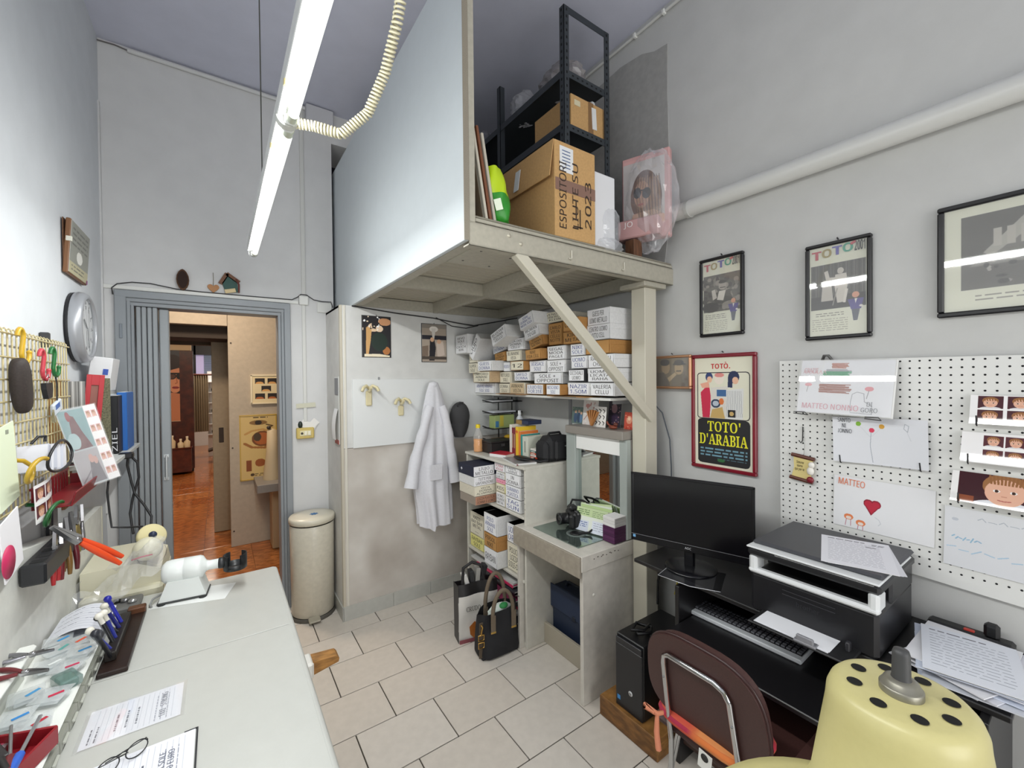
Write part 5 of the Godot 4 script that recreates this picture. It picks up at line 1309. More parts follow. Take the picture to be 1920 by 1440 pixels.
	# shoe-box lids lying flat under the lowest row
	for k in 2:
		var z: float = [-2.55, -1.93][k]
		var f := thing("flat_carton", ["flat brown carton lying under the boxes at the shelf's left half", "flat brown carton lying under the boxes at the shelf's right half"][k], "carton", Vector3(1.9, 1.5875, z), "flat cartons on the wall shelf")
		part(f, "sheet", B.new().box(Vector3(-0.02, 0.0025, 0), Vector3(0.27, 0.004, 0.34), 0.0), _card("k"))
		part(f, "edge_print", B.new().box(Vector3(-0.1555, 0.002, 0), Vector3(0.001, 0.003, 0.2)), _ink("k"))

func _low_cabinet() -> void:
	var lam := grainy("d3d0c6", 0.45, 2, 0.03, 0.95, 1.0, 160)
	var c := thing("open_cabinet", "low cream open cabinet stacked with lettered boxes", "cabinet", Vector3(1.82, 0, -2.47))
	part(c, "top", w(c).span(Vector3(1.55, 1.13, -2.86), Vector3(2.09, 1.148, -2.095), 0.002), lam)
	part(c, "side", w(c).span(Vector3(1.56, 0, -2.113), Vector3(2.09, 1.13, -2.095), 0.002), lam)
	part(c, "side", w(c).span(Vector3(1.56, 0, -2.858), Vector3(2.09, 1.13, -2.84), 0.002), lam)
	part(c, "back", w(c).span(Vector3(2.08, 0, -2.84), Vector3(2.09, 1.13, -2.113)), lam)
	part(c, "shelf", w(c).span(Vector3(1.555, 0.814, -2.84), Vector3(2.08, 0.83, -2.113), 0.002), lam)
	part(c, "shelf", w(c).span(Vector3(1.555, 0.412, -2.84), Vector3(2.08, 0.428, -2.113), 0.002), lam)
	part(c, "base", w(c).span(Vector3(1.565, 0, -2.84), Vector3(2.08, 0.03, -2.113), 0.002), lam)
	var hb := w(c)
	for k in 6: hb.box(Vector3(1.5595, 0.88 + k * 0.035, -2.104), Vector3(0.0006, 0.004, 0.006))
	part(c, "peg_holes", hb, m("3a3834", 0.8)).set_meta("kind", "stuff")
	var g := "lettered boxes in the low cabinet"
	# upper compartment: two columns flush with the front
	var u := [
		[1.575, -2.475, -2.343, 1.066, 1.122, "w", "w", "DONNA\nVOGUE", "r", "white box with red writing, topmost of left column in cabinet"],
		[1.575, -2.340, -2.165, 1.076, 1.122, "w", "w", "TANTI...\nSERVE", "k", "flat white box, topmost of right column in cabinet"],
		[1.575, -2.455, -2.343, 1.016, 1.064, "c", "w", "UOMO\n600 EU", "k", "cream box, second of left column in the cabinet"],
		[1.575, -2.340, -2.165, 0.998, 1.074, "w", "w", "IN\nDONNA", "k", "white box, second of right column in the cabinet"],
		[1.575, -2.455, -2.343, 0.985, 1.014, "p", "p", "SOLE", "r", "thin pink box in the left column of the cabinet"],
		[1.575, -2.455, -2.343, 0.925, 0.983, "y", "c", "KIDS", "k", "pale yellow box in the left column of the cabinet"],
		[1.575, -2.340, -2.165, 0.917, 0.996, "w", "w", "SURANNO\nPLASTICA", "b", "white box with blue writing, third of right column in cabinet"],
		[1.575, -2.455, -2.343, 0.832, 0.923, "c", "w", "UOMO\nOLIVER\nMETAL", "k", "tall cream box, lowest of left column in cabinet"],
		[1.575, -2.340, -2.165, 0.832, 0.915, "w", "w", "TAG\nSUN", "b", "white box with blue writing, lowest of right column in cabinet"],
		[1.575, -2.83, -2.625, 0.525, 0.695, "c", "c", "KAZZI\nRAY BAN\nMETAL\n.....", "k", "tall cream box at the left of the cabinet's middle shelf"],
		[1.575, -2.83, -2.625, 0.430, 0.523, "y", "y", "RAYBAN\nSOLE", "k", "pale yellow box under the tall cream box in cabinet"],
		[1.500, -2.50, -2.335, 0.648, 0.782, "w", "w", "POLO\nARMANI\nSOLE", "b", "tall white box topping the middle stack in the cabinet"],
		[1.500, -2.50, -2.335, 0.548, 0.646, "k", "k", "PERSOL\nNIKE", "k", "brown kraft box in the middle stack of the cabinet"],
		[1.500, -2.50, -2.335, 0.430, 0.546, "w", "w", "RAYBAN", "k", "large white box at the foot of the middle cabinet stack"],
		[1.575, -2.325, -2.18, 0.615, 0.74, "w", "w", "UOMO\nCAR-50", "b", "white box topping the right stack of the middle shelf"],
		[1.575, -2.325, -2.165, 0.430, 0.613, "c", "c", "POLICE\nLOZZA\nSOLE-OP", "k", "tall cream box at the right end of the middle shelf"]]
	for r in u: shelf_box(r[9], g, r[0], r[1], r[2], r[3], r[4], 0, r[5], r[6], r[7], r[8], 1.86)
	# the stack that juts out at the far end, written on the side that faces the room's front
	var stack := [[0.833, 0.893, "g", "g", "LOZZA PLASTICA\nDONNA E UOMO", "taupe box at the foot of the jutting stack in cabinet"], [0.894, 0.963, "c", "c", "VISTA\nDONNA\nALUMINIO", "cream box, second from bottom of the jutting stack"], [0.964, 1.029, "w", "w", "TUTTI PER\nLAVORAZIONE", "white box, third from bottom of the jutting stack"], [1.030, 1.102, "n", "w", "LIUJO\nMETALLO", "navy box with white label topping the jutting stack"]]
	for k in 4:
		var r = stack[k]
		var t := thing("lettered_box", r[5], "box", Vector3(1.575 - 0.004 * k, r[0], -2.61), g)
		var s := Vector3(0.29, r[1] - r[0], 0.22)
		part(t, "carton", B.new().box(Vector3(0, s.y / 2, 0), s, 0.002), _card(r[2]))
		var pl := part(t, "paper_label", B.new().box(Vector3(-0.06, s.y / 2, s.z / 2 + 0.001), Vector3(0.165, s.y * 0.92, 0.001)), _paper(r[3]))
		text(pl, r[4], Vector3(-0.06, s.y / 2, s.z / 2 + 0.0017), Basis.IDENTITY, 0.14, s.y * 0.7, _ink("k"))
		if r[2] == "n": part(t, "emblem", B.new().lathe([Vector2(0, 0.002), Vector2(0.012, 0.001), Vector2(0.012, 0)], Vector3(-s.x / 2, s.y / 2, -0.06), Basis(Vector3.BACK, PI / 2), 4), m("d9d9de", 0.5))
	# papers and magazines in the bottom compartment
	rng.seed = 91
	var tones := ["2a2a2e", "d2d2d0", "3c3c42", "e2e2e0", "8f3a5c", "47474c", "c8c8c6", "1f1f24", "a8a6a2", "c22a58"]
	for k in 22:
		var t := thing("magazine", COUNT[k] + " magazine, counted upwards, at the cabinet's bottom", "magazine", Vector3(1.70 + rng.randf_range(-0.05, 0.06), 0.031 + k * 0.0152, -2.47 + rng.randf_range(-0.05, 0.05)), "magazines in the cabinet's bottom compartment")
		t.rotation.y = rng.randf_range(-0.12, 0.12)
		var wz := rng.randf_range(0.4, 0.56)
		part(t, "pages", B.new().box(Vector3(0, 0.007, 0), Vector3(0.24, 0.011, wz), 0.001), m("dcdad6", 0.8))
		part(t, "cover", B.new().box(Vector3(0, 0.0136, 0), Vector3(0.246, 0.0016, wz + 0.006), 0.0).box(Vector3(-0.1225, 0.007, 0), Vector3(0.0016, 0.0135, wz + 0.006)), m(tones[rng.randi() % 10], 0.4))
	# on the cabinet top
	var y := 1.148
	var bt := thing("drink_bottle", "clear bottle half full of orange drink with a yellow cap", "bottle", Vector3(1.615, y, -2.77))
	part(bt, "shell", B.new().lathe([Vector2(0, 0.002), Vector2(0.034, 0.002), Vector2(0.037, 0.01), Vector2(0.034, 0.03), Vector2(0.037, 0.05), Vector2(0.034, 0.07), Vector2(0.036, 0.1), Vector2(0.035, 0.13), Vector2(0.016, 0.175), Vector2(0.016, 0.185)], Vector3.ZERO, Basis.IDENTITY, 20), pane(0.2, 0.05, "e8e6e0"))
	part(bt, "juice", B.new().lathe([Vector2(0, 0.004), Vector2(0.033, 0.004), Vector2(0.0355, 0.012), Vector2(0.033, 0.03), Vector2(0.0355, 0.05), Vector2(0.033, 0.07), Vector2(0.034, 0.098), Vector2(0, 0.098)], Vector3.ZERO, Basis.IDENTITY, 20), m("e8981e", 0.25))
	part(bt, "cap", B.new().lathe([Vector2(0.0175, 0.183), Vector2(0.0175, 0.205), Vector2(0.015, 0.21), Vector2(0, 0.21)], Vector3.ZERO, Basis.IDENTITY, 16), m("e6cc22", 0.4))
	var bb := thing("black_case", "low black box on the cabinet beside the drink bottle", "case", Vector3(1.74, y, -2.69))
	part(bb, "body", B.new().box(Vector3(0, 0.04, 0), Vector3(0.21, 0.08, 0.15), 0.005), m("1d1b1c", 0.45))
	part(bb, "lid", B.new().box(Vector3(0, 0.085, 0), Vector3(0.215, 0.014, 0.155), 0.004), m("242223", 0.4))
	part(bb, "clasp", B.new().box(Vector3(0.0, 0.06, 0.078), Vector3(0.03, 0.02, 0.006), 0.002), m("3d3b3c", 0.4))
	# wire rack
	var wr := thing("wire_rack", "black wire rack of letter trays behind the books", "rack", Vector3(1.95, y, -2.93))
	var blk := m("1e1e20", 0.5)
	for x in [1.94, 2.08]: part(wr, "upright", w(wr).tube([Vector3(x, y, -2.98), Vector3(x, 1.57, -2.98)], 0.005, 6), blk)
	for yy in [1.20, 1.30, 1.425, 1.515]:
		var tr := part(wr, "tray_frame", w(wr).tube([Vector3(1.79, yy + 0.012, -2.99), Vector3(1.79, yy, -2.84), Vector3(2.085, yy, -2.84), Vector3(2.085, yy, -2.99)], 0.005, 6), blk)
		part(tr, "tray_mesh", w(wr).span(Vector3(1.79, yy - 0.003, -2.99), Vector3(2.085, yy, -2.84)), blk)
	var p1 := thing("paper_ream", "grey stack of papers on the wire rack's top tray", "papers", Vector3(1.9, 1.515, -2.91))
	part(p1, "sheets", B.new().box(Vector3(0, 0.008, 0), Vector3(0.2, 0.014, 0.12), 0.002), m("c6c8ca", 0.8))
	part(p1, "cover", B.new().box(Vector3(0.005, 0.0165, 0), Vector3(0.2, 0.002, 0.12)), m("3a3c42", 0.5))
	var p2 := thing("paper_ream", "white papers on the wire rack's middle tray", "papers", Vector3(1.92, 1.425, -2.91))
	part(p2, "sheets", B.new().box(Vector3(0, 0.007, 0), Vector3(0.22, 0.012, 0.12), 0.002), m("d2d6de", 0.8))
	part(p2, "top_sheet", B.new().box(Vector3(0, 0.0135, 0.004), Vector3(0.21, 0.001, 0.12), 0.0, Basis(Vector3.UP, 0.05)), m("e4e6ec", 0.8))
	var gc := thing("green_carton", "green and blue printed carton in the wire rack", "carton", Vector3(1.92, 1.30, -2.90))
	part(gc, "carton", B.new().box(Vector3(0, 0.054, 0), Vector3(0.19, 0.107, 0.09), 0.002), m("a8b878", 0.6))
	part(gc, "blue_panel", B.new().box(Vector3(-0.075, 0.035, 0.0456), Vector3(0.03, 0.05, 0.001)), m("4a86b8", 0.6))
	part(gc, "yellow_panel", B.new().box(Vector3(-0.03, 0.06, 0.0456), Vector3(0.035, 0.09, 0.001)), m("d0c04a", 0.6))
	var sp := thing("spray_bottle", "small white spray bottle beside the wire rack", "bottle", Vector3(2.03, 1.30, -2.80))
	part(sp, "body", B.new().lathe([Vector2(0, -0.152), Vector2(0.026, -0.152), Vector2(0.027, 0.08), Vector2(0.012, 0.1), Vector2(0.012, 0.11)], Vector3.ZERO, Basis.IDENTITY, 16), m("dfe3ea", 0.35))
	part(sp, "cap", B.new().lathe([Vector2(0.014, 0.108), Vector2(0.013, 0.142), Vector2(0, 0.145)], Vector3.ZERO, Basis.IDENTITY, 14), m("f2f3f5", 0.35))
	var wt := thing("wicker_tray", "shallow wooden tray with a yellow item on the rack", "tray", Vector3(1.93, 1.20, -2.90))
	part(wt, "tray", B.new().box(Vector3(0, 0.008, 0.02), Vector3(0.2, 0.014, 0.11), 0.004), m("9a7436", 0.7))
	part(wt, "yellow_item", B.new().ball(Vector3(0.04, 0.025, 0.03), Vector3(0.045, 0.018, 0.03)), m("d6ae2c", 0.5))
	# standing books
	var bk := [["white-spined tall book, first of the standing row", "ddd8ce", 0.030, 0.225, "dad4c8"], ["dark red book, second of the standing row", "7a2430", 0.022, 0.205, "e0dccf"], ["dark red book, third of the standing row", "86303a", 0.024, 0.2, "e0dccf"], ["yellow book with red cover mark in the standing row", "e8bf2e", 0.034, 0.215, "efe6c0"], ["orange and white book in the standing row", "de7a3a", 0.026, 0.185, "eae6da"], ["teal book in the standing row", "2f8f8a", 0.022, 0.165, "e4e2da"], ["pale thick printed book ending the standing row", "cfd2c4", 0.06, 0.155, "dedccf"]]
	var z := -2.50
	for k in bk.size():
		var t := thing("book", bk[k][0], "book", Vector3(1.80, y, z + bk[k][2] / 2), "books standing on the cabinet")
		part(t, "cover", B.new().box(Vector3(0, bk[k][3] / 2, 0), Vector3(0.16, bk[k][3], bk[k][2] - 0.001), 0.002), m(bk[k][1], 0.5))
		part(t, "pages", B.new().box(Vector3(0.004, bk[k][3] / 2 + 0.0008, 0), Vector3(0.156, bk[k][3] - 0.001, bk[k][2] - 0.006)), m(bk[k][4], 0.8))
		if k == 3: part(t, "cover_mark", B.new().box(Vector3(-0.0805, 0.18, 0), Vector3(0.001, 0.018, 0.02), 0.0, Basis(Vector3.RIGHT, 0.7)), m("d2602a", 0.5))
		if k in [1, 2, 6]: part(t, "spine_print", B.new().box(Vector3(-0.0805, bk[k][3] * 0.55, 0), Vector3(0.001, bk[k][3] * 0.5, 0.006)), m("c9b48a" if k < 6 else "3c4a44", 0.5))
		z += bk[k][2]
	var bx := thing("blue_box", "flat dark blue and tan box lying across the books", "box", Vector3(1.84, y + 0.2255, -2.455))
	part(bx, "carton", B.new().box(Vector3(0, 0.016, 0.03), Vector3(0.13, 0.03, 0.14), 0.003), m("2a3450", 0.5))
	part(bx, "band", B.new().box(Vector3(-0.0656, 0.016, 0.0), Vector3(0.001, 0.03, 0.07)), m("9c7c4a", 0.6))
	for k in 6:
		var cd := thing("flat_case", ["black flat case, lowest of the small stack", "red-orange flat case, second of the small stack", "white flat case in the middle of the small stack", "orange flat case, fourth of the small stack", "dark teal flat case, fifth of the small stack", "white flat case topping the small stack"][k] + " beside the books", "case", Vector3(1.80, y + k * 0.0135, -2.235), "flat cases stacked beside the books")
		part(cd, "shell", B.new().box(Vector3(0, 0.0065, 0), Vector3(0.14, 0.0125, 0.06), 0.001), m(["1f1f22", "c9482c", "e6e2da", "d85a34", "2c6a66", "e6e2da"][k], 0.4))
		part(cd, "spine_label", B.new().box(Vector3(-0.0704, 0.0065, 0), Vector3(0.0008, 0.006, 0.04)), m("d6d2c8", 0.5))
	# black camera bag
	var cb := thing("camera_bag", "boxy black camera bag at the near end of the cabinet", "bag", Vector3(1.86, y, -2.165))
	var fab := grainy("232326", 0.7, 30, 0.05, 0.8, 1.0, 170)
	part(cb, "body", B.new().box(Vector3(0.0, 0.085, 0), Vector3(0.20, 0.17, 0.13), 0.028), fab)
	part(cb, "front_pocket", B.new().box(Vector3(-0.105, 0.075, 0), Vector3(0.05, 0.13, 0.12), 0.022), fab)
	part(cb, "side_pocket", B.new().box(Vector3(0.02, 0.08, 0.068), Vector3(0.15, 0.13, 0.03), 0.013), m("1b1b1e", 0.6))
	part(cb, "handle", B.new().tube([Vector3(-0.06, 0.165, 0), Vector3(-0.045, 0.187, 0), Vector3(0.045, 0.187, 0), Vector3(0.06, 0.165, 0)], 0.008, 8), m("141416", 0.6))
	part(cb, "zip_pull", B.new().box(Vector3(0.03, 0.105, 0.0845), Vector3(0.022, 0.006, 0.003), 0.001), m("bfc2c4", 0.3, 0.7))
	part(cb, "strap", B.new().tube([Vector3(-0.1, 0.02, 0.05), Vector3(-0.15, 0.012, 0.03), Vector3(-0.16, 0.012, -0.04), Vector3(-0.1, 0.02, -0.06)], 0.009, 6), m("17171a", 0.7))
	# magazines, notebook and dark pouch in front of the books
	var mg := thing("open_magazine", "glossy magazine lying flat at the cabinet's front edge", "magazine", Vector3(1.64, y, -2.27))
	part(mg, "pages", B.new().box(Vector3(0, 0.006, 0), Vector3(0.15, 0.011, 0.24), 0.001, Basis(Vector3.UP, -0.25)), m("d6d6d4", 0.7))
	part(mg, "cover", B.new().box(Vector3(0, 0.0122, 0), Vector3(0.15, 0.001, 0.24), 0.0, Basis(Vector3.UP, -0.25)), m("8f8f92", 0.3))
	part(mg, "red_strip", B.new().box(Vector3(-0.07, 0.006, 0.02), Vector3(0.003, 0.008, 0.2), 0.0, Basis(Vector3.UP, -0.25)), m("7a2a34", 0.4))
	var nb := thing("red_notebook", "small red and white notebook lying before the books", "notebook", Vector3(1.66, y, -2.50))
	part(nb, "pages", B.new().box(Vector3(0, 0.012, 0), Vector3(0.12, 0.022, 0.15), 0.002, Basis(Vector3.UP, 0.3)), m("e4e2e2", 0.7))
	part(nb, "cover", B.new().box(Vector3(0, 0.0245, 0), Vector3(0.122, 0.003, 0.152), 0.001, Basis(Vector3.UP, 0.3)), m("b8283a", 0.4))
	var po := thing("black_pouch", "slim black glasses pouch lying on the magazine", "pouch", Vector3(1.645, y + 0.013, -2.24))
	part(po, "pouch", B.new().sheet(20, 10, func(uu: float, vv: float) -> Vector3: return Vector3(-cos(uu * TAU) * sin(vv * PI) * 0.04, 0.015 + 0.014 * sin(uu * TAU) * sin(vv * PI), cos(vv * PI) * 0.085)), m("18171a", 0.35))
	part(po, "seam", B.new().tube([Vector3(-0.036, 0.016, -0.03), Vector3(-0.041, 0.016, 0), Vector3(-0.036, 0.016, 0.03)], 0.0012, 5), m("3a393c", 0.5))

func _mirror_table() -> void:
	var lam := grainy("d2cdc4", 0.42, 2, 0.03, 0.93, 1.0, 180)
	var t := thing("mirror_table", "cream laminate table with a grey drawer front and glass inlay", "table", Vector3(1.8, 0, -1.85))
	# top is a frame around a sunken dark glass
	var z0 := -2.150
	var z1 := -1.552
	part(t, "top_board", w(t).span(Vector3(1.51, 0.70, z0), Vector3(2.10, 0.782, z1), 0.003), lam)
	part(t, "glass_inlay", w(t).prism(PackedVector2Array([Vector2(1.575, 2.04), Vector2(1.575, 1.645), Vector2(1.875, 1.645), Vector2(1.875, 2.04)]), 0.005, Vector3(0, 0.7825, 0), Basis(Vector3(1, 0, 0), Vector3(0, 0, -1), Vector3(0, 1, 0))), m("93a39c", 0.03, 0.85), "mirror glass inlay")
	part(t, "drawer_front", w(t).span(Vector3(1.497, 0.672, z0 + 0.004), Vector3(1.512, 0.780, z1 - 0.004), 0.002), grainy("a39a8c", 0.4, 3, 0.03, 0.88, 1.0, 181), "grey-beige drawer front")
	part(t, "side_panel", w(t).span(Vector3(1.522, 0, z1 - 0.03), Vector3(2.09, 0.70, z1 - 0.006), 0.002), lam)
	part(t, "side_panel", w(t).span(Vector3(1.53, 0, z0), Vector3(2.09, 0.70, z0 + 0.022), 0.002), lam)
	part(t, "back_panel", w(t).span(Vector3(2.06, 0.06, z0 + 0.022), Vector3(2.08, 0.7, z1 - 0.03)), lam)
	part(t, "kick_rail", w(t).span(Vector3(1.70, 0.0, z0 + 0.022), Vector3(1.72, 0.13, z1 - 0.03), 0.002), m("a8a090", 0.12), "glossy kick rail")
	part(t, "screw_cap", w(t).lathe([Vector2(0.008, 0), Vector2(0.007, 0.002), Vector2(0, 0.003)], Vector3(1.60, 0.56, z1 - 0.006), Basis(Vector3.RIGHT, PI / 2), 12), m("dedbd2", 0.4))
	part(t, "screw_hole", w(t).tube([Vector3(1.529, 0.33, z0 + 0.012), Vector3(1.5305, 0.33, z0 + 0.012)], 0.004, 8), m("1a1917", 0.9))
	for k in 9: part(t, "chip", w(t).box(Vector3(1.60 + k * 0.022 + 0.006 * (k % 3), 0.752 + 0.005 * (k % 2), z1 - 0.0002), Vector3(0.008 + 0.004 * (k % 2), 0.005, 0.001)), m("5c554c", 0.9))
	# standing mirror frame at the wall
	var mi := thing("table_mirror", "grey-framed mirror standing on the table under a small shelf", "mirror", Vector3(1.92, 0.782, -1.8))
	var gr := m("a5aca8", 0.4)
	part(mi, "stile", w(mi).span(Vector3(1.862, 0.788, -2.05), Vector3(1.90, 1.35, -1.965), 0.003), gr)
	part(mi, "stile", w(mi).span(Vector3(1.862, 0.788, -1.605), Vector3(1.90, 1.35, -1.552), 0.003), gr)
	part(mi, "glass", w(mi).span(Vector3(1.891, 0.79, -1.98), Vector3(1.895, 1.35, -1.59)), m("dfe4e1", 0.015, 1.0), "mirror glass")
	part(mi, "white_card", w(mi).span(Vector3(1.868, 1.255, -1.962), Vector3(1.876, 1.35, -1.598), 0.001), m("ececea", 0.6), "white panel")
	part(mi, "top_shelf", w(mi).span(Vector3(1.835, 1.35, -2.03), Vector3(2.1, 1.40, -1.558), 0.004), m("8d8780", 0.45))
	part(mi, "back_board", w(mi).span(Vector3(1.90, 0.788, -2.05), Vector3(1.92, 1.35, -1.552)), m("8d8780", 0.6))
	# cards and small things on the mirror's shelf
	rng.seed = 61
	var L := FACE_LEFT * Basis(Vector3.RIGHT, -0.12)
	var im := canvas(64, 64, "5c6f6a")
	dot(im, 20, 40, 9, 20, "39506e"); dot(im, 38, 38, 9, 22, "2f4460"); dot(im, 50, 42, 7, 18, "5a7a9c"); dot(im, 20, 18, 5, 6, "d2a98c"); dot(im, 38, 16, 5, 6, "d2a98c"); dot(im, 50, 22, 5, 6, "d2a98c"); specks(im, 20, 1, 3, ["7c8f7c", "44584c"], Rect2(0, 0, 1, 0.25))
	var ph := thing("group_photo", "small group photo leaning at the far end of mirror shelf", "photo", Vector3(1.95, 1.456, -2.03))
	print_sheet(ph, "print", Vector3.ZERO, L, 0.11, 0.11, pic_mat(im, 0.3))
	im = canvas(96, 150, "dcd6d2")
	specks(im, 30, 2, 8, ["c9b0a8", "e8e2de", "b98a84", "d6c4bc"]); dot(im, 30, 34, 14, 12, "c58f88"); dot(im, 66, 90, 16, 14, "b87a70"); stroke(im, [[10, 120], [50, 60], [86, 130]], 3, "a86a5c")
	var c1 := thing("greeting_card", "pale patterned greeting card, tallest on the mirror shelf", "card", Vector3(1.95, 1.481, -1.915))
	print_sheet(c1, "print", Vector3.ZERO, L, 0.13, 0.16, pic_mat(im, 0.6))
	im = canvas(96, 110, "e8e6e2")
	for k in 9: stroke(im, [[10 + (k % 3) * 30, 14 + (k / 3) * 32], [28 + (k % 3) * 28, 22 + (k / 3) * 32], [16 + (k % 3) * 30, 34 + (k / 3) * 32]], 4, "3a3634")
	var c2 := thing("greeting_card", "white card with bold black signs on the mirror shelf", "card", Vector3(1.915, 1.463, -1.80))
	print_sheet(c2, "print", Vector3.ZERO, L, 0.1, 0.125, pic_mat(im, 0.6))
	im = canvas(64, 128, "2a2430")
	dot(im, 30, 40, 14, 22, "8a6a70"); dot(im, 36, 90, 18, 26, "3a2c44"); specks(im, 14, 1, 3, ["d0b8b8", "b07a84"])
	var c3 := thing("dark_card", "dark photo card behind the white card on mirror shelf", "card", Vector3(1.975, 1.484, -1.735))
	print_sheet(c3, "print", Vector3.ZERO, L, 0.1, 0.165, pic_mat(im, 0.4))
	im = canvas(64, 90, "c4503c")
	dot(im, 32, 40, 18, 22, "e09a7c"); dot(im, 32, 34, 9, 10, "f0c8a8"); specks(im, 16, 1, 4, ["8c2c24", "e8b89a"])
	var c4 := thing("red_card", "small red devotional card at the near end of mirror shelf", "card", Vector3(1.95, 1.451, -1.605))
	print_sheet(c4, "print", Vector3.ZERO, L, 0.07, 0.1, pic_mat(im, 0.4))
	var fan := thing("wooden_fan", "small fan of brown wooden sticks on the mirror shelf", "fan", Vector3(1.885, 1.401, -1.84))
	for k in 5:
		var g := (k - 2) * 0.22
		part(fan, "stick", B.new().bar(Vector3(0.0, 0.006, 0), Vector3(0.01, 0.105 * cos(g), 0.105 * sin(g)), 0.008, 0.022, Vector3(1, 0, 0), 0.003), m("a8703a", 0.5))
	var fg := thing("toy_figure", "little reddish-brown toy figure on the mirror shelf", "figure", Vector3(1.885, 1.401, -1.67))
	part(fg, "body", B.new().ball(Vector3(0, 0.012, 0), Vector3(0.018, 0.012, 0.03)), m("7a3a26", 0.5))
	part(fg, "head", B.new().ball(Vector3(0, 0.03, 0.02), Vector3(0.012, 0.012, 0.014)), m("5a2a20", 0.5))
	part(fg, "arm", B.new().tube([Vector3(0, 0.014, -0.01), Vector3(-0.015, 0.03, -0.025), Vector3(-0.01, 0.042, -0.035)], 0.006, 6), m("7a3a26", 0.5))
	# camera on the glass
	var y := 0.788
	var ca := thing("slr_camera", "black reflex camera with strap resting on the glass inlay", "camera", Vector3(1.75, y, -1.905))
	ca.rotation.y = -0.35
	var ck := grainy("1c1c1e", 0.5, 40, 0.05, 0.8, 1.0, 190)
	part(ca, "body", B.new().box(Vector3(0.03, 0.055, 0), Vector3(0.06, 0.095, 0.14), 0.014), ck)
	part(ca, "grip", B.new().box(Vector3(-0.005, 0.05, 0.055), Vector3(0.035, 0.085, 0.035), 0.012), ck)
	part(ca, "viewfinder_hump", B.new().box(Vector3(0.025, 0.115, -0.01), Vector3(0.055, 0.035, 0.06), 0.012), ck)
	var ln := part(ca, "lens_barrel", B.new().lathe([Vector2(0.036, 0), Vector2(0.036, 0.012), Vector2(0.036, 0.012), Vector2(0.033, 0.014), Vector2(0.034, 0.05), Vector2(0.036, 0.052), Vector2(0.036, 0.066), Vector2(0.030, 0.068), Vector2(0.024, 0.056), Vector2(0, 0.052)], Vector3(0.0, 0.052, -0.015), Basis(Vector3.BACK, PI / 2), 28), m("161618", 0.35))
	part(ln, "lens_glass", B.new().lathe([Vector2(0.026, 0.058), Vector2(0.018, 0.062), Vector2(0, 0.064)], Vector3(0.0, 0.052, -0.015), Basis(Vector3.BACK, PI / 2), 20), m("0b0d14", 0.03))
	for s in [-1, 1]: part(ca, "strap_lug", B.new().box(Vector3(0.03, 0.098, s * 0.07), Vector3(0.012, 0.012, 0.006), 0.002), m("8a8a8c", 0.3, 0.8))
	part(ca, "dial", B.new().lathe([Vector2(0.014, 0.1), Vector2(0.014, 0.112), Vector2(0, 0.113)], Vector3(0.03, 0, 0.045), Basis.IDENTITY, 16), m("2b2b2d", 0.4))
	part(ca, "strap", B.new().tube([Vector3(0.03, 0.1, -0.07), Vector3(0.06, 0.14, -0.09), Vector3(0.10, 0.15, -0.02), Vector3(0.12, 0.14, 0.05), Vector3(0.10, 0.1, 0.11), Vector3(0.11, 0.04, 0.14), Vector3(0.06, 0.012, 0.15), Vector3(0.0, 0.008, 0.13)], 0.007, 6), m("151517", 0.7))
	var lc := thing("camera_cover", "round black lens cap lying on the glass inlay", "lens cap", Vector3(1.705, y, -1.80))
	part(lc, "disc", B.new().lathe([Vector2(0, 0), Vector2(0.032, 0), Vector2(0.033, 0.002), Vector2(0.033, 0.007), Vector2(0.029, 0.009), Vector2(0.02, 0.008), Vector2(0, 0.008)], Vector3.ZERO, Basis.IDENTITY, 28), m("1a1a1c", 0.3))
	var rg := thing("rubber_ring", "flat grey ring lying under the lens cap", "ring", Vector3(1.712, y, -1.805))
	part(rg, "ring", B.new().lathe([Vector2(0.036, 0.0), Vector2(0.036, 0.0015), Vector2(0.058, 0.0015), Vector2(0.058, 0.0)], Vector3.ZERO, Basis.IDENTITY, 32), m("68716e", 0.4))
	# green leaflets and purple boxes
	for k in 4:
		im = canvas(128, 96, "e6eadf")
		im.fill_rect(Rect2i(0, 0, 128, 34), Color("c5d6a4")); im.fill_rect(Rect2i(0, 52, 56, 44), Color("d6dce8")); im.fill_rect(Rect2i(70, 46, 58, 50), Color("dfe3ee"))
		lines(im, 8, 8, 46, 3, 8, 3, "5c7a4c"); lines(im, 66, 8, 56, 4, 7, 2, "7a8f6a"); lines(im, 10, 58, 40, 3, 8, 3, "5a6aa0"); lines(im, 76, 54, 44, 4, 9, 2, "9aa0b4")
		if k > 0: continue
		var lf := thing("leaflet_bundle", "bundle of green and white leaflets leaning on the table mirror", "leaflets", Vector3(1.785, y, -1.755))
		var lb := FACE_LEFT * Basis(Vector3.UP, 0.22) * Basis(Vector3.RIGHT, -0.28)
		print_sheet(lf, "front_leaflet", Vector3(0, 0.072, 0), lb, 0.21, 0.135, pic_mat(im, 0.6), 0.02)
		for j in 3: part(lf, "leaflet", B.new().box(Vector3(0.035 + j * 0.012, 0.078 + j * 0.004, -0.01 * j), Vector3(0.21, 0.14, 0.004), 0.0, lb * Basis(Vector3.BACK, 0.05 * j)), m(["b9cf92", "dfe5d8", "c5d6a4"][j], 0.7))
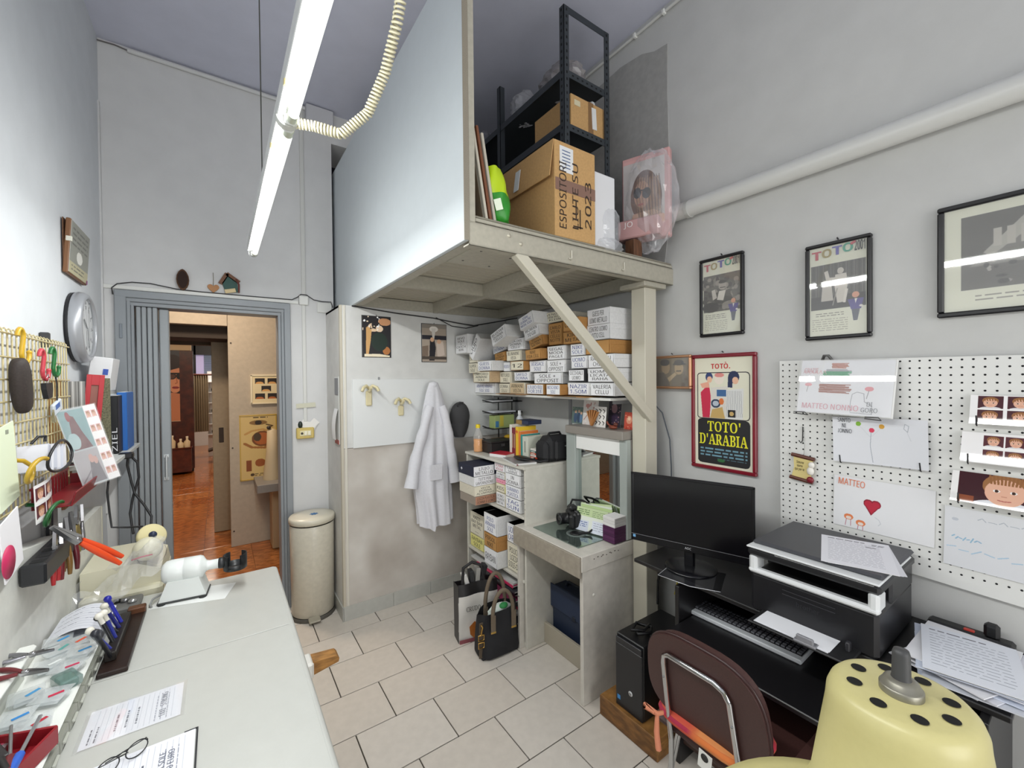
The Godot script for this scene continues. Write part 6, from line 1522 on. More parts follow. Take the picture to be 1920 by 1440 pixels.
	for k in 8:
		var pu := thing("flat_box", (COUNT[k] + " purple flat box from the bottom of the stack by the monitor") if k < 5 else (COUNT[k - 5] + " white flat box above the purple boxes by the monitor"), "box", Vector3(1.81 + (0.003 if k > 4 else 0.0), y + k * 0.0175, -1.60), "flat boxes stacked by the monitor")
		part(pu, "sleeve", B.new().box(Vector3(0, 0.0085, 0), Vector3(0.095, 0.0165, 0.085), 0.001), m(["4c1f48", "55254f", "471c43", "52224c", "4c1f48", "e2e0de", "dcdad8", "e4e2e0"][k], 0.5))
		part(pu, "end_flap", B.new().box(Vector3(0, 0.0085, 0.0428), Vector3(0.085, 0.013, 0.0008)), m("3d183a" if k < 5 else "b9b7b5", 0.5))
	# briefcase below
	var bc := thing("briefcase", "dark navy briefcase standing under the mirror table", "briefcase", Vector3(1.77, 0.0, -1.99))
	part(bc, "body", B.new().box(Vector3(0.05, 0.20, 0.05), Vector3(0.13, 0.33, 0.30), 0.02), m("1f2a40", 0.55))
	part(bc, "flap", B.new().box(Vector3(-0.017, 0.30, 0.05), Vector3(0.008, 0.15, 0.30), 0.004), m("243049", 0.55))
	part(bc, "handle", B.new().tube([Vector3(0.05, 0.36, -0.02), Vector3(0.05, 0.395, 0.0), Vector3(0.05, 0.395, 0.1), Vector3(0.05, 0.36, 0.12)], 0.009, 8), m("161d2c", 0.5))
	part(bc, "clasp", B.new().box(Vector3(-0.023, 0.235, 0.12), Vector3(0.006, 0.03, 0.03), 0.003), m("161d2c", 0.4))
	part(bc, "foot", B.new().box(Vector3(0.05, 0.018, 0.05), Vector3(0.11, 0.036, 0.26), 0.006), m("141a26", 0.6))

func _floor_bags() -> void:
	# paper carrier bag
	var a := thing("carrier_bag", "glossy white and black carrier bag on the floor by the cabinet", "bag", Vector3(1.38, 0, -2.42))
	var bs := Basis(Vector3.UP, -0.2)
	part(a, "side_gusset", B.new().prism(PackedVector2Array([Vector2(-0.05, 0.0), Vector2(0.05, 0), Vector2(0.06, 0.36), Vector2(-0.055, 0.37)]), 0.002, bs * Vector3(-0.135, 0, 0), bs * Basis(Vector3.UP, PI / 2)), m("1a181a", 0.4))
	part(a, "front_sheet", B.new().sheet(10, 6, func(u: float, v: float) -> Vector3: return bs * Vector3(-0.135 + u * 0.27, 0.30 * (1 - v), 0.05 + 0.008 * sin(u * 9 + v * 4))), m("dddad4", 0.35))
	part(a, "front_band", B.new().sheet(10, 2, func(u: float, v: float) -> Vector3: return bs * Vector3(-0.135 + u * 0.27, 0.30 + 0.075 * (1 - v), 0.05 + 0.008 * sin(u * 9) - 0.01 * (1 - v))), m("1c1a1c", 0.4))
	part(a, "back_sheet", B.new().sheet(6, 2, func(u: float, v: float) -> Vector3: return bs * Vector3(-0.135 + u * 0.27, 0.36 * (1 - v), -0.05)), m("232022", 0.4))
	text(a, "CRUDO", bs * Vector3(-0.035, 0.215, 0.0605), bs, 0.095, 0.03, m("4a4640", 0.6), serif)
	part(a, "amber_print", B.new().prism(PackedVector2Array([Vector2(-0.06, 0.05), Vector2(-0.03, 0.02), Vector2(0.0, 0.05), Vector2(0.01, 0.1), Vector2(-0.03, 0.13), Vector2(-0.065, 0.1)]), 0.001, bs * Vector3(0, 0, 0.0605), bs), m("b0672a", 0.4), "amber glass printed on the bag")
	part(a, "base_band", B.new().box(bs * Vector3(-0.03, 0.012, 0.059), Vector3(0.2, 0.022, 0.004), 0.0, bs), m("8a4a50", 0.5))
	part(a, "handle", B.new().tube([bs * Vector3(-0.1, 0.37, 0.03), bs * Vector3(-0.09, 0.47, 0.02), bs * Vector3(-0.03, 0.50, 0.02), bs * Vector3(0.03, 0.47, 0.02), bs * Vector3(0.05, 0.37, 0.03)], 0.011, 6), m("1c1a1c", 0.6))
	for k in 4: part(a, "contents", B.new().box(bs * Vector3(-0.07 + k * 0.04, 0.38 + 0.012 * k, 0), Vector3(0.03, 0.1, 0.06), 0.004, bs * Basis(Vector3.BACK, 0.3 - 0.2 * k)), m(["d8d6d2", "2a2a2c", "9c9a96", "1f1f22"][k], 0.6))
	# black tote with tan handles
	var b := thing("black_tote", "black fabric tote with brown webbing handles on the floor", "bag", Vector3(1.405, 0, -2.205))
	var tb := Basis(Vector3.UP, -0.12)
	var fab := grainy("19191e", 0.75, 30, 0.05, 0.8, 1.0, 200)
	part(b, "body", B.new().sheet(48, 14, func(u: float, v: float) -> Vector3:
		var g := u * TAU
		var cx := signf(cos(g)) * pow(absf(cos(g)), 0.45)
		var cz := signf(sin(g)) * pow(absf(sin(g)), 0.6)
		var wd := lerpf(0.142, 0.128, v) * (1.0 if v > 0.06 else 0.93)
		var dp := lerpf(0.075, 0.045, v)
		return tb * Vector3(wd * cx, 0.012 + v * (0.265 + 0.02 * cos(g) + 0.012 * sin(g * 3)), dp * cz + 0.006 * sin(u * 26 + v * 5))), fab)
	part(b, "bottom", B.new().box(tb * Vector3(0, 0.01, 0), Vector3(0.25, 0.02, 0.12), 0.008, tb), fab)
	var web := m("6f6252", 0.8)
	for k in 2:
		var zz: float = [0.062, -0.05][k]
		var pts := []
		for i in 15:
			var g := PI * i / 14.0
			pts.append(tb * Vector3(-cos(g) * 0.07 + 0.015, 0.255 + sin(g) * (0.15 if k == 0 else 0.21), zz * (1.0 - 0.5 * sin(g)) + (0.035 if k == 0 else -0.02) * sin(g)))
		var hd := part(b, "handle", B.new().tube(pts, 0.0125, 6), web)
		for s in [-1, 1]: part(hd, "handle_tab", B.new().box(tb * Vector3(s * 0.07 + 0.015, 0.215, zz + 0.008), Vector3(0.032, 0.1, 0.004), 0.001, tb), web)
		for s in [-1, 1]: part(hd, "gold_tip", B.new().box(tb * Vector3(s * 0.07 + 0.015, 0.163, zz + 0.0095), Vector3(0.034, 0.012, 0.004), 0.001, tb), m("c9a65c", 0.3, 0.8))
	part(b, "contents", crumple(tb * Vector3(0.02, 0.25, 0), Vector3(0.1, 0.05, 0.035), 0.3, 44, 20, 12), m("d6e0da", 0.5))
	part(b, "green_label", B.new().ball(tb * Vector3(0.04, 0.283, 0.02), Vector3(0.03, 0.018, 0.02)), m("2f8a4a", 0.5))
	var gold := m("b9924e", 0.3, 0.9)
	part(b, "side_strap", B.new().bar(tb * Vector3(-0.13, 0.02, 0.05), tb * Vector3(-0.125, 0.23, 0.045), 0.026, 0.004, Vector3(0, 0, 1)), m("564a3c", 0.8))
	for yy in [0.10, 0.145]: part(b, "buckle", B.new().tube([tb * Vector3(-0.148, yy - 0.016, 0.056), tb * Vector3(-0.112, yy - 0.016, 0.056), tb * Vector3(-0.112, yy + 0.016, 0.056), tb * Vector3(-0.148, yy + 0.016, 0.056)], 0.004, 6, false, true), gold)
	part(b, "snap_hook", B.new().tube([tb * Vector3(-0.13, 0.16, 0.055), tb * Vector3(-0.128, 0.19, 0.06), tb * Vector3(-0.12, 0.205, 0.055), tb * Vector3(-0.128, 0.22, 0.05)], 0.005, 6), gold)

func _desk() -> void:
	var blk := grainy("1b1a1c", 0.35, 4, 0.04, 0.9, 1.0, 210)
	var d := thing("computer_desk", "black computer desk with a raised shelf and keyboard tray", "desk", Vector3(1.85, 0, -0.6))
	part(d, "side_panel", w(d).span(Vector3(1.633, 0, -1.10), Vector3(2.10, 0.785, -1.08), 0.002), blk)
	part(d, "side_panel", w(d).span(Vector3(1.633, 0, -0.20), Vector3(2.10, 0.785, -0.18), 0.002), blk)
	part(d, "raised_shelf", w(d).span(Vector3(1.68, 0.785, -1.36), Vector3(2.105, 0.803, -0.145), 0.003), blk)
	part(d, "keyboard_tray", w(d).span(Vector3(1.50, 0.615, -1.075), Vector3(2.06, 0.633, -0.205), 0.003), blk)
	part(d, "back_panel", w(d).span(Vector3(2.08, 0.1, -1.08), Vector3(2.09, 0.785, -0.2)), blk)
	part(d, "tray_rail", w(d).span(Vector3(1.54, 0.59, -1.078), Vector3(2.0, 0.615, -1.066)).span(Vector3(1.54, 0.59, -0.214), Vector3(2.0, 0.615, -0.202)), m("6a6a6c", 0.35, 0.8))
	part(d, "foot_shelf", w(d).span(Vector3(1.66, 0.08, -1.08), Vector3(2.08, 0.098, -0.2), 0.002), wood("4a2c20", 0.5, 211, Vector3(9, 1, 1)))
	part(d, "foot_rail", w(d).span(Vector3(1.64, 0.28, -1.08), Vector3(1.655, 0.33, -0.2), 0.002), blk)
	# monitor turned a little away from the wall
	var dx := Vector3(0.302, 0, 0.953)
	var bs := Basis(dx, Vector3.UP, dx.cross(Vector3.UP))
	var mo := thing("monitor", "black flat monitor with a thin silver line on its foot", "monitor", Vector3(1.81, 0.803, -1.135))
	var c := Vector3(-0.028, 0.255, 0.008)
	var gloss := m("121216", 0.22)
	part(mo, "back_shell", B.new().box(c + bs * Vector3(0, 0, -0.012), Vector3(0.54, 0.335, 0.03), 0.008, bs), m("17171a", 0.4))
	part(mo, "screen", B.new().box(c + bs * Vector3(0, 0.012, 0.0045), Vector3(0.522, 0.296, 0.002), 0.0, bs), m("0e0e12", 0.16))
	for s in [-1, 1]: part(mo, "bezel", B.new().box(c + bs * Vector3(s * 0.2665, 0, 0.004), Vector3(0.013, 0.341, 0.008), 0.002, bs), gloss)
	part(mo, "bezel", B.new().box(c + bs * Vector3(0, 0.165, 0.004), Vector3(0.546, 0.012, 0.008), 0.002, bs), gloss)
	part(mo, "bezel", B.new().box(c + bs * Vector3(0, -0.153, 0.004), Vector3(0.546, 0.034, 0.008), 0.002, bs), gloss)
	part(mo, "trim_line", B.new().box(c + bs * Vector3(0, -0.1365, 0.0085), Vector3(0.54, 0.0018, 0.001), 0.0, bs), m("9fa0a4", 0.3, 0.6))
	part(mo, "sticker", B.new().box(c + bs * Vector3(-0.256, -0.147, 0.0086), Vector3(0.013, 0.013, 0.001), 0.0, bs), m("6fa4d0", 0.4))
	text(mo, "AOC", c + bs * Vector3(0, -0.153, 0.0086), bs, 0.028, 0.010, m("c9cacc", 0.4))
	part(mo, "neck", B.new().box(Vector3(-0.005, 0.055, 0.0), Vector3(0.045, 0.11, 0.028), 0.006, bs), gloss)
	part(mo, "foot", B.new().lathe([Vector2(0, 0.001), Vector2(0.115, 0.001), Vector2(0.115, 0.004), Vector2(0.105, 0.009), Vector2(0.04, 0.014), Vector2(0, 0.015)], Vector3.ZERO, Basis.IDENTITY, 36), gloss)
	var mt := thing("clear_mat", "smoked clear sheet with a bright rim under the monitor foot", "mat", Vector3(1.79, 0.803, -1.10))
	var mp := PackedVector2Array([Vector2(-0.11, -0.02), Vector2(-0.125, 0.135), Vector2(0.02, 0.16), Vector2(0.135, 0.135), Vector2(0.12, -0.06)])
	part(mt, "sheet", B.new().prism(mp, 0.0015, Vector3.ZERO, bs * Basis(Vector3.RIGHT, PI / 2) * Basis(Vector3.BACK, 0.0)), m("26262a", 0.15))
	var rim := []
	for p in mp: rim.append(bs * Basis(Vector3.RIGHT, PI / 2) * Vector3(p.x, p.y, 0.0))
	part(mt, "rim", B.new().tube(rim.slice(0, 4), 0.0016, 5), m("c9cace", 0.25, 0.4))
	# keyboard with a sheet of film
	var kb := thing("keyboard", "slim white and grey keyboard on the black keyboard tray", "keyboard", Vector3(1.80, 0.633, -0.873))
	kb.rotation.y = 0.03
	part(kb, "case", B.new().box(Vector3(0, 0.009, 0), Vector3(0.13, 0.018, 0.44), 0.004), m("c6c9cd", 0.4))
	part(kb, "well", B.new().box(Vector3(0.012, 0.0185, 0), Vector3(0.095, 0.002, 0.425), 0.0), m("2a2a2e", 0.6))
	var key := B.new().box(Vector3.ZERO, Vector3(0.0145, 0.007, 0.0145), 0.002).done()
	for r in 5:
		for k in 23:
			var n := MeshInstance3D.new()
			n.name = "key"
			n.mesh = key
			n.position = Vector3(-0.026 + r * 0.0185, 0.0225, -0.203 + k * 0.0184)
			n.material_override = m("3c3c42", 0.5) if r > 0 else m("55565c", 0.5)
			kb.add_child(n, true)
	# printer
	var p := thing("printer", "black and white multifunction printer at the end of the desk", "printer", Vector3(1.86, 0.803, -0.605))
	var body := m("1d1d20", 0.32)
	part(p, "base_body", B.new().box(Vector3(0.005, 0.075, 0), Vector3(0.385, 0.15, 0.385), 0.012), body)
	part(p, "rear_body", B.new().box(Vector3(0.075, 0.18, 0), Vector3(0.25, 0.09, 0.385), 0.008), body)
	var white := m("dfe1e2", 0.3)
	part(p, "white_rail", B.new().box(Vector3(-0.183, 0.158, 0), Vector3(0.03, 0.02, 0.392), 0.007), white)
	for s in [-1, 1]: part(p, "white_post", B.new().box(Vector3(-0.16, 0.184, s * 0.181), Vector3(0.07, 0.062, 0.03), 0.009), white)
	part(p, "outlet_floor", B.new().box(Vector3(-0.10, 0.155, 0), Vector3(0.14, 0.01, 0.33)), m("0f0f11", 0.5))
	part(p, "scanner_body", B.new().box(Vector3(0.0, 0.227, 0), Vector3(0.395, 0.032, 0.40), 0.009), body)
	part(p, "white_line", B.new().box(Vector3(-0.02, 0.2455, -0.002), Vector3(0.36, 0.007, 0.40), 0.003), white)
	part(p, "lid", B.new().box(Vector3(0.02, 0.255, 0), Vector3(0.36, 0.016, 0.395), 0.007), m("3f4045", 0.4))
	part(p, "control_panel", B.new().box(Vector3(-0.178, 0.241, 0.04), Vector3(0.038, 0.006, 0.29), 0.002, Basis(Vector3.BACK, 0.25)), m("141416", 0.2))
	part(p, "door_line", B.new().box(Vector3(-0.1885, 0.12, 0.0), Vector3(0.002, 0.002, 0.16)).box(Vector3(-0.1885, 0.105, 0.0), Vector3(0.002, 0.002, 0.16)), m("3a3a3e", 0.4))
	text(p, "brother", Vector3(-0.1882, 0.085, 0.0), FACE_LEFT, 0.07, 0.016, m("303034", 0.3))
	var tr := part(p, "paper_tray", B.new().box(Vector3(-0.235, 0.012, 0.0), Vector3(0.13, 0.008, 0.30), 0.003), m("1b1b1d", 0.5))
	part(tr, "paper_stop", B.new().box(Vector3(-0.292, 0.026, 0.03), Vector3(0.012, 0.028, 0.05), 0.003).box(Vector3(-0.285, 0.018, 0.03), Vector3(0.03, 0.008, 0.065), 0.002), m("85858a", 0.45))
	part(tr, "side_guide", B.new().box(Vector3(-0.22, 0.03, 0.125), Vector3(0.02, 0.03, 0.012), 0.003), m("2c2c30", 0.4))
	var ps := thing("printer_paper", "blank white sheet lying in the printer's front tray", "paper", Vector3(1.645, 0.8195, -0.625))
	part(ps, "sheet", B.new().box(Vector3(0, 0.001, 0), Vector3(0.15, 0.0016, 0.225)), m("e9eaf0", 0.7))
	part(ps, "second_sheet", B.new().box(Vector3(0.004, 0.0025, 0.002), Vector3(0.15, 0.0008, 0.225), 0.0, Basis(Vector3.UP, 0.01)), m("f0f1f5", 0.7))
	# printed form on the lid
	rng.seed = 83
	var im := canvas(200, 280, "e4e4ea")
	lines(im, 20, 20, 110, 1, 8, 6, "3a3a44"); lines(im, 20, 40, 150, 18, 12, 2, "9a9aa6"); im.fill_rect(Rect2i(130, 60, 30, 5), Color("2c2c34")); lines(im, 150, 24, 36, 2, 9, 4, "4a4a55")
	var fm := thing("printed_form", "printed white form lying across the printer lid", "paper", Vector3(1.855, 1.0672, -0.52))
	print_sheet(fm, "print", Vector3(0, 0.001, 0), Basis(Vector3.UP, 0.32) * FACE_LEFT * Basis(Vector3.RIGHT, -PI / 2), 0.2, 0.297, pic_mat(im, 0.7), 0.0006)
	for k in 3: part(fm, "under_sheet", B.new().box(Vector3(0.004 * k, -0.0006 * k, 0.004 * k), Vector3(0.297, 0.0005, 0.2), 0.0, Basis(Vector3.UP, 0.32 + 0.03 * k)), m("dadae0", 0.8))
	# heap of loose papers near the viewer
	for k in 12:
		var yy := 0.8035 + k * 0.0042
		var sh := thing("loose_sheet", ["lowest", "second", "third", "fourth", "fifth", "sixth", "seventh", "eighth", "ninth", "tenth", "eleventh", "topmost"][k] + " sheet, counted upwards, in the desk's paper heap", "paper", Vector3(1.84 + rng.randf_range(-0.02, 0.02), yy, -0.245 + rng.randf_range(-0.015, 0.02)), "papers heaped at the desk's near end")
		var turn := rng.randf_range(-0.35, 0.3)
		if k == 11:
			im = canvas(150, 210, "dfe2ea")
			lines(im, 14, 16, 90, 1, 8, 4, "55555f"); lines(im, 14, 34, 118, 12, 13, 2, "8f93a0")
			print_sheet(sh, "print", Vector3(0, 0.004, 0), Basis(Vector3.UP, 0.2) * FACE_LEFT * Basis(Vector3.RIGHT, -PI / 2), 0.21, 0.297, pic_mat(im, 0.7), 0.0008)
		else:
			part(sh, "sheet", B.new().box(Vector3(0, 0.0018, 0), Vector3(0.297, 0.0034, 0.21), 0.0, Basis(Vector3.UP, turn)), m(["d9dae2", "cfd6e6", "e4e4e8", "c9ccd4"][k % 4], 0.8))
	var ad := thing("power_strip", "black power strip with a glowing red switch behind the papers", "power strip", Vector3(2.055, 0.803, -0.27))
	part(ad, "body", B.new().box(Vector3(0, 0.02, 0), Vector3(0.05, 0.04, 0.2), 0.008), m("161617", 0.4))
	part(ad, "switch", B.new().box(Vector3(-0.01, 0.042, 0.0), Vector3(0.016, 0.006, 0.026), 0.002), m("c23a2c", 0.3))
	part(ad, "plug", B.new().box(Vector3(0, 0.06, 0.05), Vector3(0.035, 0.045, 0.035), 0.008), m("111113", 0.5))
	part(ad, "lead", B.new().tube([Vector3(0, 0.02, 0.1), Vector3(0.0, 0.012, 0.13), Vector3(0.02, 0.01, 0.18), Vector3(0.035, 0.01, 0.25)], 0.005, 6), m("1a1a1c", 0.5))
	# tower computer on a timber block
	var bl := thing("timber_block", "thick pale timber block on the floor under the tower", "block", Vector3(1.78, 0, -1.31))
	part(bl, "timber", w(bl).span(Vector3(1.56, 0, -1.48), Vector3(1.855, 0.10, -1.14), 0.003), wood("a8783f", 0.55, 220, Vector3(2, 6, 2)))
	part(bl, "edge_strip", w(bl).span(Vector3(1.556, 0.004, -1.478), Vector3(1.561, 0.098, -1.142), 0.001), wood("8f6230", 0.5, 221, Vector3(2, 6, 2)))
	var pc := thing("tower_pc", "black tower computer with a round white badge", "computer", Vector3(1.76, 0.1, -1.315))
	part(pc, "case", B.new().box(Vector3(0.005, 0.175, 0), Vector3(0.35, 0.35, 0.162), 0.004), m("161618", 0.35))
	part(pc, "front_panel", B.new().box(Vector3(-0.175, 0.155, 0), Vector3(0.012, 0.31, 0.158), 0.004), m("1b1b1e", 0.3))
	part(pc, "drive_bay", B.new().box(Vector3(-0.176, 0.325, 0), Vector3(0.012, 0.028, 0.15), 0.002), m("212124", 0.3))
	part(pc, "badge", B.new().lathe([Vector2(0, 0.002), Vector2(0.011, 0.0015), Vector2(0.012, 0)], Vector3(-0.181, 0.10, 0.012), Basis(Vector3.BACK, PI / 2), 24), m("d2d4d6", 0.3, 0.3))
	text(pc, "hp", Vector3(-0.1834, 0.1, 0.012), FACE_LEFT, 0.013, 0.012, m("1d1d20", 0.4))
	part(pc, "sticker", B.new().box(Vector3(-0.1815, 0.045, -0.058), Vector3(0.001, 0.02, 0.018)), m("3d86c4", 0.4))
	part(pc, "cable_coil", B.new().tube([Vector3(-0.1, 0.36, -0.02), Vector3(-0.13, 0.372, 0.02), Vector3(-0.08, 0.375, 0.05), Vector3(-0.03, 0.37, 0.02), Vector3(-0.07, 0.378, -0.04), Vector3(-0.14, 0.38, -0.01), Vector3(-0.1, 0.385, 0.03), Vector3(-0.02, 0.37, 0.0)], 0.008, 6), m("121214", 0.5))
	part(pc, "connector", B.new().box(Vector3(-0.06, 0.356, 0.05), Vector3(0.03, 0.012, 0.012), 0.002), m("8d8f92", 0.3, 0.8))
	# cables dropping behind
	var wr := thing("desk_cables", "black and yellow cables hanging behind the tower", "cables", Vector3(2.0, 0.6, -1.4))
	part(wr, "black_lead", w(wr).tube([Vector3(2.04, 0.78, -1.40), Vector3(2.02, 0.7, -1.42), Vector3(1.97, 0.58, -1.43), Vector3(1.95, 0.46, -1.42)], 0.006, 6), m("141416", 0.5))
	part(wr, "black_lead", w(wr).tube([Vector3(2.06, 0.78, -1.25), Vector3(2.05, 0.68, -1.27), Vector3(2.07, 0.6, -1.25), Vector3(2.06, 0.52, -1.2)], 0.004, 6), m("1f1f22", 0.5))
	part(wr, "yellow_lead", w(wr).tube([Vector3(2.05, 0.5, -1.38), Vector3(2.06, 0.57, -1.37), Vector3(2.07, 0.6, -1.33), Vector3(2.08, 0.6, -1.27), Vector3(2.09, 0.58, -1.2)], 0.0045, 6), m("c9b43a", 0.5))

func _chair() -> void:
	var c := thing("office_chair", "brown padded chair with a bent chrome back frame", "chair", Vector3(1.48, 0, -0.78))
	var vinyl := grainy("4a2f2c", 0.45, 10, 0.04, 0.9, 1.0, 230)
	var pts := PackedVector2Array()
	for k in 40:
		var g := TAU * k / 40
		var ce := signf(cos(g)) * pow(absf(cos(g)), 0.62)
		var se := signf(sin(g)) * pow(absf(sin(g)), 0.7)
		pts.append(Vector2(ce * 0.208 * (1.0 - 0.06 * se), se * 0.168))
	var lean := Basis(Vector3(0, 0, 1), Vector3(-0.16, 0.987, 0).normalized(), Vector3(0, 0, 1).cross(Vector3(-0.16, 0.987, 0).normalized()))
	# padded backrest, its rear shell facing the viewer
	part(c, "backrest", B.new().prism(pts, 0.018, Vector3(-0.165, 0.645, 0.0), lean), vinyl)
	var fr := PackedVector2Array()
	for q in pts: fr.append(q * 0.96)
	part(c, "back_pad", B.new().prism(fr, 0.03, Vector3(-0.165, 0.645, 0.0) - lean.z * 0.03, lean), vinyl)
	var rim := []
	for q in pts: rim.append(Vector3(-0.165, 0.645, 0) + lean * Vector3(q.x, q.y, 0.006))
	part(c, "piping", B.new().tube(rim, 0.007, 6, false, true), m("3a2322", 0.35))
	var chrome := m("c4c6c8", 0.12, 1.0)
	var o := Vector3(-0.165, 0.645, 0.0)
	var fp := []
	for q in [[-0.128, -0.62], [-0.128, -0.25], [-0.128, 0.05], [-0.122, 0.078], [-0.105, 0.09], [0.06, 0.09], [0.09, 0.078], [0.105, 0.05], [0.125, -0.25], [0.13, -0.62]]:
		fp.append(o + lean * Vector3(q[0], maxf(q[1], -0.22), 0.028) + (Vector3(0.0, q[1] + 0.22, 0) if q[1] < -0.22 else Vector3.ZERO))
	var cf := part(c, "back_frame", B.new().tube(fp, 0.0095, 10), chrome)
	for q in [[-0.128, 0.0], [-0.128, -0.16], [0.113, -0.02], [0.124, -0.17]]: part(cf, "screw", B.new().ball(o + lean * Vector3(q[0], q[1], 0.038), Vector3(0.004, 0.004, 0.004), 8, 6), m("8f9092", 0.3, 0.8))
	part(c, "seat", B.new().box(Vector3(0.06, 0.425, 0), Vector3(0.42, 0.05, 0.42), 0.02), vinyl)
	for s in [-1, 1]:
		part(c, "leg", B.new().tube([Vector3(0.22, 0.41, s * 0.17), Vector3(0.25, 0.0, s * 0.2)], 0.0105, 8), chrome)
		part(c, "leg", B.new().tube([Vector3(-0.1, 0.41, s * 0.13), Vector3(-0.14, 0.0, s * 0.2)], 0.0105, 8), chrome)
	# cushion tied to the frame
	rng.seed = 9
	var cu := thing("seat_cushion", "orange and red checked seat cushion tied to the chair", "cushion", Vector3(1.50, 0.451, -0.78))
	var im := canvas(96, 96, "c8643c")
	for i in 6:
		for j in 6: im.fill_rect(Rect2i(i * 16, j * 16, 15, 15), Color(["d8783c", "c8503c", "b83244", "d88a50", "a82c48", "cf6a44"][(i * 2 + j * 3) % 6]))
	var cl := B.new()
	cl.sheet(24, 14, func(u: float, v: float) -> Vector3:
		var g := u * TAU
		var r := pow(sin(v * PI), 0.4)
		return Vector3(-signf(cos(g)) * pow(absf(cos(g)), 0.5) * 0.12 * r - 0.085, 0.028 + 0.028 * cos(v * PI), signf(sin(g)) * pow(absf(sin(g)), 0.5) * 0.18 * r - 0.02))
	part(cu, "pad", cl, pic_mat(im, 0.85))
	var tie := m("d98a6a", 0.8)
	part(cu, "tie_bow", B.new().tube([Vector3(-0.17, 0.03, -0.14), Vector3(-0.215, 0.03, -0.16), Vector3(-0.235, 0.045, -0.2), Vector3(-0.225, 0.035, -0.165)], [0.006, 0.009, 0.011, 0.007], 6), tie)
	part(cu, "tie_end", B.new().tube([Vector3(-0.215, 0.03, -0.16), Vector3(-0.225, -0.03, -0.155), Vector3(-0.222, -0.09, -0.15)], [0.007, 0.01, 0.011], 6), tie)
	part(cu, "care_label", B.new().box(Vector3(-0.212, -0.012, 0.02), Vector3(0.002, 0.06, 0.045), 0.0, Basis(Vector3.RIGHT, 0.1)), m("e6e6e2", 0.7))
	part(cu, "label_mark", B.new().lathe([Vector2(0, 0.0006), Vector2(0.013, 0.0006), Vector2(0.013, 0)], Vector3(-0.2135, 0.0, 0.02), Basis(Vector3.BACK, PI / 2), 12), m("2c2c2c", 0.7))

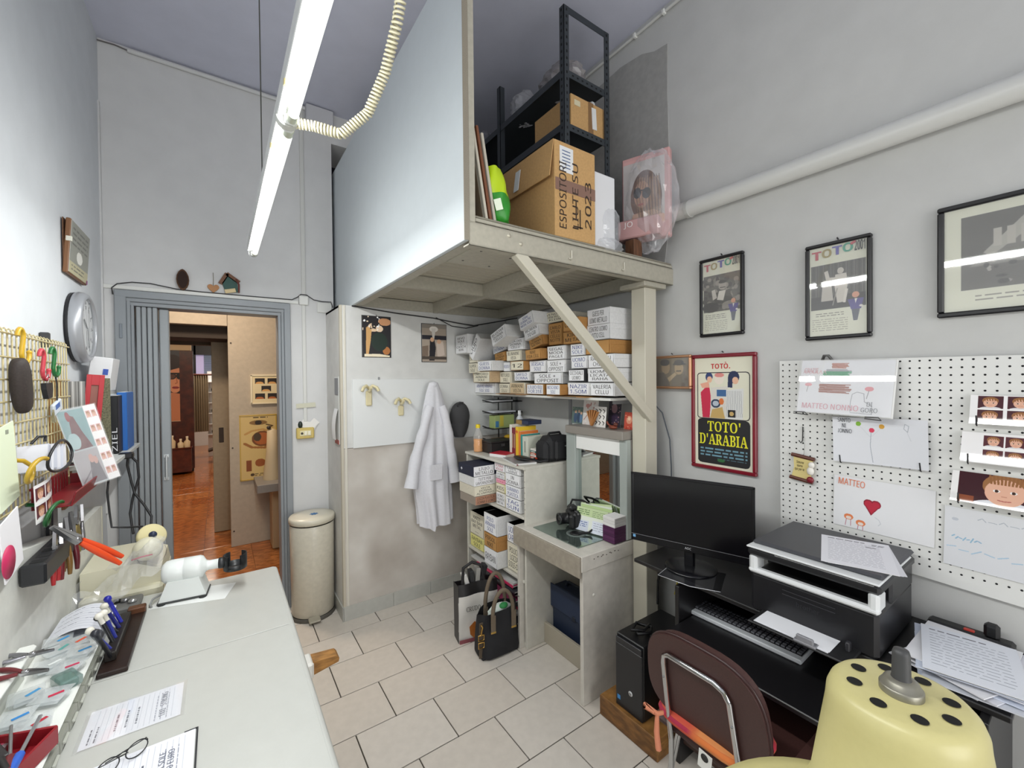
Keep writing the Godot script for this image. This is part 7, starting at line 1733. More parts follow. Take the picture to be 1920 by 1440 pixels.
func _bench() -> void:
	var lam := grainy("c2c3be", 0.3, 1.6, 0.03, 0.985, 1.0, 240)
	var b := thing("work_bench", "long white laminate workbench along the left wall", "workbench", Vector3(-0.15, 0, -1.2))
	for s in [[-2.415, -1.8072], [-1.8035, 0.62]]:
		part(b, "top", w(b).span(Vector3(-0.5, 0.738, s[0]), Vector3(0.212, 0.77, s[1]), 0.0015), lam)
	part(b, "edge_band", w(b).tube([Vector3(0.212, 0.754, -2.41), Vector3(0.212, 0.754, 0.62)], 0.0158, 12), lam)
	part(b, "joint_filler", w(b).span(Vector3(-0.49, 0.74, -1.8072), Vector3(0.21, 0.7675, -1.8035)), m("3c3a36", 0.9))
	part(b, "front_panel", w(b).span(Vector3(0.13, 0.08, -2.38), Vector3(0.15, 0.738, 0.6), 0.002), m("d2d3cf", 0.4))
	part(b, "end_panel", w(b).span(Vector3(-0.5, 0.0, -2.40), Vector3(0.15, 0.738, -2.38), 0.002), m("d2d3cf", 0.4))
	part(b, "plinth", w(b).span(Vector3(0.10, 0.0, -2.38), Vector3(0.12, 0.08, 0.6)), m("8d8b86", 0.6))
	for k in 4: part(b, "drawer_gap", w(b).span(Vector3(0.1495, 0.2 + k * 0.14, -2.3), Vector3(0.1505, 0.204 + k * 0.14, 0.5)), m("77756f", 0.8))
	# bench pin on the front edge
	var pn := thing("bench_pin", "wooden bench pin in a white clamp on the bench edge", "bench pin", Vector3(0.23, 0.66, -1.64))
	part(pn, "clamp", B.new().box(Vector3(0.005, 0.02, 0), Vector3(0.05, 0.06, 0.075), 0.008), m("dcdad4", 0.45))
	part(pn, "bracket", B.new().box(Vector3(-0.045, 0.0, 0), Vector3(0.075, 0.03, 0.06), 0.003), m("6a4a34", 0.6))
	for k in 2: part(pn, "screw", B.new().ball(Vector3(0.031, 0.012 + k * 0.018, 0.01), Vector3(0.003, 0.003, 0.003), 6, 5), m("5a5a5a", 0.4, 0.6))
	part(pn, "wedge", B.new().prism(PackedVector2Array([Vector2(0.02, -0.012), Vector2(0.105, 0.004), Vector2(0.108, 0.016), Vector2(0.10, 0.026), Vector2(0.02, 0.034)]), 0.055, Vector3(0.008, 0.012, -0.028)), wood("b5803f", 0.6, 241, Vector3(3, 9, 9)))
	# backing board of the bench: its top slopes down to the far end
	var bk := thing("bench_backboard", "white backing board behind the bench with a sloping top", "backboard", Vector3(-0.54, 0, -1.8))
	part(bk, "board", w(bk).prism(PackedVector2Array([Vector2(-2.95, 0.0), Vector2(-2.95, 1.075), Vector2(-2.53, 1.078), Vector2(-1.75, 1.218), Vector2(-1.2, 1.30), Vector2(0.6, 1.30), Vector2(0.6, 0.0)]), 0.070, Vector3(-0.571, 0, 0), Basis(Vector3(0, 0, 1), Vector3(0, 1, 0), Vector3(1, 0, 0))), grainy("dcdcd6", 0.5, 1.6, 0.03, 0.93, 1.0, 242))
	part(bk, "end_strip", w(bk).span(Vector3(-0.571, 0.6, -2.958), Vector3(-0.499, 1.074, -2.949)), m("cfcbb8", 0.5))
	# two-tier rack of small drawers
	var r := thing("tier_rack", "white two-tier bench rack with a row of small clear drawers", "rack", Vector3(-0.45, 0.77, -1.4))
	part(r, "lower_shelf", w(r).span(Vector3(-0.5, 0.812, -2.0), Vector3(-0.345, 0.826, -0.6), 0.006), m("eef0ec", 0.3))
	part(r, "upper_shelf", w(r).span(Vector3(-0.5, 0.905, -1.85), Vector3(-0.46, 0.921, -0.6), 0.006), m("eef0ec", 0.3))
	part(r, "riser", w(r).span(Vector3(-0.5, 0.826, -1.84), Vector3(-0.485, 0.905, -0.6)), m("c9ccc4", 0.4))
	part(r, "core", w(r).span(Vector3(-0.5, 0.771, -2.0), Vector3(-0.375, 0.812, -0.6)), m("a8aaa2", 0.5))
	for k in 14:
		var z := -1.985 + k * 0.082
		var dr := part(r, "drawer", w(r).span(Vector3(-0.374, 0.773, z), Vector3(-0.338, 0.809, z + 0.078), 0.003), m("8c8e84", 0.2))
		part(dr, "grip", w(r).span(Vector3(-0.339, 0.786, z + 0.02), Vector3(-0.332, 0.794, z + 0.058), 0.002), m("b9bbb2", 0.15))

func pliers(called: String, label: String, at: Vector3, bs: Basis, grip: Material, size := 0.15, open := 0.25, curved := true) -> Node3D:
	# lies in the local xy plane, jaws along +y
	var t := thing(called, label, "pliers" if called.contains("pliers") else "tool", at)
	t.basis = bs
	var metal := m("a9a9ac", 0.22, 0.9)
	for s in [-1, 1]:
		var hs := []
		var rs := []
		for k in 7:
			var u := k / 6.0
			hs.append(Vector3(s * (0.006 + open * size * (sin(u * 1.9) if curved else u) * 0.55), -size * 0.62 * u - 0.008, 0.001 * s))
			rs.append(size * (0.03 + 0.016 * sin(u * PI)))
		part(t, "handle", B.new().tube(hs, rs, 8), grip)
		part(t, "jaw", B.new().prism(PackedVector2Array([Vector2(s * 0.001, 0.0), Vector2(s * size * 0.075, 0.0), Vector2(s * size * 0.06, size * 0.14), Vector2(s * size * 0.012, size * 0.38), Vector2(s * 0.0008, size * 0.38)]), size * 0.05, Vector3(0, 0, -size * 0.025)), metal)
	part(t, "pivot", B.new().lathe([Vector2(0, 0.007), Vector2(size * 0.05, 0.006), Vector2(size * 0.055, -0.006), Vector2(0, -0.007)], Vector3(0, 0.004, 0), Basis(Vector3.RIGHT, PI / 2), 12), metal)
	return t

func clear() -> StandardMaterial3D: return pane(0.28, 0.06, "e6ecee")

func _on_the_bench() -> void:
	rng.seed = 303
	# white spindle motor with a black cup
	var d := thing("spindle_motor", "white bench motor with a black notched cup on its nose", "motor", Vector3(-0.135, 0.7715, -2.31))
	var wm := m("e2e6e4", 0.25)
	d.rotation.y = -0.12
	part(d, "pedestal", B.new().prism(PackedVector2Array([Vector2(-0.082, 0.008), Vector2(0.082, 0.008), Vector2(0.058, 0.088), Vector2(-0.052, 0.088)]), 0.10, Vector3(0, 0, -0.05)), wm)
	part(d, "base_rim", B.new().box(Vector3(0, 0.005, 0), Vector3(0.172, 0.008, 0.108), 0.002), m("3a3d3c", 0.5))
	for x in [-0.07, 0.07]: part(d, "rubber_foot", B.new().lathe([Vector2(0, 0), Vector2(0.014, 0), Vector2(0.014, 0.004), Vector2(0, 0.004)], Vector3(x, 0.0, 0.05), Basis.IDENTITY, 12), m("242626", 0.7))
	var ax := Basis(Vector3.BACK, -PI / 2)
	part(d, "motor_housing", B.new().lathe([Vector2(0, -0.075), Vector2(0.035, -0.074), Vector2(0.046, -0.062), Vector2(0.049, -0.045), Vector2(0.049, 0.0), Vector2(0.0482, 0.001), Vector2(0.049, 0.002), Vector2(0.049, 0.055), Vector2(0.044, 0.066), Vector2(0.024, 0.078), Vector2(0.02, 0.088), Vector2(0.021, 0.125), Vector2(0.0, 0.125)], Vector3(0, 0.115, 0), ax, 32), wm)
	part(d, "chuck_ring", B.new().lathe([Vector2(0.022, 0.123), Vector2(0.024, 0.126), Vector2(0.024, 0.146), Vector2(0, 0.146)], Vector3(0, 0.115, 0), ax, 24), m("202224", 0.4))
	# the cup: an open ring with two gaps, its axis upright
	for k in 2: part(d, "cup_wall", B.new().lathe([Vector2(0.044, -0.035), Vector2(0.046, -0.033), Vector2(0.046, 0.03), Vector2(0.041, 0.03), Vector2(0.041, -0.03)], Vector3(0.185, 0.115, 0), Basis.IDENTITY, 14, PI * k + 0.55 + PI / 2, PI * (k + 1) - 0.55 + PI / 2), m("17191b", 0.35))
	part(d, "cup_floor", B.new().lathe([Vector2(0, -0.036), Vector2(0.045, -0.035), Vector2(0.046, -0.012), Vector2(0.041, -0.012), Vector2(0.041, -0.028), Vector2(0, -0.028)], Vector3(0.185, 0.115, 0), Basis.IDENTITY, 28), m("17191b", 0.35))
	part(d, "cable", B.new().tube([Vector3(-0.075, 0.03, 0.01), Vector3(-0.105, 0.02, 0.02), Vector3(-0.11, 0.006, 0.04), Vector3(-0.1, 0.004, 0.06)], 0.004, 6), m("8d8f8e", 0.5))
	var pd := thing("paper_mat", "thin white paper lying under the bench motor", "paper", Vector3(-0.10, 0.7702, -2.29))
	part(pd, "sheet", B.new().box(Vector3(0.0, 0.0005, 0), Vector3(0.27, 0.0008, 0.15), 0.0, Basis(Vector3.UP, -0.3)), m("e9ebe9", 0.6))
	# prescription sheets and spectacles
	var im := canvas(150, 210, "e6e7ee")
	for k in 15: im.fill_rect(Rect2i(8, 20 + k * 12, 134, 1), Color("b9bcc8"))
	lines(im, 12, 14, 60, 2, 13, 3, "4c4f5c", 4); lines(im, 30, 64, 70, 3, 22, 4, "5a5d6c", 4); lines(im, 12, 150, 110, 3, 13, 2, "8d90a0", 4)
	var n1 := thing("order_sheet", "handwritten order sheet lying at the middle of the bench", "paper", Vector3(-0.205, 0.7705, -1.567))
	print_sheet(n1, "print", Vector3(0, 0.0012, 0), Basis(Vector3.UP, PI / 2) * FACE_UP * Basis(Vector3.BACK, 0), 0.155, 0.205, pic_mat(im, 0.7), 0.0006)
	part(n1, "clear_sleeve", B.new().box(Vector3(0.0, 0.0022, 0.0), Vector3(0.222, 0.0006, 0.168)), pane(0.1, 0.05))
	text(n1, "1XXI   STRONG", Vector3(0.06, 0.0016, 0), Basis(Vector3(0, 0, -1), Vector3(-1, 0, 0), Vector3(0, 1, 0)), 0.11, 0.014, m("6a6d7c", 0.7))
	var n2 := thing("order_sheet", "handwritten order sheet with black edge nearest the viewer", "paper", Vector3(-0.17, 0.7705, -1.31))
	print_sheet(n2, "print", Vector3(0, 0.0014, 0), Basis(Vector3.UP, PI / 2) * FACE_UP, 0.19, 0.21, pic_mat(im, 0.7), 0.0006)
	part(n2, "black_edge", B.new().box(Vector3(0.109, 0.0012, 0), Vector3(0.004, 0.002, 0.195)).box(Vector3(0.095, 0.0012, -0.096), Vector3(0.028, 0.002, 0.003)), m("1d1e24", 0.5))
	text(n2, "VISTA SOLE\n1300 EURO", Vector3(0.05, 0.002, 0), Basis(Vector3(0, 0, -1), Vector3(-1, 0, 0), Vector3(0, 1, 0)), 0.10, 0.03, m("6a6d7c", 0.7))
	var g := thing("reading_glasses", "thin black-rimmed spectacles lying on the nearest order sheet", "glasses", Vector3(-0.205, 0.774, -1.37))
	g.rotation.y = 0.5
	var bk := m("17181c", 0.3)
	for s in [-1, 1]:
		var ring := []
		for k in 24:
			var a := TAU * k / 24
			ring.append(Vector3(s * 0.028 + cos(a) * 0.022, 0.018 + sin(a) * 0.018, 0.0))
		var rm := part(g, "rim", B.new().tube(ring, 0.0014, 6, false, true), bk)
		part(rm, "lens", B.new().lathe([Vector2(0.0215, 0.0005), Vector2(0.016, 0.0012), Vector2(0, 0.0016)], Vector3(s * 0.028, 0.018, 0), Basis(Vector3.RIGHT, PI / 2) * Basis.from_scale(Vector3(1, 1, 0.81)), 20), pane(0.05, 0.02))
		part(g, "temple", B.new().tube([Vector3(s * 0.05, 0.024, 0), Vector3(s * 0.052, 0.024, -0.01), Vector3(s * -0.02, 0.006, -0.03 - 0.006 * s)], 0.0014, 6), bk)
	part(g, "bridge", B.new().tube([Vector3(-0.008, 0.028, 0), Vector3(0, 0.032, 0.001), Vector3(0.008, 0.028, 0)], 0.0014, 6), bk)
	# dark pen tray with pens
	var pt := thing("pen_tray", "dark brown desk tray holding pens at the bench's back", "tray", Vector3(-0.292, 0.7705, -2.03))
	part(pt, "base", B.new().box(Vector3(0, 0.008, 0), Vector3(0.075, 0.016, 0.43), 0.003), wood("2e1d17", 0.35, 250))
	part(pt, "end_block", B.new().box(Vector3(0.01, 0.022, -0.2), Vector3(0.055, 0.03, 0.035), 0.004), wood("6b4228", 0.4, 251))
	part(pt, "pen_well", B.new().box(Vector3(-0.015, 0.03, 0.0), Vector3(0.03, 0.03, 0.3), 0.003), m("1c1714", 0.4))
	var pens := [["1f2470", "dfdccf", "blue pen with a cream top, first of the tray"], ["23262c", "17181a", "black pen with a clip, second of the tray"], ["26308c", "e6e2d6", "blue pen with a cream top in the middle of the tray"], ["1d1d22", "e8e4da", "black pen with a cream top in the tray"], ["2a3490", "e6e2d6", "blue pen with a cream top, next to last in the tray"], ["17181c", "2a2c34", "all-black pen at the tray's near end"], ["2228a0", "20249a", "translucent blue pen at the tray's far end"]]
	for k in pens.size():
		var z: float = [-2.06, -2.03, -1.985, -1.955, -1.915, -1.885, -2.10][k]
		var p := thing("pen", pens[k][2], "pen", Vector3(-0.305, 0.80, z), "pens in the dark tray")
		p.basis = Basis(Vector3(0, 0, 1), 0.35 + 0.1 * sin(k * 2.1)) * Basis(Vector3.RIGHT, 0.25 * sin(k * 1.7) + 0.15)
		part(p, "barrel", B.new().tube([Vector3(0, -0.01, 0), Vector3(0, 0.09, 0)], 0.0062, 10), m(pens[k][0], 0.3))
		part(p, "top", B.new().lathe([Vector2(0.0068, 0.088), Vector2(0.0068, 0.108), Vector2(0.011, 0.113), Vector2(0.0115, 0.122), Vector2(0.006, 0.128), Vector2(0, 0.129)], Vector3.ZERO, Basis.IDENTITY, 12), m(pens[k][1], 0.35))
		part(p, "clip", B.new().box(Vector3(-0.008, 0.085, 0), Vector3(0.002, 0.04, 0.003)), m("9a9ca0", 0.3, 0.6))
	# bulging block of forms
	im = canvas(140, 120, "e4e6ee")
	for k in 9: stroke(im, [[4, 12 + k * 12], [70, 9 + k * 12], [136, 14 + k * 12]], 1, "b4b8c6")
	lines(im, 12, 10, 50, 4, 24, 2, "6a6d7c", 4); lines(im, 80, 22, 50, 3, 24, 2, "9a9eac", 4)
	var fb := thing("form_pad", "curling pad of white printed forms at the bench's back", "pad", Vector3(-0.41, 0.77, -2.13))
	part(fb, "top_form", B.new().sheet(10, 6, func(u: float, v: float) -> Vector3: return Vector3(-0.08 + 0.15 * u, 0.062 + 0.035 * sin(u * PI * 0.9) - 0.01 * u, -0.09 + 0.2 * v)), pic_mat(im, 0.75))
	part(fb, "pad_block", B.new().box(Vector3(-0.01, 0.03, 0.01), Vector3(0.135, 0.056, 0.19), 0.004), m("d0d2da", 0.8))
	# small clear lens packs on the lower tier, with bright marks
	var packs := [[-0.40, -1.955, "d9583a", 0.3], [-0.375, -1.885, "3a8cc4", -0.2], [-0.435, -1.93, "5fa7a0", 0.5], [-0.435, -1.845, "e0e4e4", 0.1], [-0.385, -1.80, "c23a5c", -0.35], [-0.445, -1.70, "4a9ad0", 0.2], [-0.44, -1.60, "3a8ad0", -0.15], [-0.388, -1.66, "c42a4c", -0.3], [-0.395, -1.545, "b8283c", 0.15], [-0.455, -1.50, "c8607c", -0.25], [-0.45, -2.0, "3a9ad8", 0.15]]
	var words := ["orange-marked clear pack at the far corner of lower tier", "blue-marked clear pack near the far drawer edge", "teal-tinted clear pack at the tier's far end", "plain cloudy clear pack behind the red pliers", "rose-marked clear pack above the green glass block", "large pale clear pack marked with a blue band", "clear pack marked blue, in front of upper tier", "clear pack marked red on the white shelf edge", "rounded clear pack marked crimson, near the viewer", "clear pack with a pink insert, nearest upper tier", "blue-marked clear pack beside the form pad"]
	for k in packs.size():
		var q = packs[k]
		var t := thing("lens_pack", words[k], "lens pack", Vector3(q[0], 0.8265, q[1]), "clear lens packs on the bench rack")
		t.rotation.y = q[3]
		part(t, "tub", B.new().box(Vector3(0, 0.012, 0), Vector3(0.062, 0.023, 0.058), 0.009), clear())
		part(t, "flange", B.new().box(Vector3(0, 0.0235, 0), Vector3(0.07, 0.002, 0.066), 0.0008), clear())
		part(t, "insert", B.new().box(Vector3(0.0, 0.008, 0.0), Vector3(0.045, 0.006, 0.04), 0.003), m("d6dcde", 0.4))
		part(t, "mark", B.new().box(Vector3(0.012, 0.0252, 0.004), Vector3(0.03, 0.001, 0.009), 0.0, Basis(Vector3.UP, 0.6)), m(q[2], 0.5))
	var gb := thing("glass_block", "small bluish green glass block on the lower tier", "glass block", Vector3(-0.375, 0.8265, -1.735))
	gb.rotation.y = 0.5
	part(gb, "block", B.new().box(Vector3(0, 0.014, 0), Vector3(0.05, 0.028, 0.07), 0.004), pane(0.55, 0.05, "6f8f88"))
	part(gb, "core", B.new().box(Vector3(0, 0.012, 0), Vector3(0.036, 0.018, 0.054), 0.003), m("8fa8a0", 0.4))
	# pliers lying over the upper tier
	var flat := FACE_UP
	pliers("pliers", "chrome-handled pliers lying on the upper tier", Vector3(-0.452, 0.928, -1.765), Basis(Vector3.UP, -1.75) * flat, m("9c9ca2", 0.2, 0.95), 0.13)
	pliers("pliers", "pliers with dark red grips lying on the upper tier", Vector3(-0.44, 0.928, -1.665), Basis(Vector3.UP, -2.0) * flat, m("6a1f26", 0.35), 0.15)
	# red box of tools at the near corner
	var rb := thing("red_tool_box", "open red plastic tool box at the bench's near corner", "tool box", Vector3(-0.415, 0.8265, -1.42))
	rb.rotation.y = -0.35
	var red := m("8f1c26", 0.35)
	part(rb, "floor", B.new().box(Vector3(0, 0.003, 0), Vector3(0.12, 0.006, 0.14)), red)
	for s in [-1, 1]:
		part(rb, "wall", B.new().box(Vector3(s * 0.06, 0.022, 0), Vector3(0.006, 0.044, 0.14), 0.002), red)
		part(rb, "wall", B.new().box(Vector3(0, 0.022, s * 0.07), Vector3(0.12, 0.044, 0.006), 0.002), red)
	for k in 3:
		var tl := thing("hand_tool", ["black file lying in the red tool box", "steel screwdriver lying in the red tool box", "blue-handled tool in the red tool box"][k], "tool", Vector3(-0.42 + k * 0.022, 0.875, -1.42), "tools in the red tool box")
		tl.rotation.y = 0.5 - k * 0.25
		part(tl, "shaft", B.new().box(Vector3(0, 0.0, -0.04), Vector3([0.03, 0.006, 0.008][k], 0.006, 0.13), 0.002), m(["2a2729", "a8a8aa", "b4b4b8"][k], 0.35, [0.1, 0.8, 0.8][k]))
		part(tl, "grip", B.new().tube([Vector3(0, 0, 0.03), Vector3(0, 0.0, 0.09)], 0.009, 8), m(["1d1b1c", "6a1c24", "2a5cc0"][k], 0.4))
	# cream polishing machine beyond the bench end with a bag draped over it
	var pm := thing("polishing_machine", "cream polishing machine with a felt wheel at the bench end", "machine", Vector3(-0.36, 0, -2.63))
	var cr := m("d3cfb8", 0.4)
	part(pm, "cabinet", w(pm).span(Vector3(-0.49, 0, -2.84), Vector3(-0.22, 0.80, -2.43), 0.012), cr)
	part(pm, "hood", w(pm).prism(PackedVector2Array([Vector2(-0.49, 0.80), Vector2(-0.22, 0.80), Vector2(-0.23, 0.86), Vector2(-0.31, 0.90), Vector2(-0.49, 0.90)]), 0.33, Vector3(0, 0, -2.80)), cr)
	part(pm, "panel_frame", w(pm).span(Vector3(-0.2195, 0.74, -2.62), Vector3(-0.216, 0.79, -2.46), 0.001), m("e4e0cb", 0.4))
	part(pm, "motor", w(pm).lathe([Vector2(0, 0), Vector2(0.045, 0.002), Vector2(0.05, 0.012), Vector2(0.05, 0.1), Vector2(0.03, 0.12), Vector2(0, 0.12)], Vector3(-0.275, 0.93, -2.56), Basis(Vector3.RIGHT, PI / 2 - 0.3), 24), m("d9d5bc", 0.4))
	part(pm, "felt_wheel", w(pm).lathe([Vector2(0, -0.014), Vector2(0.05, -0.014), Vector2(0.056, -0.008), Vector2(0.056, 0.008), Vector2(0.05, 0.014), Vector2(0, 0.014)], Vector3(-0.268, 0.985, -2.565), Basis(Vector3.UP, 0.5) * Basis(Vector3.RIGHT, PI / 2 - 0.6), 28), m("d9cfa0", 0.95))
	part(pm, "hub", w(pm).ball(Vector3(-0.262, 0.995, -2.548), Vector3(0.016, 0.016, 0.012)), m("26304a", 0.4))
	part(pm, "dark_ring", w(pm).lathe([Vector2(0.052, 0), Vector2(0.052, 0.014)], Vector3(-0.262, 0.925, -2.50), Basis(Vector3.RIGHT, PI / 2 - 0.3), 24), m("3a3a40", 0.5))
	var cable := thing("machine_cable", "looping black cable from the wall shelf to the polishing machine", "cable", Vector3(-0.4, 1.2, -2.9))
	part(cable, "wire", w(cable).tube([Vector3(-0.395, 1.33, -2.95), Vector3(-0.40, 1.27, -2.95), Vector3(-0.385, 1.18, -2.95), Vector3(-0.37, 1.12, -2.93), Vector3(-0.33, 1.06, -2.9), Vector3(-0.30, 1.0, -2.88), Vector3(-0.30, 0.96, -2.85), Vector3(-0.33, 0.93, -2.83)], 0.0055, 6), m("1a1a1d", 0.5))
	part(cable, "wire", w(cable).tube([Vector3(-0.395, 1.33, -2.95), Vector3(-0.36, 1.28, -2.95), Vector3(-0.355, 1.2, -2.95), Vector3(-0.38, 1.1, -2.95), Vector3(-0.39, 1.02, -2.93), Vector3(-0.37, 0.93, -2.86)], 0.0055, 6), m("1a1a1d", 0.5))
	part(cable, "wire", w(cable).tube([Vector3(-0.46, 1.26, -2.9), Vector3(-0.47, 1.15, -2.9), Vector3(-0.46, 1.05, -2.88), Vector3(-0.45, 0.98, -2.86), Vector3(-0.39, 0.97, -2.85), Vector3(-0.33, 0.965, -2.84)], 0.0045, 6), m("1a1a1d", 0.5))
	var bag := thing("polythene_bag", "clear polythene bag with a red seal draped over the machine", "bag", Vector3(-0.36, 0.86, -2.42))
	part(bag, "film", B.new().sheet(18, 12, func(u: float, v: float) -> Vector3: return Vector3(-0.14 + 0.29 * u, -0.03 + 0.17 * u - 0.10 * v * v - 0.03 * sin(u * 6) + 0.012 * sin(u * 23 + v * 9), -0.03 + 0.16 * v + 0.01 * sin(u * 17)), -1), plastic())
	part(bag, "film_back", B.new().sheet(18, 10, func(u: float, v: float) -> Vector3: return Vector3(-0.15 + 0.30 * u, -0.01 + 0.16 * u - 0.12 * v + 0.012 * sin(u * 19 + v * 7), -0.05 - 0.05 * v + 0.012 * sin(u * 13 + 2)), -1), plastic())
	part(bag, "red_seal", B.new().tube([Vector3(0.04, 0.075, 0.0), Vector3(0.075, 0.085, 0.01), Vector3(0.11, 0.09, 0.02)], 0.003, 6), m("c8405c", 0.4))
	var jt := thing("junk_tray", "grey tray with small metal parts under the polythene bag", "tray", Vector3(-0.36, 0.771, -2.33))
	part(jt, "tray", B.new().box(Vector3(0, 0.012, 0), Vector3(0.16, 0.024, 0.12), 0.006), m("6a6a68", 0.5))
	for k in 5: part(jt, "metal_part", B.new().ball(Vector3(-0.05 + k * 0.026, 0.03, 0.02 * sin(k * 2.0)), Vector3(0.016, 0.01, 0.012), 8, 6), m(["a8a8a8", "c29a6a", "3a3a3c", "8d8d8f", "b4b4b4"][k], 0.25, 0.8))

func _left_wall() -> void:
	rng.seed = 404
	var R := FACE_RIGHT
	var X := XL
	# clock
	var c := thing("wall_clock", "round silver-rimmed wall clock on the left wall", "clock", Vector3(X + 0.002, 1.975, -2.91))
	var out := Basis(Vector3.BACK, -PI / 2)
	part(c, "back_rim", B.new().lathe([Vector2(0, 0), Vector2(0.168, 0), Vector2(0.17, 0.012), Vector2(0.165, 0.02)], Vector3.ZERO, out, 48), m("17171b", 0.5))
	part(c, "silver_rim", B.new().lathe([Vector2(0.168, 0.012), Vector2(0.174, 0.024), Vector2(0.172, 0.042), Vector2(0.162, 0.055), Vector2(0.15, 0.060), Vector2(0.143, 0.058), Vector2(0.140, 0.052), Vector2(0.140, 0.042)], Vector3.ZERO, out, 56), m("a9abb0", 0.35, 0.35))
	var fc := part(c, "face", B.new().lathe([Vector2(0.143, 0.043), Vector2(0, 0.043)], Vector3.ZERO, out, 40), m("dfe0e2", 0.5))
	for k in 12: part(fc, "hour_mark", B.new().box(R * Vector3(sin(TAU * k / 12) * 0.122, cos(TAU * k / 12) * 0.122, 0.0438), Vector3(0.004, 0.014, 0.001), 0.0, R * Basis(Vector3.BACK, -TAU * k / 12)), m("2c2c30", 0.5))
	for k in 12: text(fc, str(k if k else 12), R * Vector3(sin(TAU * k / 12) * 0.1, cos(TAU * k / 12) * 0.1, 0.0438), R, 0.012 if k in range(1, 10) else 0.02, 0.017, m("2c2c30", 0.5))
	part(c, "hand", B.new().bar(R * Vector3(0.0, 0.0, 0.047), R * Vector3(-0.052, 0.036, 0.047), 0.007, 0.002, Vector3.RIGHT), m("1b1b1e", 0.4))
	part(c, "hand", B.new().bar(R * Vector3(0.0, 0.0, 0.049), R * Vector3(0.018, -0.10, 0.049), 0.005, 0.002, Vector3.RIGHT), m("1b1b1e", 0.4))
	part(c, "glass", B.new().lathe([Vector2(0.142, 0.054), Vector2(0.08, 0.056), Vector2(0, 0.055)], Vector3.ZERO, out, 40), pane(0.05, 0.02))
	# small framed picture tipping off the wall
	var im := canvas(90, 80, "8a8a80")
	lines(im, 8, 8, 74, 4, 8, 3, "5c5c54"); dot(im, 45, 48, 14, 10, "dcdad2"); im.fill_rect(Rect2i(0, 62, 90, 18), Color("b5ae8c")); lines(im, 10, 66, 60, 2, 6, 2, "6a665a")
	var f := thing("small_certificate", "small wooden-framed certificate tipping from the left wall", "picture", Vector3(X + 0.02, 2.335, -2.90))
	var tb := R * Basis(Vector3.RIGHT, 0.06)
	part(f, "frame", B.new().box(Vector3.ZERO, Vector3(0.335, 0.25, 0.018), 0.003, tb), m("7a5232", 0.5))
	print_sheet(f, "print", tb * Vector3(0, 0, 0.011), tb, 0.325, 0.238, pic_mat(im, 0.4), 0.001)
	part(f, "back_card", B.new().box(Vector3(-0.012, 0, 0), Vector3(0.33, 0.25, 0.004), 0.0, R), m("6b4a33", 0.7))
	part(f, "tape", B.new().box(tb * Vector3(-0.165, 0.03, 0.006), Vector3(0.012, 0.022, 0.02), 0.001, tb), m("d8d6c8", 0.6))
	part(f, "purple_mark", B.new().box(tb * Vector3(0.15, -0.112, 0.0125), Vector3(0.018, 0.02, 0.001), 0.0, tb), m("8a4a7c", 0.6))
	# wire grid
	var g := thing("wire_grid", "cream wire grid panel hung on the left wall", "grid", Vector3(X + 0.03, 1.57, -2.3))
	var wire := m("c4b68a", 0.35)
	var gx := X + 0.035
	for k in 22:
		var z := -2.615 + k * 0.0365
		part(g, "upright_wire", w(g).tube([Vector3(gx, 1.29, z), Vector3(gx, 1.87, z), Vector3(gx - 0.006, 1.878, z), Vector3(gx - 0.014, 1.872, z)], 0.0026, 5), wire)
	for y in [1.86, 1.785, 1.715, 1.645, 1.575, 1.505, 1.435, 1.365, 1.30]:
		part(g, "cross_wire", w(g).tube([Vector3(gx + 0.005, y, -2.63), Vector3(gx + 0.005, y, -1.84)], 0.0032, 6), wire)
	part(g, "wall_hook", w(g).box(Vector3(X + 0.015, 1.875, -2.43), Vector3(0.03, 0.06, 0.018), 0.004), m("3a3a3c", 0.4))
	# S-shaped coloured hooks
	var hk := [["yellow", "c9a22a", -2.0, 1.83], ["red", "c2404c", -2.19, 1.775], ["green", "1f6a34", -2.31, 1.79]]
	for h in hk:
		var t := thing("s_hook", h[0] + " plastic S-hook hanging on the wire grid", "hook", Vector3(gx + 0.02, h[3], h[2]), "coloured S-hooks on the wire grid")
		var pth := []
		for k in 17:
			var u := k / 16.0
			var a := u * TAU * 1.05 - 0.6
			if u < 0.5: pth.append(R * Vector3(-0.02 + 0.024 * cos(PI - u * 2 * 3.6), 0.022 + 0.024 * sin(PI - u * 2 * 3.6), 0.012))
			else: pth.append(R * Vector3(0.018 + 0.034 * cos(PI + (u - 0.5) * 2 * 3.3), -0.03 + 0.03 * sin(PI + (u - 0.5) * 2 * 3.3), 0.012))
		part(t, "rod", B.new().tube(pth, 0.0062, 8), m(h[1], 0.35))
		part(t, "tip", B.new().ball(pth[16], Vector3(0.0075, 0.0075, 0.0075), 8, 6), m(h[1], 0.35))
	# worn glasses case
	var cs := thing("worn_case", "worn dark brown spectacle case hanging on the grid", "case", Vector3(gx + 0.03, 1.695, -1.985))
	var tl := Basis(Vector3.RIGHT, 0.22)
	part(cs, "case", B.new().sheet(24, 14, func(u: float, v: float) -> Vector3:
		var a := u * TAU
		var r := pow(sin(v * PI), 0.42)
		return tl * Vector3(0.022 * sin(a) * r, 0.088 * cos(v * PI), -0.042 * signf(cos(a)) * pow(absf(cos(a)), 0.7) * r)), grainy("3a302c", 0.7, 12, 0.04, 0.7, 1.0, 260))
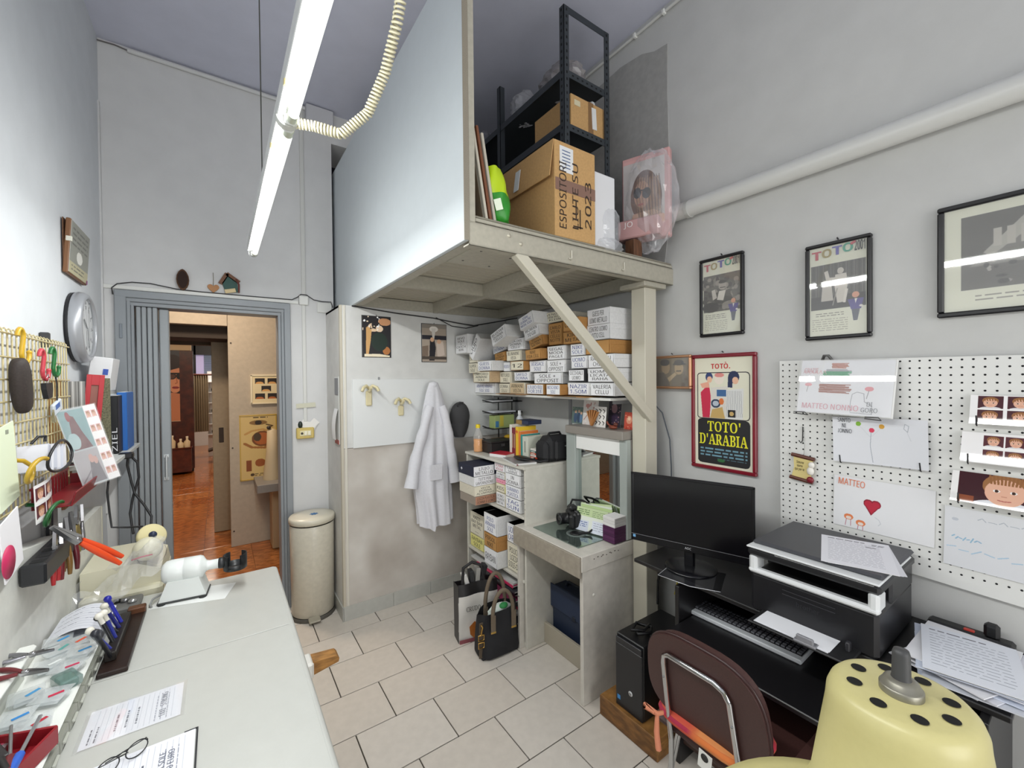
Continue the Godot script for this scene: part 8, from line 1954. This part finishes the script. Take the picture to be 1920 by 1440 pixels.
	part(cs, "worn_patch", B.new().sheet(6, 12, func(u: float, v: float) -> Vector3:
		var vv := 0.16 + 0.7 * v
		var a := (0.1 + (0.05 + 0.035 * sin(v * 9.0) + 0.03 * sin(v * 23.0)) * u) * TAU
		var r := pow(sin(vv * PI), 0.42)
		return tl * Vector3(0.0226 * sin(a) * r, 0.089 * cos(vv * PI), -0.0428 * signf(cos(a)) * pow(absf(cos(a)), 0.7) * r)), m("a39c94", 0.8), "pale worn patch")
	# keys
	var ky := thing("car_key", "black car key with a silver ring on the red hook", "key", Vector3(gx + 0.03, 1.68, -2.20))
	part(ky, "fob", B.new().prism(PackedVector2Array([Vector2(-0.04, 0.022), Vector2(0.03, 0.025), Vector2(0.036, 0.0), Vector2(0.026, -0.03), Vector2(-0.016, -0.034), Vector2(-0.036, 0.0)]), 0.014, Vector3.ZERO, R), m("232428", 0.4))
	part(ky, "ring", B.new().tube([Vector3(0.008, 0.02, 0.0), Vector3(0.01, 0.04, -0.008), Vector3(0.008, 0.055, -0.012), Vector3(0.006, 0.04, 0.004)], 0.0016, 6), m("c4c4c6", 0.2, 0.9))
	var tg := thing("key_tag", "blue and white key tag bunch hanging beside the car key", "key tag", Vector3(gx + 0.03, 1.60, -2.33))
	part(tg, "tag", B.new().box(Vector3(0, 0.01, 0), Vector3(0.012, 0.045, 0.10), 0.004, Basis(Vector3.RIGHT, 0.25)), m("ccd2da", 0.4))
	part(tg, "stripe", B.new().box(Vector3(0.0065, 0.015, 0.01), Vector3(0.001, 0.018, 0.05), 0.0, Basis(Vector3.RIGHT, 0.25)), m("3a62a8", 0.4))
	for k in 3: part(tg, "key_blade", B.new().box(Vector3(0.004 * k, -0.022, 0.045 + 0.008 * k), Vector3(0.002, 0.05, 0.01), 0.0, Basis(Vector3.RIGHT, 0.3 * k - 0.2)), m("c4bb96", 0.25, 0.8))
	part(tg, "lanyard", B.new().tube([Vector3(0, 0.03, -0.01), Vector3(0, 0.1, -0.012), Vector3(-0.006, 0.16, -0.01)], 0.0025, 6), m("1d1d20", 0.6))
	# paper slips held by a black cable tie
	var sl := thing("slip_bundle", "bundle of white paper slips held by a black strap", "papers", Vector3(gx + 0.04, 1.455, -2.13))
	for k in 12: part(sl, "slip", B.new().box(Vector3(0.004 * sin(k * 3.0), 0.0 - 0.002 * k, 0.10 - k * 0.0165), Vector3(0.07, 0.085 + 0.006 * sin(k * 2.3), 0.002), 0.0, Basis(Vector3.RIGHT, 0.1 * sin(k * 1.3)) * Basis(Vector3.UP, 0.5)), m(["dfe0e8", "cfd2de", "b4b6c2", "e8e8ee"][k % 4], 0.8))
	var loop := []
	for k in 28:
		var a := TAU * k / 28
		loop.append(Vector3(0.042 + 0.004 * sin(a * 2), -0.008 + 0.052 * sin(a), 0.135 * cos(a)))
	part(sl, "strap", B.new().tube(loop, 0.0045, 6, false, true), m("1b1b1f", 0.4))
	part(sl, "strap_end", B.new().tube([Vector3(0.0, 0.05, 0.11), Vector3(0.01, 0.07, 0.09), Vector3(0.02, 0.068, 0.06), Vector3(0.02, 0.05, 0.065)], 0.0045, 6), m("1b1b1f", 0.4))
	# baby photo strip in a green loop
	im = canvas(120, 100, "f0eeee")
	for j in 2:
		for i in 3: child_face(im, 22 + i * 38, 26 + j * 46, 17, "5c2a34")
	var bp := thing("photo_strip", "curled sheet of six baby photos on the grid", "photo", Vector3(gx + 0.05, 1.315, -2.08))
	part(bp, "print", B.new().sheet(8, 4, func(u: float, v: float) -> Vector3: return Basis(Vector3.RIGHT, 0.12) * Vector3(0.014 * sin(u * PI), 0.065 - v * 0.13, 0.085 - u * 0.17)), pic_mat(im, 0.3))
	part(bp, "clip", B.new().box(Vector3(-0.004, 0.06, 0), Vector3(0.006, 0.014, 0.03), 0.002), m("8d8d8f", 0.3, 0.6))
	for h in [["1f5c2e", -2.08, 1.255, "green flexible loop hook under the baby photos", 0.02], ["b8962c", -1.93, 1.43, "yellow loop hook at the grid's left edge", 0.0]]:
		var lh := thing("loop_hook", h[3], "hook", Vector3(gx + 0.04, h[2], h[1]), "loop hooks on the wire grid")
		var lp := []
		for k in 22:
			var a := k / 21.0 * TAU * 0.86 + 1.0
			lp.append(Vector3(0.03 + 0.02 * cos(a * 0.5), 0.035 * sin(a), -0.06 * cos(a)))
		part(lh, "loop", B.new().tube(lp, 0.0065, 8), m(h[0], 0.3))
		part(lh, "stem", B.new().tube([lp[21], Vector3(0.0, 0.03, -0.02), Vector3(-0.03, 0.04, 0.0)], 0.0065, 8), m(h[0], 0.3))
	# pale card and pink-edged card at the picture's left edge
	var yc := thing("pale_card", "pale green card at the left edge of the grid", "card", Vector3(gx + 0.03, 1.46, -1.86))
	part(yc, "card", B.new().box(Vector3.ZERO, Vector3(0.003, 0.24, 0.14), 0.0, Basis(Vector3.RIGHT, 0.16)), m("dfe8cc", 0.7))
	part(yc, "hook_hole", B.new().box(Vector3(0.002, 0.1, 0), Vector3(0.001, 0.012, 0.02)), m("8f9484", 0.7))
	var pkc := thing("pink_card", "white card with a pink disc at the lower left edge", "card", Vector3(gx + 0.06, 1.25, -1.77))
	part(pkc, "card", B.new().box(Vector3.ZERO, Vector3(0.003, 0.17, 0.13), 0.0, Basis(Vector3.RIGHT, 0.2)), m("eceaee", 0.7))
	part(pkc, "disc", B.new().lathe([Vector2(0.045, 0), Vector2(0.045, 0.002), Vector2(0, 0.002)], Vector3(0.002, -0.04, 0.03), Basis(Vector3.BACK, -PI / 2), 24), m("c22a5c", 0.5))
	# red wire-edged tray on the grid holding photographs
	var rt := thing("red_tray", "dark red plastic tray hooked to the grid", "tray", Vector3(-0.49, 1.27, -2.33))
	var red := m("7c1a22", 0.35)
	part(rt, "floor", B.new().box(Vector3(0.01, 0.0, 0), Vector3(0.10, 0.005, 0.46), 0.002), red)
	part(rt, "front_wall", B.new().box(Vector3(0.062, 0.022, 0), Vector3(0.005, 0.05, 0.46), 0.002, Basis(Vector3.BACK, -0.25)), red)
	part(rt, "end_wall", B.new().box(Vector3(0.01, 0.022, -0.228), Vector3(0.10, 0.045, 0.005), 0.002), red)
	for k in 12: part(rt, "rear_slat", B.new().box(Vector3(-0.04, 0.035, 0.21 - k * 0.036), Vector3(0.004, 0.07, 0.018), 0.001), red)
	part(rt, "rear_rail", B.new().box(Vector3(-0.04, 0.07, 0.012), Vector3(0.005, 0.008, 0.44), 0.001), red)
	part(rt, "arm", B.new().tube([Vector3(-0.04, 0.07, -0.2), Vector3(-0.06, 0.075, -0.26), Vector3(-0.02, 0.07, -0.31)], 0.003, 6), m("4a1c20", 0.4))
	# photographs and cards standing in the tray
	im = canvas(150, 190, "b4bcc0")
	im.fill_rect(Rect2i(4, 4, 96, 96), Color("7fa0a4")); fillp(im, [[20, 100], [40, 14], [56, 20], [70, 60], [90, 100]], "6a3a40"); dot(im, 36, 18, 8, 12, "8a3038"); dot(im, 30, 78, 22, 20, "a8c0c4")
	im.fill_rect(Rect2i(4, 104, 96, 82), Color("a8a4a8")); fillp(im, [[40, 186], [60, 126], [86, 122], [98, 186]], "6a646c"); dot(im, 66, 126, 9, 11, "c49a90"); dot(im, 80, 132, 8, 10, "c49a90"); stroke(im, [[10, 180], [60, 150]], 3, "7a767c")
	im.fill_rect(Rect2i(102, 0, 48, 190), Color("efedee"))
	for j in 5:
		for i in 2: child_face(im, 114 + i * 22, 22 + j * 36, 9, "d8a8a8")
	var ph := thing("photo_sleeve", "clear sleeve of family photographs leaning in the red tray", "photo", Vector3(-0.444, 1.445, -2.42))
	var pb := Basis(Vector3.BACK, 0.24) * Basis(Vector3.UP, 0.6)
	print_sheet(ph, "print", Vector3.ZERO, pb, 0.125, 0.325, pic_mat(im, 0.3), 0.002)
	part(ph, "sleeve", B.new().box(pb * Vector3(0, 0, 0.003), Vector3(0.13, 0.332, 0.001), 0.0, pb), pane(0.08, 0.04))
	im = canvas(60, 90, "8d8d8b")
	for k in 9: im.fill_rect(Rect2i(k * 7, 0, 3, 90), Color(["4a4a48", "c4c4c2", "6a6a68"][k % 3]))
	specks(im, 10, 2, 5, ["1d1d1d", "e2e2e0"], Rect2(0.3, 0.4, 0.6, 0.6))
	var bw := thing("monochrome_photo", "black and white photo of trees standing behind the sleeve", "photo", Vector3(-0.535, 1.525, -2.66))
	print_sheet(bw, "print", Vector3.ZERO, Basis(Vector3.UP, 0.2), 0.075, 0.37, pic_mat(im, 0.4), 0.002)
	part(bw, "corner", B.new().box(Vector3(0, -0.183, 0), Vector3(0.06, 0.012, 0.012), 0.002), m("3a3a38", 0.6))
	var rc := thing("red_card", "bright red card frame standing among the photos", "card", Vector3(-0.497, 1.542, -2.78))
	var rb := Basis(Vector3.UP, 0.25) * Basis(Vector3.BACK, -0.08)
	for s in [-1, 1]: part(rc, "stile", B.new().box(rb * Vector3(s * 0.022, 0, 0), Vector3(0.018, 0.40, 0.006), 0.001, rb), m("b0242e", 0.5))
	for s in [-1, 1]: part(rc, "rail", B.new().box(rb * Vector3(0, s * 0.175, 0), Vector3(0.028, 0.05, 0.006), 0.001, rb), m("b0242e", 0.5))
	part(rc, "picture", B.new().box(rb * Vector3(0, -0.01, -0.004), Vector3(0.035, 0.34, 0.002), 0.0, rb), m("8d5a50", 0.6))
	var oc := thing("olive_card", "olive camouflage-like card behind the red card frame", "card", Vector3(-0.475, 1.53, -2.86))
	part(oc, "card", B.new().box(Vector3.ZERO, Vector3(0.06, 0.39, 0.003), 0.0, Basis(Vector3.UP, 0.2)), grainy("8d8a6a", 0.7, 10, 0.04, 0.5, 1.0, 261))
	part(oc, "mount", B.new().box(Vector3(0, -0.184, 0), Vector3(0.05, 0.02, 0.02), 0.002), m("5c5a48", 0.7))
	# shelf with folders at the corner
	var sh := thing("corner_shelf", "small white shelf at the far end of the left wall", "shelf", Vector3(-0.49, 1.31, -3.15))
	part(sh, "board", w(sh).span(Vector3(-0.58, 1.315, -3.4), Vector3(-0.40, 1.335, -2.62), 0.002), m("c8cac8", 0.5))
	part(sh, "clamp", w(sh).box(Vector3(-0.40, 1.325, -2.92), Vector3(0.06, 0.03, 0.05), 0.006), m("17171a", 0.4))
	var folders := [["white cardboard box with blue marks atop the folders", -0.545, -0.465, 1.335, 1.86, "dededf"], ["dark red folder on the corner shelf", -0.535, -0.505, 1.335, 1.60, "7a2430"], ["white and navy binder on the corner shelf", -0.503, -0.462, 1.335, 1.64, "cdd2dc"], ["black folder with white letters on its spine", -0.458, -0.43, 1.335, 1.635, "15161a"], ["bright blue folder at the corner shelf's end", -0.452, -0.412, 1.335, 1.65, "1f62b0"]]
	for k in range(1, 5):
		var q = folders[k]
		var t := thing("ring_folder", q[0], "folder", Vector3((q[1] + q[2]) / 2, q[3], -3.05 - (0.12 if k == 4 else 0.0)), "folders on the corner shelf")
		part(t, "cover", B.new().box(Vector3(0, (q[4] - q[3]) / 2, 0), Vector3(q[2] - q[1], q[4] - q[3], 0.22), 0.003), m(q[5], 0.45))
		part(t, "pages", B.new().box(Vector3(0, (q[4] - q[3]) / 2 + 0.002, -0.002), Vector3((q[2] - q[1]) * 0.7, q[4] - q[3] - 0.001, 0.212)), m("d8d8d4", 0.8))
		if k == 3: text(t, "ZIEL", Vector3(0, 0.075, 0.1115), Basis(Vector3(0, 1, 0), Vector3(-1, 0, 0), Vector3(0, 0, 1)), 0.12, 0.02, m("e4e4e8", 0.5))
	var bx := thing("corner_carton", "white carton with a blue stamp resting on the folders", "carton", Vector3(-0.50, 1.66, -3.06))
	var tw := Basis(Vector3.BACK, -0.12)
	part(bx, "carton", B.new().box(Vector3(0.0, 0.09, 0), Vector3(0.085, 0.17, 0.18), 0.003, tw), m("dcdcde", 0.6))
	part(bx, "stamp", B.new().box(tw * Vector3(0.01, 0.1, 0.0) + Vector3(0.0, 0, 0.0912), Vector3(0.02, 0.03, 0.001), 0.0, tw), m("3a55a8", 0.6))
	part(bx, "red_label", B.new().box(Vector3(-0.01, 0.02, 0.0915), Vector3(0.05, 0.03, 0.001), 0.0, tw), m("8a3038", 0.6))
	# magnetic tool block with pliers along the backboard
	var tr := thing("tool_block", "black tool block holding pliers on the backboard", "tool holder", Vector3(-0.465, 1.12, -1.98))
	part(tr, "block", w(tr).span(Vector3(-0.498, 1.09, -2.2), Vector3(-0.44, 1.155, -1.86), 0.006), m("1b1c20", 0.4))
	for k in 6: part(tr, "slot", w(tr).span(Vector3(-0.48, 1.1545, -2.18 + k * 0.055), Vector3(-0.45, 1.1556, -2.15 + k * 0.055)), m("08080a", 0.9))
	var up := R
	var cut := pliers("snips", "orange-handled snips jutting from the black tool block", Vector3(-0.40, 1.165, -2.02), Basis(Vector3(0.35, -0.3, -0.88).normalized(), 0.0) * Basis(Vector3(0, 0, -1), Vector3(-0.55, 0.75, 0.0).normalized(), Vector3(0, 0, -1).cross(Vector3(-0.55, 0.75, 0.0).normalized())), m("d8481c", 0.4), 0.25, 0.07, false)
	cut.rotate(Vector3(1, 0, 0), 0.5)
	var pl := [["red-gripped pliers hanging from the block's near end", -2.0, "a8242a"], ["dark red pliers hanging beside the red-gripped pair", -2.06, "6a1a22"], ["brown-gripped pliers hanging at the block's middle", -2.12, "7a5a2a"], ["maroon-gripped pliers hanging toward the block's far end", -2.18, "5c1620"]]
	for k in 4: pliers("pliers", pl[k][0], Vector3(-0.452, 1.155, pl[k][1]), Basis(Vector3.UP, PI / 2 + 0.3 * k), m(pl[k][2], 0.35), 0.17 + 0.01 * k, 0.16)
	var ts := thing("tool_strip", "steel tool strip with chrome pliers above the backboard", "tool strip", Vector3(-0.5, 1.1, -2.5))
	part(ts, "strip", w(ts).span(Vector3(-0.565, 0.99, -2.50), Vector3(-0.555, 1.27, -2.44), 0.002), m("77747c", 0.25, 0.8))
	part(ts, "strip", w(ts).span(Vector3(-0.565, 0.99, -2.42), Vector3(-0.555, 1.27, -2.39), 0.002), m("2a2a2e", 0.4))
	pliers("pliers", "chrome round-nose pliers at the steel tool strip", Vector3(-0.485, 1.13, -2.42), Basis(Vector3.UP, PI / 2), m("8a7a4c", 0.3, 0.4), 0.19, 0.2)
	pliers("pliers", "chrome flat-nose pliers at the steel tool strip's end", Vector3(-0.485, 1.12, -2.50), Basis(Vector3.UP, PI / 2 + 0.3), m("a8a8ac", 0.2, 0.9), 0.18, 0.2)
	var og := thing("orange_panel", "narrow orange-brown board behind the wire grid", "board", Vector3(X + 0.008, 1.5, -2.60))
	part(og, "board", w(og).span(Vector3(X, 1.36, -2.66), Vector3(X + 0.012, 1.72, -2.52), 0.001), wood("c0853c", 0.6, 262, Vector3(9, 2, 9)))
	part(og, "lower_board", w(og).span(Vector3(X, 1.14, -2.78), Vector3(X + 0.012, 1.36, -2.66), 0.001), grainy("a5714a", 0.8, 14, 0.05, 0.6, 1.0, 263))

func _foreground_lamp() -> void:
	# yellow enamelled lamp head of a floor-standing lamp close to the viewer
	var l := thing("floor_lamp", "large pale yellow lamp head with vent holes, nearest the viewer", "lamp", Vector3(1.06, 0, -0.228))
	var yel := grainy("c8bf86", 0.35, 8, 0.03, 0.98, 1.0, 270)
	var y := 1.094
	var R1 := 0.105
	part(l, "shade", B.new().lathe([Vector2(0.15, 0.85), Vector2(0.146, 0.85), Vector2(R1 + 0.012, y - 0.05), Vector2(R1 + 0.010, y - 0.028), Vector2(R1 + 0.004, y - 0.012), Vector2(R1 - 0.004, y - 0.003), Vector2(R1 - 0.014, y), Vector2(0.0, y + 0.001)], Vector3.ZERO, Basis.IDENTITY, 64), yel)
	for k in 8:
		var a := TAU * (k + 0.3) / 8
		part(l, "vent_hole", B.new().lathe([Vector2(0.0125, 0.0012), Vector2(0, 0.0012)], Vector3(cos(a) * 0.072, y + 0.0006, sin(a) * 0.072), Basis.IDENTITY, 18), m("0c0c0a", 0.95), "dark vent hole")
	part(l, "collar", B.new().lathe([Vector2(0.033, y), Vector2(0.033, y + 0.012), Vector2(0.031, y + 0.015), Vector2(0.03, y + 0.015), Vector2(0.026, y + 0.024), Vector2(0.016, y + 0.028), Vector2(0, y + 0.028)], Vector3.ZERO, Basis.IDENTITY, 36), m("8f8c80", 0.35, 0.6))
	part(l, "switch_knob", B.new().lathe([Vector2(0.0165, y + 0.024), Vector2(0.0145, y + 0.032), Vector2(0.0135, y + 0.075), Vector2(0.0115, y + 0.082), Vector2(0, y + 0.083)], Vector3.ZERO, Basis.IDENTITY, 20), m("3f3f40", 0.5))
	part(l, "lower_body", B.new().lathe([Vector2(0, 0.849), Vector2(0.26, 0.85), Vector2(0.285, 0.843), Vector2(0.30, 0.825), Vector2(0.30, 0.80), Vector2(0.28, 0.79), Vector2(0, 0.79)], Vector3(-0.21, 0, 0.028), Basis.IDENTITY, 64), yel)
	part(l, "pole", B.new().tube([Vector3(-0.12, 0.02, 0.03), Vector3(-0.12, 0.80, 0.03)], 0.025, 16), m("8d8b80", 0.4, 0.5))
	part(l, "base", B.new().lathe([Vector2(0, 0), Vector2(0.19, 0), Vector2(0.19, 0.015), Vector2(0.05, 0.035), Vector2(0, 0.035)], Vector3(-0.12, 0, 0.03), Basis.IDENTITY, 32), m("55534c", 0.5))
